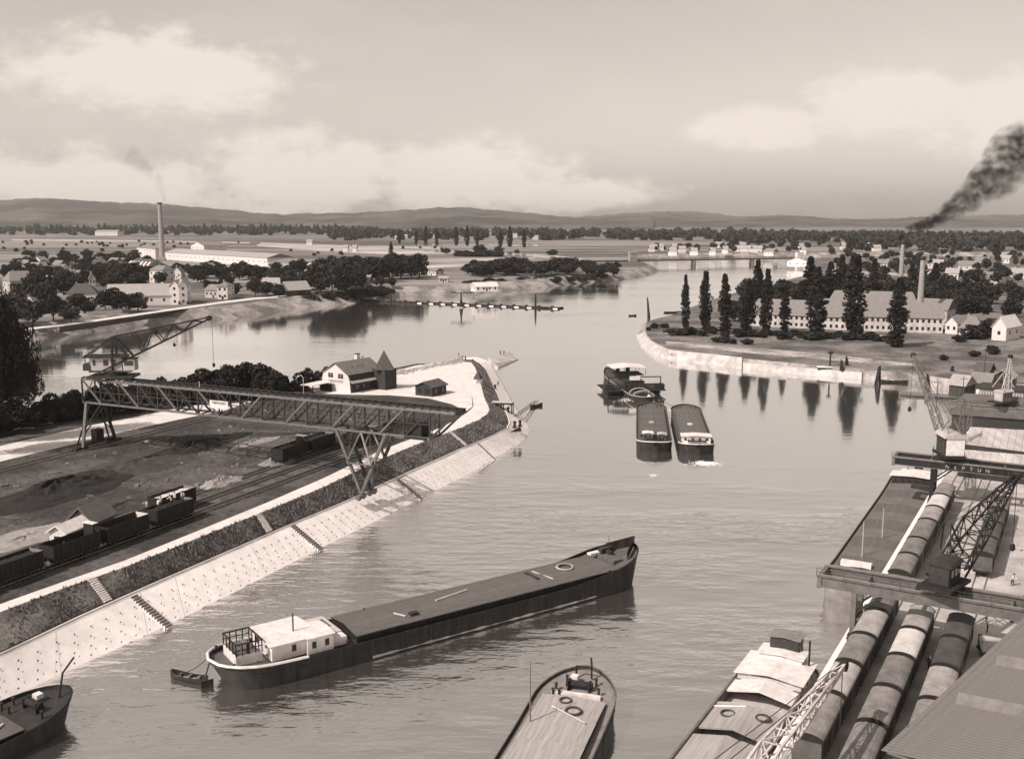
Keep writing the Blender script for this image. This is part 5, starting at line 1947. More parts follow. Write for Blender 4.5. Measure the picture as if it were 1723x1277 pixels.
# ---- small hut beside the wagon row
building('site_hut', 'small white hut with pale roof behind the wagon row', 'hut', (85, 927), (113, 930), 5.0, 3.0, .9, WHITE, WHITE, PZ, 'cross', win=(1, 1), door=False, over=.4, side_m=WOODD)
building('tar_paper_shed', 'low dark shed with pointed roof behind the white hut', 'shed', (118, 892), (157, 896), 5, 1.8, 2.0, STEEL2, mat('felt_roof', .13), PZ, 'cross', win=(0, 0), door=False)
pl = thing('plank_stack', 'small stack of pale planks lying on the field behind the wagons', 'planks', P(262, 851, PZ), PANG - .9)
mp_ = MB().box((0, 0, .14), (3.0, .42, .22)).mesh('plank', DECKL)
for i in range(4):
    for j in range(3):
        inst('plank', mp_, pl, (random.uniform(-.15, .15), i * .45 - .7, j * .24))

# ---- left bank village
V = [
    ('factory_block', 'very long white factory hall with low grey roof on the left plain', 'factory', (262, 436), (450, 449), 30, 9, 4, WHITE, ROOFL, 'long', 0, (1, 24), 0),
    ('factory_block', 'white two-storey factory block left of the brick chimney', 'factory', (231, 434), (262, 437), 20, 13, 3, WHITE, ROOFM, 'long', 4, (2, 6), 1),
    ('factory_block', 'tall white gable-ended block behind the long factory hall', 'factory', (322, 431), (344, 432), 34, 14, 5, WHITE, ROOFM, 'cross', 0, (2, 3), 0),
    ('factory_block', 'low pale hall with rows of skylights at the right end of the long factory', 'factory', (450, 449), (510, 452), 40, 5, 3, RENDER2, ROOFM, 'long', 0, (1, 8), 0),
    ('hipped_house', 'white house with dark hipped roof left of the long pale barn', 'house', (113, 513), (163, 512), 12, 6.5, 5, WHITE, ROOFD, 'long', 5, (1, 3), 1),
    ('long_barn', 'long white barn with broad pale roof on the left bank', 'barn', (180, 515), (287, 513), 20, 5.5, 6, WHITE, ROOFL, 'long', 0, (1, 5), 0),
    ('mill_house', 'white twin-gabled mill block with dark side beside the long barn', 'mill', (287, 513), (302, 513), 22, 11, 3, WHITE, ROOFL, 'cross', 0, (3, 1), 0),
    ('mill_house', 'right half of the white twin-gabled mill with a dark long side', 'mill', (302, 513), (316, 512.5), 26, 11, 3, WHITE, ROOFL, 'cross', 0, (3, 1), 0),
    ('village_house', 'pale block with bright front corner right of the mill', 'house', (366, 504), (383, 504), 16, 8, 2, WHITE, ROOFM, 'long', 3, (2, 2), 1),
    ('village_house', 'grey low range between the mill and the pale corner block', 'house', (345, 501), (366, 502), 10, 5, 3, RENDER2, ROOFM, 'long', 0, (1, 3), 0),
    ('village_house', 'white square house standing behind the long barn', 'house', (252, 476), (274, 477), 12, 10, 3, WHITE, ROOFM, 'long', 3, (2, 3), 1),
    ('saw_roof_shed', 'long dark shed with a row of bright skylight teeth', 'shed', (208, 455), (250, 458), 22, 4, 7, RENDER2, ROOFD, 'long', 6, (1, 5), 0),
    ('village_house', 'house with broad brown roof at the far left edge', 'house', (18, 490), (62, 488), 16, 7, 6, RENDER2, ROOFM, 'long', 3, (1, 4), 1),
    ('village_house', 'white cottage half hidden by trees near the left edge', 'house', (38, 521), (58, 522), 9, 5, 3.5, CREAM, ROOFM, 'cross', 0, (1, 2), 1),
    ('village_house', 'white gabled house right of the long factory hall', 'house', (512, 461), (531, 462), 12, 6, 5, WHITE, ROOFM, 'cross', 0, (1, 2), 1),
    ('village_house', 'long pale-roofed house among trees left of the grove', 'house', (436, 491), (472, 491), 12, 4, 5, RENDER2, ROOFL, 'long', 2, (1, 4), 1),
    ('village_house', 'dark-gabled barn with pale roof at the end of the shore road', 'barn', (486, 499), (523, 497), 12, 4, 5, WOODD, ROOFL, 'long', 0, (1, 3), 0),
    ('village_house', 'barn roof showing through the grove near the jetty', 'barn', (597, 484), (622, 484), 14, 4, 5, RENDER2, ROOFL, 'long', 0, (0, 0), 0),
    ('village_house', 'small white shed on the open shore right of the grove', 'shed', (719, 463), (733, 464), 9, 4, 2, WHITE, ROOFM, 'long', 0, (1, 2), 0),
    ('village_house', 'low white shed by the backwater right of the grove', 'shed', (738, 475), (754, 475), 8, 3, 1.5, CREAM, ROOFL, 'long', 0, (1, 2), 0),
    ('village_house', 'white boathouse with pale roof on the backwater shore', 'shed', (800, 490), (838, 489), 10, 3, 2.5, WHITE, mat('white_roof', .6), 'long', 0, (1, 4), 0),
    ('distant_hall', 'bright distant hall among the tree row at the far left', 'building', (160, 397), (198, 397), 40, 12, 4, WHITE, ROOFL, 'long', 0, (0, 0), 0),
    ('village_house', 'white house half hidden by trees behind the white square house', 'house', (290, 470), (305, 470), 10, 6, 4, WHITE, ROOFM, 'cross', 0, (1, 2), 1),
    ('village_house', 'pale gabled cottage between the mill and the long factory', 'house', (334, 462), (350, 463), 10, 6, 4, CREAM, ROOFM, 'cross', 0, (1, 2), 1),
    ('village_house', 'low white annex below the right end of the long factory', 'house', (420, 462), (440, 463), 10, 5, 2, WHITE, ROOFL, 'long', 0, (1, 3), 0),
]
for nm, lb, ct, a, c, dp, wh, rh, wm, rm, rd, hp, wn, ch in V:
    t = building(nm, lb, ct, a, c, dp, wh, rh, wm, rm, 6.0, rd, hp, wn, True, ch)
    if nm == 'saw_roof_shed':
        L_ = (P(250, 458, 6) - P(208, 455, 6)).length
        for k in range(6):
            x = L_ * (.12 + k * .15)
            MB().add([(x, 1.5, 5.2), (x + 2.6, 1.5, 5.2), (x + 2.6, 5, 9.3), (x + 1, 1.2, 6.9), (x + 1.4, 4.4, 9.4)], [(0, 1, 3), (1, 2, 4, 3), (0, 3, 4)]).build('skylight', WHITE, t, fix=False)
# scattered small roofs of the far-left village
for i in range(30):
    x, y = random.uniform(18, 235), random.uniform(440, 482)
    w_ = random.uniform(10, 17)
    building('village_house', 'small pale house with steep roof in the distant left village', 'house', (x, y), (x + w_, y + random.uniform(-1.5, 1.5)), 8, random.uniform(4, 6), random.uniform(3, 4.5), [WHITE, CREAM, RENDER2][i % 3], [ROOFM, ROOFD, ROOFM][i % 3], 6.0, ['long', 'cross'][i % 2], 0, (1, 2), False, i % 2, group='roofs of the distant left village')
# scattered houses of the right-hand plain and far river bank
for i, (x, y, w_, lb) in enumerate([(1625, 497, 18, 'white cottage with dark roof among fields at the right edge'), (1612, 455, 30, 'large white house with pale roof on the far right plain'), (1680, 443, 18, 'white house near the right edge on the far plain'), (1500, 446, 28, 'pale long house behind the thin smoking chimney'), (1560, 452, 26, 'pale house right of the stout chimney'), (1475, 452, 18, 'small white house left of the smoking chimney'),
                                  (1324, 448, 34, 'white riverside house at the right end of the far bridge'), (1285, 430, 16, 'small white house on the far bank above the bridge'), (1236, 424, 46, 'pale house group on the far bank beyond the bridge'), (1395, 462, 20, 'white house half hidden behind the tall poplars'), (1590, 470, 22, 'low white house in the right-hand gardens'), (1648, 478, 30, 'long low pale house in the right-hand gardens'), (1560, 470, 14, 'small pale cottage beside the stout chimney top'), (1640, 447, 22, 'pale farmhouse on the far right plain'), (1700, 470, 24, 'pale house cut by the right edge of the photo')]):
    building('village_house', lb, 'house', (x, y), (x + w_, y + .6), 10, 5.5, 4, [WHITE, CREAM][i % 2], [ROOFL, ROOFM][i % 2], 3.2 if y > 440 else 6.0, ['long', 'cross'][i % 3 == 0], 0, (1, 3), False, 1)
# specks of houses on the far bank and at the foot of the hills
for i in range(34):
    x = random.uniform(1080, 1480) if i < 20 else random.uniform(480, 1000)
    y = random.uniform(417, 431) if i < 20 else random.uniform(404, 424)
    if i >= 20 and 640 < x < 960:
        y = random.uniform(396, 404)
    building('village_house', 'tiny pale house on the far plain before the wood', 'house', (x, y), (x + random.uniform(6, 12), y), 12, 6, 4, WHITE, ROOFL, 6.0, 'long', 0, (0, 0), False, 0, group='tiny houses on the far plain')

# ---- white factory on the right bank
z3 = 3.2
building('factory_block', 'white factory wing with hipped left end behind the first poplars', 'factory', (1257, 548), (1362, 553), 15, 6.2, 6.5, CREAM, ROOFM, z3, 'long', 4, (2, 12), False)
building('factory_block', 'white factory middle range with greyer wall behind the poplars', 'factory', (1364, 553), (1452, 557), 17, 6.2, 7.6, mat('stained_render', .5, .9, .35, .25), ROOFM, z3, 'long', 0, (2, 9), False)
building('factory_block', 'white two-storey factory wing with arched doors at right', 'factory', (1453, 557), (1586, 561), 15, 7.0, 6.0, CREAM, ROOFM, z3, 'long', 0, (2, 14), False)
building('factory_block', 'raised rear hall with long grey roof behind the white factory', 'factory', (1392, 540), (1542, 545), 18, 9.6, 5.4, RENDER2, ROOFM, z3, 'long', 3, (1, 12), False)
building('factory_block', 'rear range with dark roof at the right end of the white factory', 'factory', (1542, 545), (1592, 548), 16, 7.6, 4.6, RENDER2, ROOFM, z3, 'long', 0, (1, 5), False)
building('factory_shed', 'low white lean-to with slanting roof right of the factory', 'shed', (1590, 561), (1610, 563), 24, 5.0, 3.0, WHITE, ROOFM, z3, 'cross', 0, (1, 2), False)
building('cottage', 'white cottage with broad hipped roof right of the factory', 'house', (1613, 566), (1652, 568), 14, 4.0, 4.6, WHITE, ROOFM, z3, 'long', 4, (1, 3), True, 1)
building('cottage', 'white gabled cottage at the right edge of the photo', 'house', (1668, 572), (1692, 574), 16, 6.0, 4.2, WHITE, WHITE, z3, 'cross', 0, (1, 1), False)
gw = thing('garden_wall', 'low pale garden wall before the white factory', 'wall', P(1440, 568, z3), heading(P(1440, 568, z3), P(1490, 571, z3)))
MB().box((6.5, 0, .9), (13, .4, 1.8)).build('wall', WHITE, gw)
MB().box((6.5, 0, 1.85), (13.2, .6, .14)).build('coping', CONC, gw)


def chimney(label, x, ytop, dist, zb, r0, r1):
    base = PD(x, 500, dist)
    top = PD(x, ytop, dist)
    h = top.z - zb
    t = thing('factory_chimney', label, 'chimney', (base.x, dist, zb))
    MB().box((0, 0, 1.5), (r0 * 2.5, r0 * 2.5, 3.0)).build('plinth', BRICK, t)
    MB().lathe((0, 0, 3), [(r0, 0), (r1, h - 5)], 14).build('shaft', BRICK, t, smooth=False)
    MB().lathe((0, 0, h - 2), [(r1 * 1.0, 0), (r1 * 1.35, .7), (r1 * 1.35, 1.6), (r1 * 1.05, 2.0)], 14).build('crown', STEEL, t)
    return Vector((base.x, dist, zb + h))


top_l = chimney('tall slender chimney of the long white factory on the left plain', 277, 341, P(277, 437, 6).y, 6.0, 3.6, 2.3)
top_n = chimney('stout tapering brick chimney behind the right-bank factory', 1549, 431, 490, 3.2, 1.75, 1.05)
top_f = chimney('thin pale chimney with black smoke behind the right-bank factory', 1514, 406, 640, 3.2, 1.7, 1.1)

# ---- right quay: sheds
building('quay_shed', 'wide dark-roofed goods shed beyond the far crane portal', 'shed', (1600, 724), (1760, 737), 15, 4.2, 3.6, STEEL, mat('shed_roof_dark', .1, .8, .3, .4), qz, 'long', 3, (0, 0), False)
CORR = mat('pale_corrugated_roof', .42, .6, .35, .5, streak=(1, .2, 1))
for lb, fa, fb, ba_, bb_ in (('upper pale sheet-metal roof beside the far crane portal', (1621, 747), (1770, 766), (1632, 719), (1770, 727)), ('lower pale sheet-metal roof beside the far crane portal', (1612, 776), (1770, 795), (1621, 757), (1770, 770))):
    A0, A1, B0, B1 = P(*fa, 8), P(*fb, 8), P(*ba_, 9.6), P(*bb_, 9.6)
    t = thing('quay_canopy', lb, 'roof', Vector((A0.x, A0.y, qz)), 0)
    o = Vector((A0.x, A0.y, qz))
    n = 12
    for i in range(n):
        p0, p1 = A0.lerp(A1, i / n) - o, A0.lerp(A1, (i + .97) / n) - o
        q0, q1 = B0.lerp(B1, i / n) - o, B0.lerp(B1, (i + .97) / n) - o
        up_ = Vector((0, 0, .1 + random.uniform(0, .05)))
        MB().add([p0, p1, q1, q0, p0 + up_, p1 + up_, q1 + up_, q0 + up_], [(3, 2, 1, 0), (4, 5, 6, 7), (0, 1, 5, 4), (1, 2, 6, 5), (2, 3, 7, 6), (3, 0, 4, 7)]).build('roof_panel', CORR, t)
    k = Vector((0, 0, -.1))
    wl_ = MB()
    c0, c1, e0, e1 = (p - o + k for p in (A0.lerp(A1, .01), A1, B0.lerp(B1, .01), B1))
    base = [Vector((p.x, p.y, 0)) for p in (c0, c1, e1, e0)]
    wl_.add(base + [c0, c1, e1, e0], [(0, 1, 5, 4), (1, 2, 6, 5), (2, 3, 7, 6), (3, 0, 4, 7), (4, 5, 6, 7)])
    wl_.build('shed_wall', STEEL, t)
A0, A1 = P(1641, 706, qz), P(1760, 718, qz)
tb = thing('boarded_tower_house', 'vertically boarded upper house on the goods shed at the right edge', 'house', A0, heading(A0, A1))
MB().box((9, 4.5, 4), (18, 9, 8)).build('wall', RENDER2, tb)
mbt = MB().box((0, -.04, 5.2), (.12, .12, 5)).mesh('batten', STEEL)
for i in range(28):
    inst('batten', mbt, tb, (.5 + i * .62, 0, 0))
MB().box((9, 4.5, 8.15), (18.8, 9.8, .3)).build('roof', STEEL, tb)
MB().box((.1, -.06, 5.2), (.8, .2, 5.4)).build('corner_pilaster', WHITE, tb)
MB().box((6.2, -.12, 6.9), (1.8, .12, .8)).build('name_plate', WHITE, tb)
for i, (a, c, lb) in enumerate((((1596, 664), (1622, 667), 'small pale-roofed hut at the far end of the quay'), ((1632, 660), (1664, 663), 'low shed with sloping grey roof behind the far quay hut'), ((1668, 652), (1700, 655), 'pale-roofed shed at the right edge behind the boarded house'), ((1640, 640), (1662, 642), 'small dark hut on the shore above the quay sheds'))):
    building('quay_hut', lb, 'hut', a, c, 8, 3.2, 2.2, [WOODD, STEEL2, WOODD, WOODD][i], [ROOFL, ROOFM, ROOFL, ROOFD][i], qz if i < 3 else 3.2, ['long', 'long', 'cross', 'long'][i], 0, (1, 3), True, 0)
for i, (x, y, h, lb) in enumerate(((1618, 690, 9, 'tall thin lamp mast among the far quay sheds'), (1575, 690, 8, 'thin mast beside the jib of the far crane'), (1655, 640, 10, 'thin mast on the shore at the right edge'))):
    t = thing('lamp_mast', lb, 'mast', P(x, y, qz))
    MB().tube([(0, 0, -.2), (0, 0, h)], [.16, .09], 6).build('pole', STEEL, t)
    MB().bar((-1, 0, h - .6), (1, 0, h - .6), .12).build('cross_arm', STEEL, t)

# ---- corrugated annex roof in the bottom right corner
ra, rb_ = P(1490, 1262, 18), P(1735, 1034, 18)
ad = (rb_ - ra)
t = thing('annex_building', 'grey ribbed annex roof filling the bottom right corner', 'building', Vector((ra.x, ra.y, 0)), math.atan2(ad.y, ad.x))
La = ad.length
MB().box((La / 2, -9.2, 7.5 + 2.4), (La - .4, 17.5, 15)).build('wall', RENDER2, t)
rib = mat('ribbed_roof', .17, .75, .15, .5)
RP = .45
prof = []
me = MB().add([(0, 0.3, 17.9), (RP * .6, 0.3, 17.94), (RP, 0.3, 17.9), (0, -19, 20.4), (RP * .6, -19, 20.44), (RP, -19, 20.4)], [(0, 1, 4, 3), (1, 2, 5, 4)]).mesh('roof_sheet', rib)
seam = MB().bar((0, .3, 17.93), (0, -19, 20.43), .05, .06).mesh('roof_seam', rib)
for i in range(int(La / RP)):
    inst('roof_sheet', me, t, (i * RP, 0, 0))
    inst('roof_seam', seam, t, (i * RP, 0, 0))
MB().box((La / 2, -9.2, 17.9), (La, 18.2, .2)).build('roof_deck', STEEL2, t)
for x in (10.2, 19.5):
    q = MB()
    q.extrude([(x, -1.2, 18.1), (x + .5, -1.2, 18.9), (x + 1.0, -1.2, 18.1)], (0, -9, 1.1), 0)
    q.build('roof_monitor', STEEL2, t)
MB().tube([(4.5, .2, 18), (4.5, .2, 5.0)], .12, 6).build('rain_pipe', STEEL2, t)

# ================================================================ RAIL VEHICLES


def wheelset(root, xs, gauge=.75, r=.45, z=0.0):
    me = MB().tube([(0, -.07, 0), (0, .07, 0)], r, 12).mesh('wheel', STEEL)
    for x in xs:
        for s in (-1, 1):
            inst('wheel', me, root, (x, s * gauge, r + z))


def make_boxcar(L_):
    t = thing('boxcar', 'x x x x', 'wagon', (0, 0, 0), 0)
    MB().box((0, 0, 2.15), (L_, 2.6, 2.3)).build('body', mat('boxcar_boards', .1, .85, .3, 1.0), t)
    r = MB()
    prof = [(-L_ / 2 - .12, math.cos(a) * 1.45, 3.28 + math.sin(a) * .62) for a in np.linspace(0, math.pi, 11)]
    r.extrude(prof, (L_ + .24, 0, 0), 0)
    r.build('roof', HATCH, t)
    prof = [(0, math.cos(a) * 1.49, 3.28 + math.sin(a) * .66) for a in np.linspace(0, math.pi, 11)]
    for x in (-L_ / 2 - .16, L_ / 2 + .04):
        MB().extrude([(x, p[1], p[2]) for p in prof], (.12, 0, 0), 0).build('roof_end_trim', TAR, t)
    for s in (-1, 1):
        d = MB().box((0, s * 1.33, 2.1), (1.7, .08, 2.0)).build('sliding_door', mat('boxcar_door', .12, .85, .3, 1.0), t)
        MB().box((.6, s * 1.39, 2.0), (.08, .05, .5)).build('door_handle', STEEL2, d)
        MB().box((0, s * 1.3, 3.15), (L_ * .96, .1, .12)).build('door_rail', STEEL2, t)
    for x in np.linspace(-L_ / 2 + .1, L_ / 2 - .1, 7):
        for sy in (-1.32, 1.32):
            MB().box((x, sy, 2.1), (.12, .07, 2.2)).build('frame_post', STEEL, t)
    MB().box((0, 0, .92), (L_, 2.3, .26)).build('underframe', TAR, t)
    wheelset(t, (-L_ * .26, L_ * .26), z=.16)
    for s in (-1, 1):
        for y in (-.85, .85):
            MB().tube([(s * L_ / 2, y, 1.05), (s * (L_ / 2 + .5), y, 1.05)], [.1, .2], 8).build('buffer', TAR, t)
    return t


R_L, R_M, R_D, R_W = mat('roof_pale', .32, .8, .35, .7, bump=.3, rand=.15), mat('roof_grey', .19, .8, .4, .7, bump=.3, rand=.2), mat('roof_dark', .08, .8, .4, .7, bump=.3, rand=.2), mat('roof_white', .52, .8, .25, .7, bump=.3)
TONES = {id(R_L): 'pale grey', id(R_M): 'mid grey', id(R_D): 'dark', id(R_W): 'white'}
protos = {}


def boxcar(s0, s1, u, rm, label):
    L_ = round(s1 - s0 - 1.0, 1)
    if L_ not in protos:
        c = make_boxcar(L_)
        protos[L_] = c
        c['label'] = label
    else:
        c = copy_tree(protos[L_])
        c['label'] = label
    c.location = quay((s0 + s1) / 2, u, qz + .07)
    c.rotation_euler.z = QANG
    c['group'] = 'covered wagons on the right quay'
    for ch in c.children:
        if ch.name.startswith('roof') and not ch.name.startswith('roof_end'):
            own_mat(ch, rm)
    return c


rows = {
    -19.0: [('water-side', 87.0, 97.0, R_M), ('water-side', 97.0, 105.2, R_L), ('water-side', 105.2, 113.4, R_M), ('water-side', 113.4, 121.6, R_L), ('water-side', 121.6, 129.8, R_M), ('water-side', 137, 145.2, R_M), ('water-side', 145.2, 153.4, R_M), ('water-side', 153.4, 164.0, R_M), ('water-side', 164, 172.2, R_L), ('water-side', 172.2, 180.4, R_W), ('water-side', 180.4, 188.6, R_M)],
    -14.4: [('middle', 82.0, 92.8, R_M), ('middle', 92.8, 101.2, R_M), ('middle', 101.2, 109.6, R_M), ('middle', 109.6, 117.8, R_W), ('middle', 117.8, 126.0, R_L)],
    -10.0: [('landward', 82.5, 91.5, R_M), ('landward', 91.5, 100.5, R_M), ('landward', 100.5, 109, R_L), ('landward', 109, 117.5, R_D), ('landward', 117.5, 125.5, R_D), ('landward', 150.5, 159.0, R_D), ('landward', 159, 167.5, R_D), ('landward', 167.5, 176, R_D), ('landward', 176, 184.5, R_M)],
}
for u, lst in rows.items():
    for i, (nm, s0, s1, rm) in enumerate(lst):
        boxcar(s0, s1, u, rm, 'covered wagon, %s arched roof, %s from the bottom in the %s quay row' % (TONES[id(rm)], ORD[i], nm))


# ---- open wagons on the pier
def open_wagon(label, s, u, load=None, cab=None, white_end=False, m=None, L_=8.2):
    t = thing('open_wagon', label, 'wagon', pier(s, u, PZ + .22), PANG, 'open wagons on the pier')
    wm = m or TAR
    nb = 6
    h = 2.1
    me = MB().box((0, 0, 0), (L_, .07, h / nb - .025)).mesh('side_board', wm)
    for sgn in (-1, 1):
        for k in range(nb):
            inst('side_board', me, t, (0, sgn * 1.35, 1.1 + (k + .5) * h / nb))
    for x in (-L_ / 2 + .04, L_ / 2 - .04):
        MB().box((x, 0, 1.1 + h / 2), (.08, 2.64, h)).build('end_board', WHITE if (white_end and x > 0) else WOODM if x > 0 else wm, t)
    for x in np.linspace(-L_ / 2 + .1, L_ / 2 - .1, 6):
        for sy in (-1.43, 1.43):
            MB().box((x, sy, 1.1 + h / 2), (.12, .09, h + .1)).build('stanchion', STEEL, t)
    MB().box((0, 0, .95), (L_, 2.6, .3)).build('underframe', TAR, t)
    wheelset(t, (-L_ * .27, L_ * .27), z=.02)
    for sg in (-1, 1):
        for y in (-.85, .85):
            MB().tube([(sg * L_ / 2, y, .95), (sg * (L_ / 2 + .5), y, .95)], [.1, .2], 8).build('buffer', TAR, t)
    if load:
        b = MB()
        n = 10
        lines = []
        for i in range(n + 1):
            x = -L_ / 2 + .12 + (L_ - .24) * i / n
            lines.append([(x, y, 2.75 + load[0] * math.sin(math.pi * (y + 1.3) / 2.6) * math.sin(math.pi * (i + .5) / (n + 1)) + random.uniform(-.08, .08)) for y in np.linspace(-1.3, 1.3, 7)])
        b.loft(lines).build('load', load[1], t)
    if cab:
        MB().box((cab * (L_ / 2 - .35), 0, 2.7), (.75, 1.9, 3.2)).build('brakeman_cabin', wm, t)
        MB().box((cab * (L_ / 2 - .35), 0, 4.36), (.95, 2.2, .12)).build('cabin_roof', WHITE, t)
        MB().box((cab * (L_ / 2 - .35), -.98, 3.6), (.4, .06, .6)).build('cabin_window', GLASS, t)
    return t


u1 = -117.2
open_wagon('black open wagon with brake cabin at the left edge, first of the pier row', 69.5, u1, (.5, COAL), 1)
open_wagon('black open wagon with empty pale inside, second of the pier row', 79.2, u1, None, None)
open_wagon('black coal-filled open wagon before the white hut, third of the pier row', 88.9, u1, (.25, COAL), None)
open_wagon('black open wagon with a white end panel, fourth of the pier row', 98.6, u1, None, 1, True)
open_wagon('black open wagon with pale inside, fifth of the pier row', 108.3, u1, None, None, True)
open_wagon('black open wagon carrying men, sixth and last of the pier row', 118.0, u1, (.3, COAL), None)
open_wagon('lone open wagon with pale top behind the end of the row', 123.5, -121.8, (.15, mat('pale_load', .55, .9, .2, 1)), None)
b_ = P(560, 785, PZ)
open_wagon('dark high open wagon behind the gantry water-side leg', b_.dot(VP), -126.4, (.5, COAL), 1)
open_wagon('dark open wagon coupled beyond the one behind the gantry leg', b_.dot(VP) + 9.7, -126.4, (.5, COAL), None)
open_wagon('dark open wagon under the gantry at the river end of the yard', b_.dot(VP) + 19.4, -121.8, (.4, COAL), None)


# ---- heaps of coal and gravel on the field
def heap(label, px, z, rx, ry, h, m, cat='heap', seed=0):
    r_ = random.Random(seed)
    b = MB()
    n, rings = 30, 9
    pts = [(0, 0, h)]
    fs = []
    ph = [r_.uniform(0, 6) for _ in range(3)]
    for i in range(1, rings + 1):
        q = i / rings
        for k in range(n):
            a = 2 * math.pi * k / n
            w_ = 1 + .14 * math.sin(2 * a + ph[0]) + .1 * math.sin(3 * a + ph[1]) + .06 * math.sin(7 * a + ph[2])
            pts.append((math.cos(a) * rx * q * w_, math.sin(a) * ry * q * w_, h * (1 - q) ** 1.15 * r_.uniform(.6, 1.25) - (.15 if i == rings else 0)))
    for k in range(n):
        fs.append((0, 1 + k, 1 + (k + 1) % n))
    for i in range(rings - 1):
        for k in range(n):
            k2 = (k + 1) % n
            fs.append((1 + i * n + k, 1 + (i + 1) * n + k, 1 + (i + 1) * n + k2, 1 + i * n + k2))
    b.add(pts, fs)
    o = b.build('material_heap', m)
    o.location = P(px[0], px[1], z)
    o.rotation_euler.z = PANG
    return tag(o, label, cat)


SANDM = mat('pale_sand', .27, .95, .25, .5, bump=.5)
DIRT = mat('dark_cinders', .05, .95, .4, .4, bump=.6, bscale=3)
heap('broad low black coal heap near the left edge of the field', (100, 826), PZ, 17, 9, 2.4, COAL, seed=1)
heap('flat dark cinder heap beside the gravel road', (240, 778), PZ, 18, 8, 1.0, DIRT, seed=2)
heap('small pale sand heap near the field centre', (372, 812), PZ, 5, 3.2, 1.3, SANDM, seed=3)
heap('grey gravel heap left of the dark wagons', (470, 777), PZ, 4.5, 3.6, 1.9, mat('grey_gravel', .2, .95, .3, .5, bump=.5), seed=4)
heap('long pale sand spread beside the gantry bridge shadow', (430, 744), PZ, 8, 2.2, .7, SANDM, seed=5)
heap('pale gravel patch behind the dark wagons', (520, 742), PZ, 6, 2.4, .6, SANDM, seed=6)
heap('black coal heap under the gantry bridge', (330, 752), PZ, 16, 5, 1.6, COAL, seed=7)
heap('dark coal heap under the river end of the gantry', (660, 722), PZ, 10, 5, 2.2, COAL, seed=8)
heap('black coal heap behind the dark wagons under the gantry', (590, 742), PZ, 10, 5, 2.0, COAL, seed=9)
heap('flat dark cinder heap in the middle of the field', (210, 850), PZ, 13, 6, .7, DIRT, seed=11)
heap('pale trampled sand left of the white hut', (45, 905), PZ, 12, 5, .5, SANDM, seed=12)

# scrap, timber ends and lumps strewn over the yard
DEB = mat('yard_scrap', .16, .9, .9, .15, world_co=True)
db = MB()
for k in range(420):
    s_, u_ = random.uniform(60, 215), random.uniform(-166, -128.5)
    p = pier(s_, u_, PZ)
    r = abs(random.gauss(0, .22)) + .08
    db.box((p.x, p.y, PZ + r * .2), (r * random.uniform(1, 4), r * random.uniform(.6, 1.5), r * .8), random.uniform(0, 3), .8)
kind(db.build('yard_scrap', DEB), 'stuff')
db = MB()
for k in range(260):
    s_, u_ = random.uniform(88, 300), random.uniform(-21.6, 4)
    if any(abs(u_ - q) < 1.9 for q in (-19, -14.4, -10)):
        continue
    p = quay(s_, u_, qz)
    r = abs(random.gauss(0, .18)) + .06
    db.box((p.x, p.y, qz + r * .2), (r * random.uniform(1, 3), r * random.uniform(.6, 1.5), r * .7), random.uniform(0, 3), .8)
kind(db.build('quay_litter', mat('quay_scrap', .12, .9, .8, .2, world_co=True)), 'stuff')
# mooring lines
def line(lb, a, b_, sag=.6):
    a, b_ = Vector(a), Vector(b_)
    pts = [a.lerp(b_, q) - Vector((0, 0, sag * 4 * q * (1 - q))) for q in np.linspace(0, 1, 9)]
    tag(MB().tube(pts, .05, 5).build('mooring_line', TAR), lb, 'rope')
q4 = Matrix.Rotation(hd, 3, 'Z')
line('mooring line from the bow of the quay barge to the quay edge', n4 + q4 @ Vector((3.2, -2.6, 3.6)), quay(120, qe + .3, qz + .1))
line('mooring line from the stern of the quay barge to the quay edge', n4 + q4 @ Vector((L4 - 9.8, -3.9, 3.4)), quay(186, qe + .3, qz + .1))
q1 = Matrix.Rotation(heading(stern_p, bow_p), 3, 'Z')
line('thin line from the long barge to its rowing boat', stern_p + q1 @ Vector((.2, 1.0, 3.2)), P(300, 1134, .6), .4)

# ================================================================ RIVER FURNITURE

# ---- jetty of moored floats between grove and river, with piles and mast
ja, jb = P(600, 506, 0), P(942, 520, 0)
jd = jb - ja
jt = thing('floating_jetty', 'long low dark jetty of floats lying across the backwater mouth', 'jetty', ja, math.atan2(jd.y, jd.x))
n = 17
mf = MB().box((0, 0, .45), (jd.length / n - .5, 3.2, 1.1), 0, .92).mesh('float', TAR)
mg = MB().box((0, -1.6, 1.4), (jd.length / n * .22, .5, 1.0)).mesh('bollard_box', TAR)
mw = MB().box((0, -1.75, .25), (jd.length / n * .35, .08, .5)).mesh('pale_fender', WHITE)
for i in range(n):
    x = (i + .5) * jd.length / n
    inst('float', mf, jt, (x, 0, 0))
    inst('bollard_box', mg, jt, (x, 0, 0))
    if i > 4:
        inst('pale_fender', mw, jt, (x + 2, 0, 0))
MB().box((jd.length / 2, 0, 1.15), (jd.length, 1.4, .2)).build('walkway', WOODM, jt)


def pile(label, px, h, lean=.05, r=.7):
    p = P(*px)
    t = thing('mooring_pile', label, 'pile', (p.x, p.y, 0), random.uniform(0, 3))
    for k in range(3):
        a = k * 2.1
        MB().tube([(math.cos(a) * r, math.sin(a) * r, -.6), (math.cos(a) * .2 + lean * h, math.sin(a) * .2, h * (1 - .06 * k))], [.38, .3], 7).build('timber', TAR, t)
    MB().lathe((lean * h * .72, 0, h * .7), [(.62, 0), (.62, .4)], 10).build('iron_band', STEEL, t)
    return t


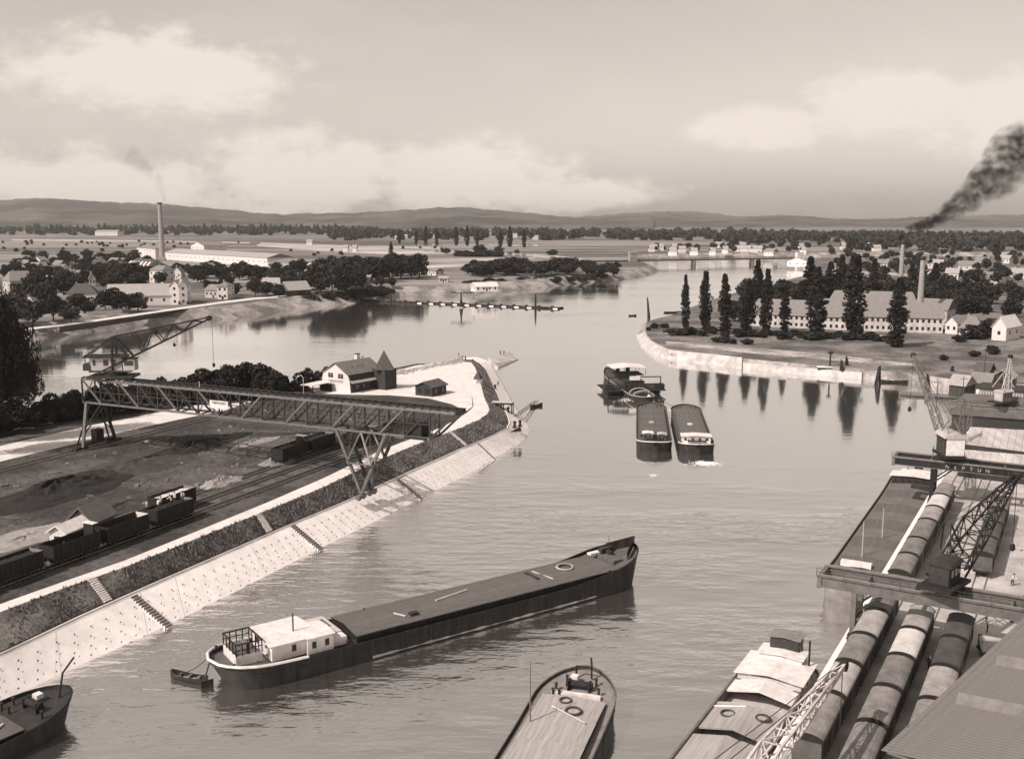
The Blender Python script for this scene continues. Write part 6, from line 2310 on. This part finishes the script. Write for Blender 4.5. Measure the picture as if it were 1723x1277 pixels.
pile('slim mooring pile standing before the jetty near the grove', (658, 514), 7.5, 0, .4)
pile('mooring pile at the free end of the jetty', (901, 521), 9.5, 0, .5)
pile('leaning mooring pile off the stone tip of the right bank', (1092, 535), 11.5, .1, .6)
pile('short mooring pile at the shore end of the jetty', (601, 508), 4, 0, .4)
# ferry mast with a broad crown near mid jetty
p = P(776, 518)
t = thing('signal_mast', 'signal mast with broad dark cross top standing on the jetty', 'mast', (p.x, p.y, .9))
MB().tube([(0, 0, -.3), (0, 0, 5), (0, 0, 9)], [1.3, .5, .35], 8).build('post', TAR, t)
MB().box((0, 0, 8.6), (13, 1.2, .6)).build('cross_arm', TAR, t)
MB().lathe((0, 0, 8.8), [(3.2, 0), (2.2, .9), (.3, 2.2)], 12).build('cap', WOODM, t)
MB().tube([(8, 0, 8.3), (8, 0, 5.2)], .1, 5).build('signal_line', STEEL, t)
MB().bar((6, 0, 8.6), (8, 0, 8.4), .15).build('signal_arm', TAR, t)
MB().lathe((8, 0, 4.4), [(.1, 0), (.6, .5), (.1, 1.1)], 8).build('signal_ball', TAR, t)
rowboat('work boat moored at the free end of the jetty', P(948, 519), R(185), 15, TAR)
rowboat('tiny rowing boat drifting between jetty and headland tip', P(1058, 532), R(10), 4.5, TAR)
rowboat('flat dark boat behind the first poplar', P(1118, 527), R(20), 13, TAR)
rowboat('long slim punt lying off the basin corner at right', P(1512, 664), R(-22), 22, STEEL2)
rowboat('small skiff at the foot of the right bank near the houseboat', P(1480, 643), R(-15), 9, TAR)

# ---- houseboat with funnel on the right bank
p = P(1366, 630)
t = thing('houseboat', 'low houseboat with pale roof and tall stove funnel at the right bank', 'boat', (p.x, p.y, 0), R(-8))
MB().loft([[(0, 0, .9), (1.2, 1.9, .9), (11, 1.9, .9), (12, 0, .9), (11, -1.9, .9), (1.2, -1.9, .9)], [(1, 0, -.6), (2, 1.5, -.6), (10.4, 1.5, -.6), (11, 0, -.6), (10.4, -1.5, -.6), (2, -1.5, -.6)]], closed=True).add([(0, 0, .9), (1.2, 1.9, .9), (11, 1.9, .9), (12, 0, .9), (11, -1.9, .9), (1.2, -1.9, .9)], [(0, 1, 2, 3, 4, 5)]).build('hull', TAR, t)
cabin(t, 'cabin', (6, 0, .9), (8.4, 3.2, 1.9), STEEL, WHITE, .4, [('-y', 5)], .25)
MB().tube([(6.2, .4, 2.6), (6.2, .4, 7.4)], .28, 8).build('stove_funnel', TAR, t)
MB().lathe((6.2, .4, 7.3), [(.3, 0), (.95, .5), (.95, .9), (.2, 1.2)], 10).build('funnel_cap', TAR, t)
for i, (x, y, h, lb) in enumerate(((1417, 634, 6, 'squat dark pile cluster right of the houseboat'), (1424, 630, 6.5, 'taller dark pile cluster right of the houseboat'), (1476, 648, 6.5, 'pair of leaning piles standing in the basin'), (1560, 655, 5, 'short pile at the basin corner'), (1600, 640, 5, 'dark bollard pile on the basin shore'))):
    pile(lb, (x, y), h, .06, .9)
# landing stages
for i, (a, c, w_, lb) in enumerate((((828, 676), (864, 677), 3.0, 'landing stage deck standing on posts at the pier head'),)):
    A, C = P(a[0], a[1], 5.6), P(c[0], c[1], 5.6)
    t = thing('landing_stage', lb, 'jetty', Vector((A.x, A.y, 0)), heading(A, C))
    L_ = (C - A).length
    me = MB().box((0, 0, 5.6), (.34, w_, .12)).mesh('deck_plank', DECKL)
    for k in range(int(L_ / .38)):
        inst('deck_plank', me, t, (.2 + k * .38, 0, 0))
    for x in (.3, L_ * .5, L_ - .3):
        for y in (-w_ / 2 + .1, w_ / 2 - .1):
            MB().bar((x, y, .2), (x, y, 5.5), .25).build('post', TAR, t)
    MB().bar((.3, -w_ / 2, 1.5), (L_ - .3, -w_ / 2, 5.2), .2).build('brace', TAR, t)
    MB().box((L_ / 2, -w_ / 2, 5.4), (L_, .2, .4)).build('edge_beam', TAR, t)
# gangway and boom at the pier head
A, C = P(868, 700, 2.5), P(903, 674, .6)
t = thing('gangway', 'slender gangway boom reaching from the pier head to the water', 'gangway', A, 0)
for s in (-.5, .5):
    MB().bar(Vector((s, 0, 0)), C - A + Vector((s, 0, 0)), .16).build('spar', STEEL, t)
for k in range(9):
    q = (C - A) * ((k + .5) / 9)
    MB().bar(q + Vector((-.5, 0, 0)), q + Vector((.5, 0, 0)), .12).build('rung', STEEL2, t)
rowboat('small float boat under the gangway at the pier head', P(893, 686), R(40), 4.6, TAR)
# groyne off the pier's end
gr = [P(x, y, z) for x, y, z in ((820, 600, 2.4), (858, 592, 1.6), (872, 604, .3), (838, 618, .4), (832, 612, 1.6))]
b = MB()
b.add(gr + [Vector((p.x, p.y, -.6)) for p in gr], [(0, 1, 2, 3, 4)] + [(i, (i + 1) % 5, 5 + (i + 1) % 5, 5 + i) for i in range(5)])
kind(b.build('groyne', CONC), 'structure')
# yard lamp by the house, warning triangle and mooring posts on the pier head
p = P(511, 663, PZ)
t = thing('yard_lamp', 'pale curved lamp post left of the gabled house', 'lamp', p)
MB().tube([(0, 0, 0), (0, 0, 4.6), (-.5, 0, 5.3), (-1.4, 0, 5.2)], .09, 6).build('post', WHITE, t)
MB().lathe((-1.4, 0, 4.85), [(.32, 0), (.2, .25), (.06, .35)], 8).build('shade', WHITE, t)
p = P(804, 644, PZ)
t = thing('bell_shelter', 'little pointed bell shelter beside the dark grass at the pier end', 'shelter', p, .5)
MB().box((0, 0, .6), (2.2, 2.0, 1.2)).build('base', WHITE, t)
MB().lathe((0, 0, 1.2), [(1.6, 0), (1.0, 1.0), (.05, 2.4)], 4).build('pointed_roof', STEEL, t)
p = P(866, 727, 3.0)
t = thing('warning_board', 'dark triangular board lying on the white slope at the pier head', 'sign', P(868, 727, 2.9), .4)
MB().extrude([(-1.6, 0, .1), (1.6, 0, .1), (1.4, .4, 1.2)], (0, .12, 0), 0).build('board', TAR, t)
MB().bar((0, .1, -.2), (.4, .3, .8), .12).build('stake', TAR, t)
for i, (x, y) in enumerate(((866, 718), (875, 716), (855, 694), (833, 655))):
    t = thing('mooring_post', ['left one of two dark mooring posts on the pier head', 'right one of two dark mooring posts on the pier head', 'dark mooring post below the landing stage', 'thin dark post on the far white slope of the pier'][i], 'bollard', P(x, y, 3.2))
    MB().lathe((0, 0, -.2), [(.35, 0), (.28, 1.1), (.45, 1.25), (.42, 1.6)], 10).build('post', TAR, t)
    MB().lathe((0, 0, -.22), [(.6, 0), (.6, .25)], 10).build('base', STEEL, t)

# ---- far bridge over the river
ba, bb = P(960, 436, 4), P(1352, 444, 4)
ba, bb = Vector((ba.x, ba.y, 0)), Vector((bb.x, bb.y, 0))
ba = P(1064, 441, 5.0)
ba.z = 0
bd = Vector((352, 1262, 0)) - ba
t = thing('river_bridge', 'low dark girder bridge crossing the far river with a pale gate tower', 'bridge', ba, math.atan2(bd.y, bd.x))
Lb = bd.length
MB().box((Lb / 2, 0, 6.4), (Lb, 6, 1.6)).build('deck_girder', STEEL, t)
MB().box((-62, 0, 6.6), (124, 6, 1.2)).build('approach_span', STEEL, t)
for y in (-3, 3):
    b = MB()
    b.bar((0, y, 8.4), (Lb, y, 8.4), .25)
    for k in range(40):
        b.bar((k * Lb / 39, y, 7.0), (k * Lb / 39, y, 8.4), .2)
    b.build('parapet', STEEL, t)
for k in (0.36, .72):
    MB().box((Lb * k, 0, 2.4), (3.2, 8, 6.4), 0, .85).build('pier', STEEL2, t)
for k in (-100, -50):
    MB().box((k, 0, 3), (3, 7, 6.2)).build('pier', STEEL2, t)
MB().box((-2, -4.6, 8), (9, 5, 16)).build('gate_tower', BRICK, t)
MB().box((-2, -4.6, 16.4), (10, 6, .9)).build('tower_cornice', RENDER2, t)
MB().box((Lb + 2, -4.6, 7), (9, 5, 14)).build('gate_tower', CREAM, t)

# ---- canals and flooded meadows on the plain: bright strips
wm = MATS['river_water']
for px in ([(640, 424), (760, 420), (860, 425), (935, 430), (985, 436), (955, 437), (880, 431), (800, 427), (700, 426)], [(700, 411), (800, 411), (905, 412), (905, 414.5), (800, 414), (700, 413)]):
    sheet_on('canal_water', px, 6.03, wm)
PALEF = ground_mat('stubble_field', .3, .46, .01, .75, .5, fine=.06, stretch=(.3, 1.5, 1))
for px in ([(440, 408), (560, 412), (700, 421), (760, 427), (640, 428), (520, 421), (430, 414)], [(715, 437), (900, 433), (900, 435), (800, 440), (715, 441)], [(700, 447), (760, 444), (840, 441), (840, 443), (770, 449), (705, 452)],
           [(20, 402), (230, 404), (420, 408), (420, 410), (230, 407), (20, 405)], [(1410, 455), (1560, 462), (1690, 466), (1690, 469), (1560, 466), (1410, 459)], [(740, 420), (640, 417), (600, 415), (640, 414), (740, 416)]):
    sheet_on('stubble_field', px, 6.05 if px[0][0] < 1400 else 3.25, PALEF)
# shore road and embankment on the left bank
rd = [(40, 556), (100, 549), (160, 541), (230, 531), (300, 521), (370, 511), (430, 504), (480, 500), (520, 499)]
b = MB()
b.loft([[P(x, y, 6.05) for x, y in rd], [P(x, y - 3.2, 6.05) for x, y in rd]])
kind(b.build('shore_road', GRAVEL), 'structure')
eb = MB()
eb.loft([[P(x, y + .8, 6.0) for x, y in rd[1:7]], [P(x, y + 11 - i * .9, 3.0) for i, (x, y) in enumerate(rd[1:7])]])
kind(eb.build('embankment', mat('dark_grass_bank', .06, .95, .4, .1, world_co=True)), 'structure')  # plain dark grass colour below the shore road
gw = thing('white_wall', 'low white wall before the round trees on the left bank', 'wall', P(146, 531, 6), heading(P(146, 531, 6), P(206, 527, 6)))
Lw = (P(206, 527, 6) - P(146, 531, 6)).length
MB().box((Lw / 2, 0, .9), (Lw, .4, 1.9)).build('wall', WHITE, gw)
MB().box((Lw / 2, 0, 1.95), (Lw + .2, .6, .15)).build('coping', CONC, gw)
# rough ground on the right bank: paths and pale patches
PATCH = ground_mat('trampled_earth', .2, .42, .08, .62, .5, fine=.6)
for px in ([(1120, 574), (1200, 579), (1300, 588), (1400, 596), (1480, 606), (1540, 612), (1540, 616), (1470, 612), (1380, 604), (1280, 596), (1190, 587), (1120, 582)],):
    sheet_on('earth_path', px, 3.23, PATCH)
# lamp posts on the quay, barrels and people follow
b = MB()


# ================================================================ PEOPLE
def person_mesh(name, pose, top_m, leg_m):
    """one continuous skinned body; pose: 0 standing, 1 working (leaning, arms forward)"""
    lean = .22 if pose else 0.0
    j = {'pelvis': (0, 0, .92), 'chest': (lean * .6, 0, 1.3), 'neck': (lean, 0, 1.5), 'head': (lean * 1.1, 0, 1.64), 'crown': (lean * 1.15, 0, 1.76)}
    V_, Rr, E = [], [], []

    def add(p, r):
        V_.append(p)
        Rr.append(r)
        return len(V_) - 1
    pe = add(j['pelvis'], .16)
    ch = add(j['chest'], .19)
    ne = add(j['neck'], .075)
    he = add(j['head'], .11)
    cr = add(j['crown'], .08)
    E += [(pe, ch), (ch, ne), (ne, he), (he, cr)]
    for s in (-1, 1):
        hip = add((0, s * .1, .86), .12)
        kn = add((.05 + (.06 * s), s * .12, .48), .085)
        an = add((.02 * s, s * .13, .08), .055)
        toe = add((.16 + .02 * s, s * .14, .05), .05)
        E += [(pe, hip), (hip, kn), (kn, an), (an, toe)]
        sh = add((lean * .9, s * .2, 1.42), .075)
        if pose:
            el, wr, fi = (lean + .2, s * .26, 1.2), (lean + .42, s * .16, 1.12), (lean + .52, s * .13, 1.1)
        else:
            el, wr, fi = (.0, s * .27, 1.14), (.08, s * .26, .9), (.1, s * .25, .8)
        el, wr, fi = add(el, .055), add(wr, .042), add(fi, .035)
        E += [(ch, sh), (sh, el), (el, wr), (wr, fi)]
    me = bpy.data.meshes.new(name + '_skeleton')
    me.from_pydata(V_, E, [])
    o = bpy.data.objects.new('tmp_person', me)
    COL.objects.link(o)
    sk = o.modifiers.new('skin', 'SKIN')
    for i, v in enumerate(me.skin_vertices[0].data):
        v.radius = (Rr[i], Rr[i])
        v.use_root = (i == 0)
    ss = o.modifiers.new('sub', 'SUBSURF')
    ss.levels = 1
    ss.render_levels = 1
    dg = bpy.context.evaluated_depsgraph_get()
    out = bpy.data.meshes.new_from_object(o.evaluated_get(dg))
    bpy.data.objects.remove(o, do_unlink=True)
    out.name = name
    out.materials.clear()
    for m_ in (top_m, leg_m, SKIN):
        out.materials.append(m_)
    for p in out.polygons:
        z = p.center.z
        p.material_index = 2 if z > 1.53 else (0 if z > .9 else 1)
        p.use_smooth = True
    return out


HAT = MB().lathe((0, 0, 1.74), [(.17, 0), (.12, .03), (.1, .11), (.02, .13)], 10).mesh('cap', CLOTH)
PM = {(po, li): person_mesh('body', po, CLOTHL if li else CLOTH, CLOTH) for po in (0, 1) for li in (0, 1)}


def person(label, loc, rz, pose=0, light=0, group=None):
    t = thing('person', label, 'person', loc, rz, group)
    inst('body', PM[(pose, light)], t)
    inst('cap', HAT, t, (.24 if pose else 0, 0, 0))
    return t


wz = PZ + .22 + 2.75
for i, (ds, du, po, li) in enumerate(((-2.6, .3, 1, 1), (-1.2, -.5, 0, 1), (.2, .4, 1, 1), (1.6, -.2, 0, 1), (2.8, .3, 1, 1))):
    person('%s pale-shirted worker from the left on the last wagon of the pier row' % ORD[i], pier(118 + ds, u1 + du, wz + .12), PANG + i, po, li, 'workers on the last wagon')
person('worker in white shirt on the fourth wagon of the pier row', pier(97.5, u1 + .2, PZ + 1.3), 1.0, 0, 1)
person('worker in dark clothes standing at the white hut door', P(77, 931, PZ), -1, 0, 0)
person('worker bending over beside the white hut', P(92, 936, PZ), 1, 1, 0)
person('man in white by the track at the right end of the pier row', P(147, 958, PZ) if False else pier(93.8, -116.1, PZ), 2, 0, 1)
person('man in dark coat on the river edge behind the bright yard', P(772, 601, PZ), 0, 0, 0)
person('walker in dark clothes on the far white slope', P(838, 650, 1.6), 1, 0, 0)
person('left one of two figures on the groyne beyond the pier end', P(842, 597, 2.0), 1, 0, 0)
person('right one of two figures on the groyne beyond the pier end', P(848, 597, 1.8), 2, 0, 0)
person('figure at the corner of the bright yard', P(783, 607, PZ), 2, 0, 0)
person('skipper standing in the steering stand of the long foreground barge', stern_p + Matrix.Rotation(heading(stern_p, bow_p), 3, 'Z') @ Vector((5.0, .6, 2.6)), 0, 0, 0)
person('deckhand in white shirt beside the cabin of the long foreground barge', stern_p + Matrix.Rotation(heading(stern_p, bow_p), 3, 'Z') @ Vector((6.2, -2.6, 2.6)), 2, 1, 1)
for i, (s_, u_) in enumerate(((128, -21.4), (109.5, -8.0), (101.5, -7.7), (131, -7.5), (116, -12.2), (150, -6))):
    person(['worker on the quay edge under the near portal', 'worker beside the dark landward wagon', 'worker bending near the annex roof', 'worker on the bright apron behind the near portal', 'worker between the middle and landward wagon rows', 'worker on the apron near the dark covered wagons'][i], quay(s_, u_, qz), i, i % 2, i % 2)
person('deckhand on the stern deck of the tug', ts_ + tm @ Vector((13, -2.2, 1.1)), 0, 0, 1)

# flat wagon with crates at the right edge of the quay
for i, (s_, u_, lb) in enumerate(((124.0, -5.2, 'grey delivery lorry on the apron right of the landward wagons'), (115.5, -4.0, 'second lorry parked on the apron nearer the annex roof'))):
    t = thing('lorry', lb, 'lorry', quay(s_, u_, qz), QANG - 1.2)
    MB().box((0, 0, .75), (5.6, 1.9, .25)).build('chassis', TAR, t)
    MB().box((-.7, 0, 1.55), (3.9, 2.1, 1.3)).build('load_body', STEEL2, t)
    MB().box((-.7, 0, 2.3), (3.4, 1.7, .2)).build('load', DECKL, t)
    cbn = MB().box((1.9, 0, 1.75), (1.1, 1.9, 1.7)).build('cab', STEEL, t)
    MB().box((2.46, 0, 2.1), (.05, 1.6, .6)).build('windscreen', GLASS, cbn)
    MB().box((2.95, 0, 1.3), (1.1, 1.3, .9), 0, .9).build('bonnet', STEEL, t)
    for x in (-1.8, 2.7):
        for y in (-.95, .95):
            MB().tube([(x, y - .12, .45), (x, y + .12, .45)], .45, 12).build('wheel', TAR, t)

# drums and crates scattered on the quay apron
for i, (s_, u_) in enumerate(((133, -4), (139, -3.2), (134.4, -2.6), (146, -4))):
    t = thing('oil_drum', ['nearest dark drum on the bright apron', 'second dark drum on the bright apron', 'third dark drum on the bright apron', 'farthest dark drum on the bright apron'][i], 'drum', quay(s_, u_, qz))
    MB().lathe((0, 0, 0), [(.3, 0), (.32, .05), (.3, .3), (.33, .33), (.3, .36), (.3, .85), (.32, .9)], 12).build('shell', TAR, t)
    MB().lathe((0, 0, .88), [(.28, 0), (.28, .03)], 12).build('lid', STEEL2, t)

# ================================================================ SMOKE AND AIR


def smoke(name, label, pts, dens, col=.02, sc=.12, thr=.5):
    """soft plume: density falls off round puffs strung along the path; pts: (place, radius)"""
    b = MB()
    b.tube([p for p, r in pts], [r * 1.5 for p, r in pts], 14)
    o = b.build(name, None, smooth=True)
    M = bpy.data.materials.new(name)
    M.use_nodes = True
    nt = M.node_tree
    nt.nodes.remove(nt.nodes['Principled BSDF'])
    N, L = nt.nodes.new, nt.links.new
    pv = N('ShaderNodeVolumePrincipled')
    pv.inputs['Color'].default_value = (col, col * .9, col * .88, 1)
    pos = N('ShaderNodeNewGeometry').outputs['Position']

    def m(op, a, c, clamp=False):
        n = N('ShaderNodeMath')
        n.operation = op
        n.use_clamp = clamp
        for i, vv in enumerate((a, c)):
            if isinstance(vv, (int, float)):
                n.inputs[i].default_value = vv
            else:
                L(vv, n.inputs[i])
        return n.outputs[0]
    tot = None
    thin = None
    puffs = []
    for i in range(len(pts) - 1):
        for q in (0, .5):
            puffs.append((pts[i][0].lerp(pts[i + 1][0], q), pts[i][1] * (1 - q) + pts[i + 1][1] * q))
    for i, (p, r) in enumerate(puffs):
        dn = N('ShaderNodeVectorMath')
        dn.operation = 'DISTANCE'
        L(pos, dn.inputs[0])
        jit = Vector((random.gauss(0, .2), 0, random.gauss(0, .2))) * r
        dn.inputs[1].default_value = p + jit
        f = m('SUBTRACT', 1.0, m('DIVIDE', dn.outputs['Value'], r * 1.35), True)
        w = puffs[0][1] / r                       # the smoke thins as it spreads
        f2 = m('MULTIPLY', f, w ** .75)
        tot = f if tot is None else m('MAXIMUM', tot, f)
        thin = f2 if thin is None else m('MAXIMUM', thin, f2)
    n1 = N('ShaderNodeTexNoise')
    n1.inputs['Scale'].default_value = sc
    n1.inputs['Detail'].default_value = 4
    n1.inputs['Roughness'].default_value = .6
    L(pos, n1.inputs['Vector'])
    mr = N('ShaderNodeMapRange')
    mr.interpolation_type = 'SMOOTHSTEP'
    for k, v in zip(('From Min', 'From Max', 'To Min', 'To Max'), (thr - .14, thr + .14, 0.0, dens)):
        mr.inputs[k].default_value = v
    L(n1.outputs[0], mr.inputs['Value'])
    L(m('MULTIPLY', mr.outputs[0], thin), pv.inputs['Density'])
    L(pv.outputs[0], nt.nodes['Material Output'].inputs['Volume'])
    o.data.materials.append(M)
    kind(o, 'stuff')
    o['label'] = label
    o['category'] = 'smoke'
    return o


def plume(px, d0, d1):
    n = len(px)
    return [(PD(x, y, d0 + (d1 - d0) * i / (n - 1)), r) for i, (x, y, r) in enumerate(px)]


smoke('smoke', 'black smoke drifting right from the thin chimney', plume([(1514, 404, 1.2), (1518, 397, 1.9), (1530, 388, 2.6), (1548, 381, 3.2), (1572, 370, 4.2), (1596, 356, 5.5), (1622, 342, 6.5), (1650, 322, 9), (1680, 296, 12), (1710, 268, 15), (1745, 240, 18)], 640, 690), 2.6, sc=.16, thr=.52)
smoke('smoke', 'thin grey smoke rising from the tall left chimney', plume([(277, 340, 1.8), (274, 330, 2.6), (271, 318, 4), (266, 304, 6), (256, 288, 8), (240, 272, 10), (215, 258, 12)], 1180, 1180), .1, col=.12, sc=.05, thr=.45)

hz = MB().box((0, 7000, 125), (31000, 15500, 256)).build('haze', None)
M = bpy.data.materials.new('haze')
M.use_nodes = True
nt = M.node_tree
nt.nodes.remove(nt.nodes['Principled BSDF'])
pv = nt.nodes.new('ShaderNodeVolumePrincipled')
pv.inputs['Color'].default_value = (.93, .92, .91, 1)
pv.inputs['Density'].default_value = HAZE
pv.inputs['Anisotropy'].default_value = .25
nt.links.new(pv.outputs[0], nt.nodes['Material Output'].inputs['Volume'])
hz.data.materials.append(M)
kind(hz, 'stuff')
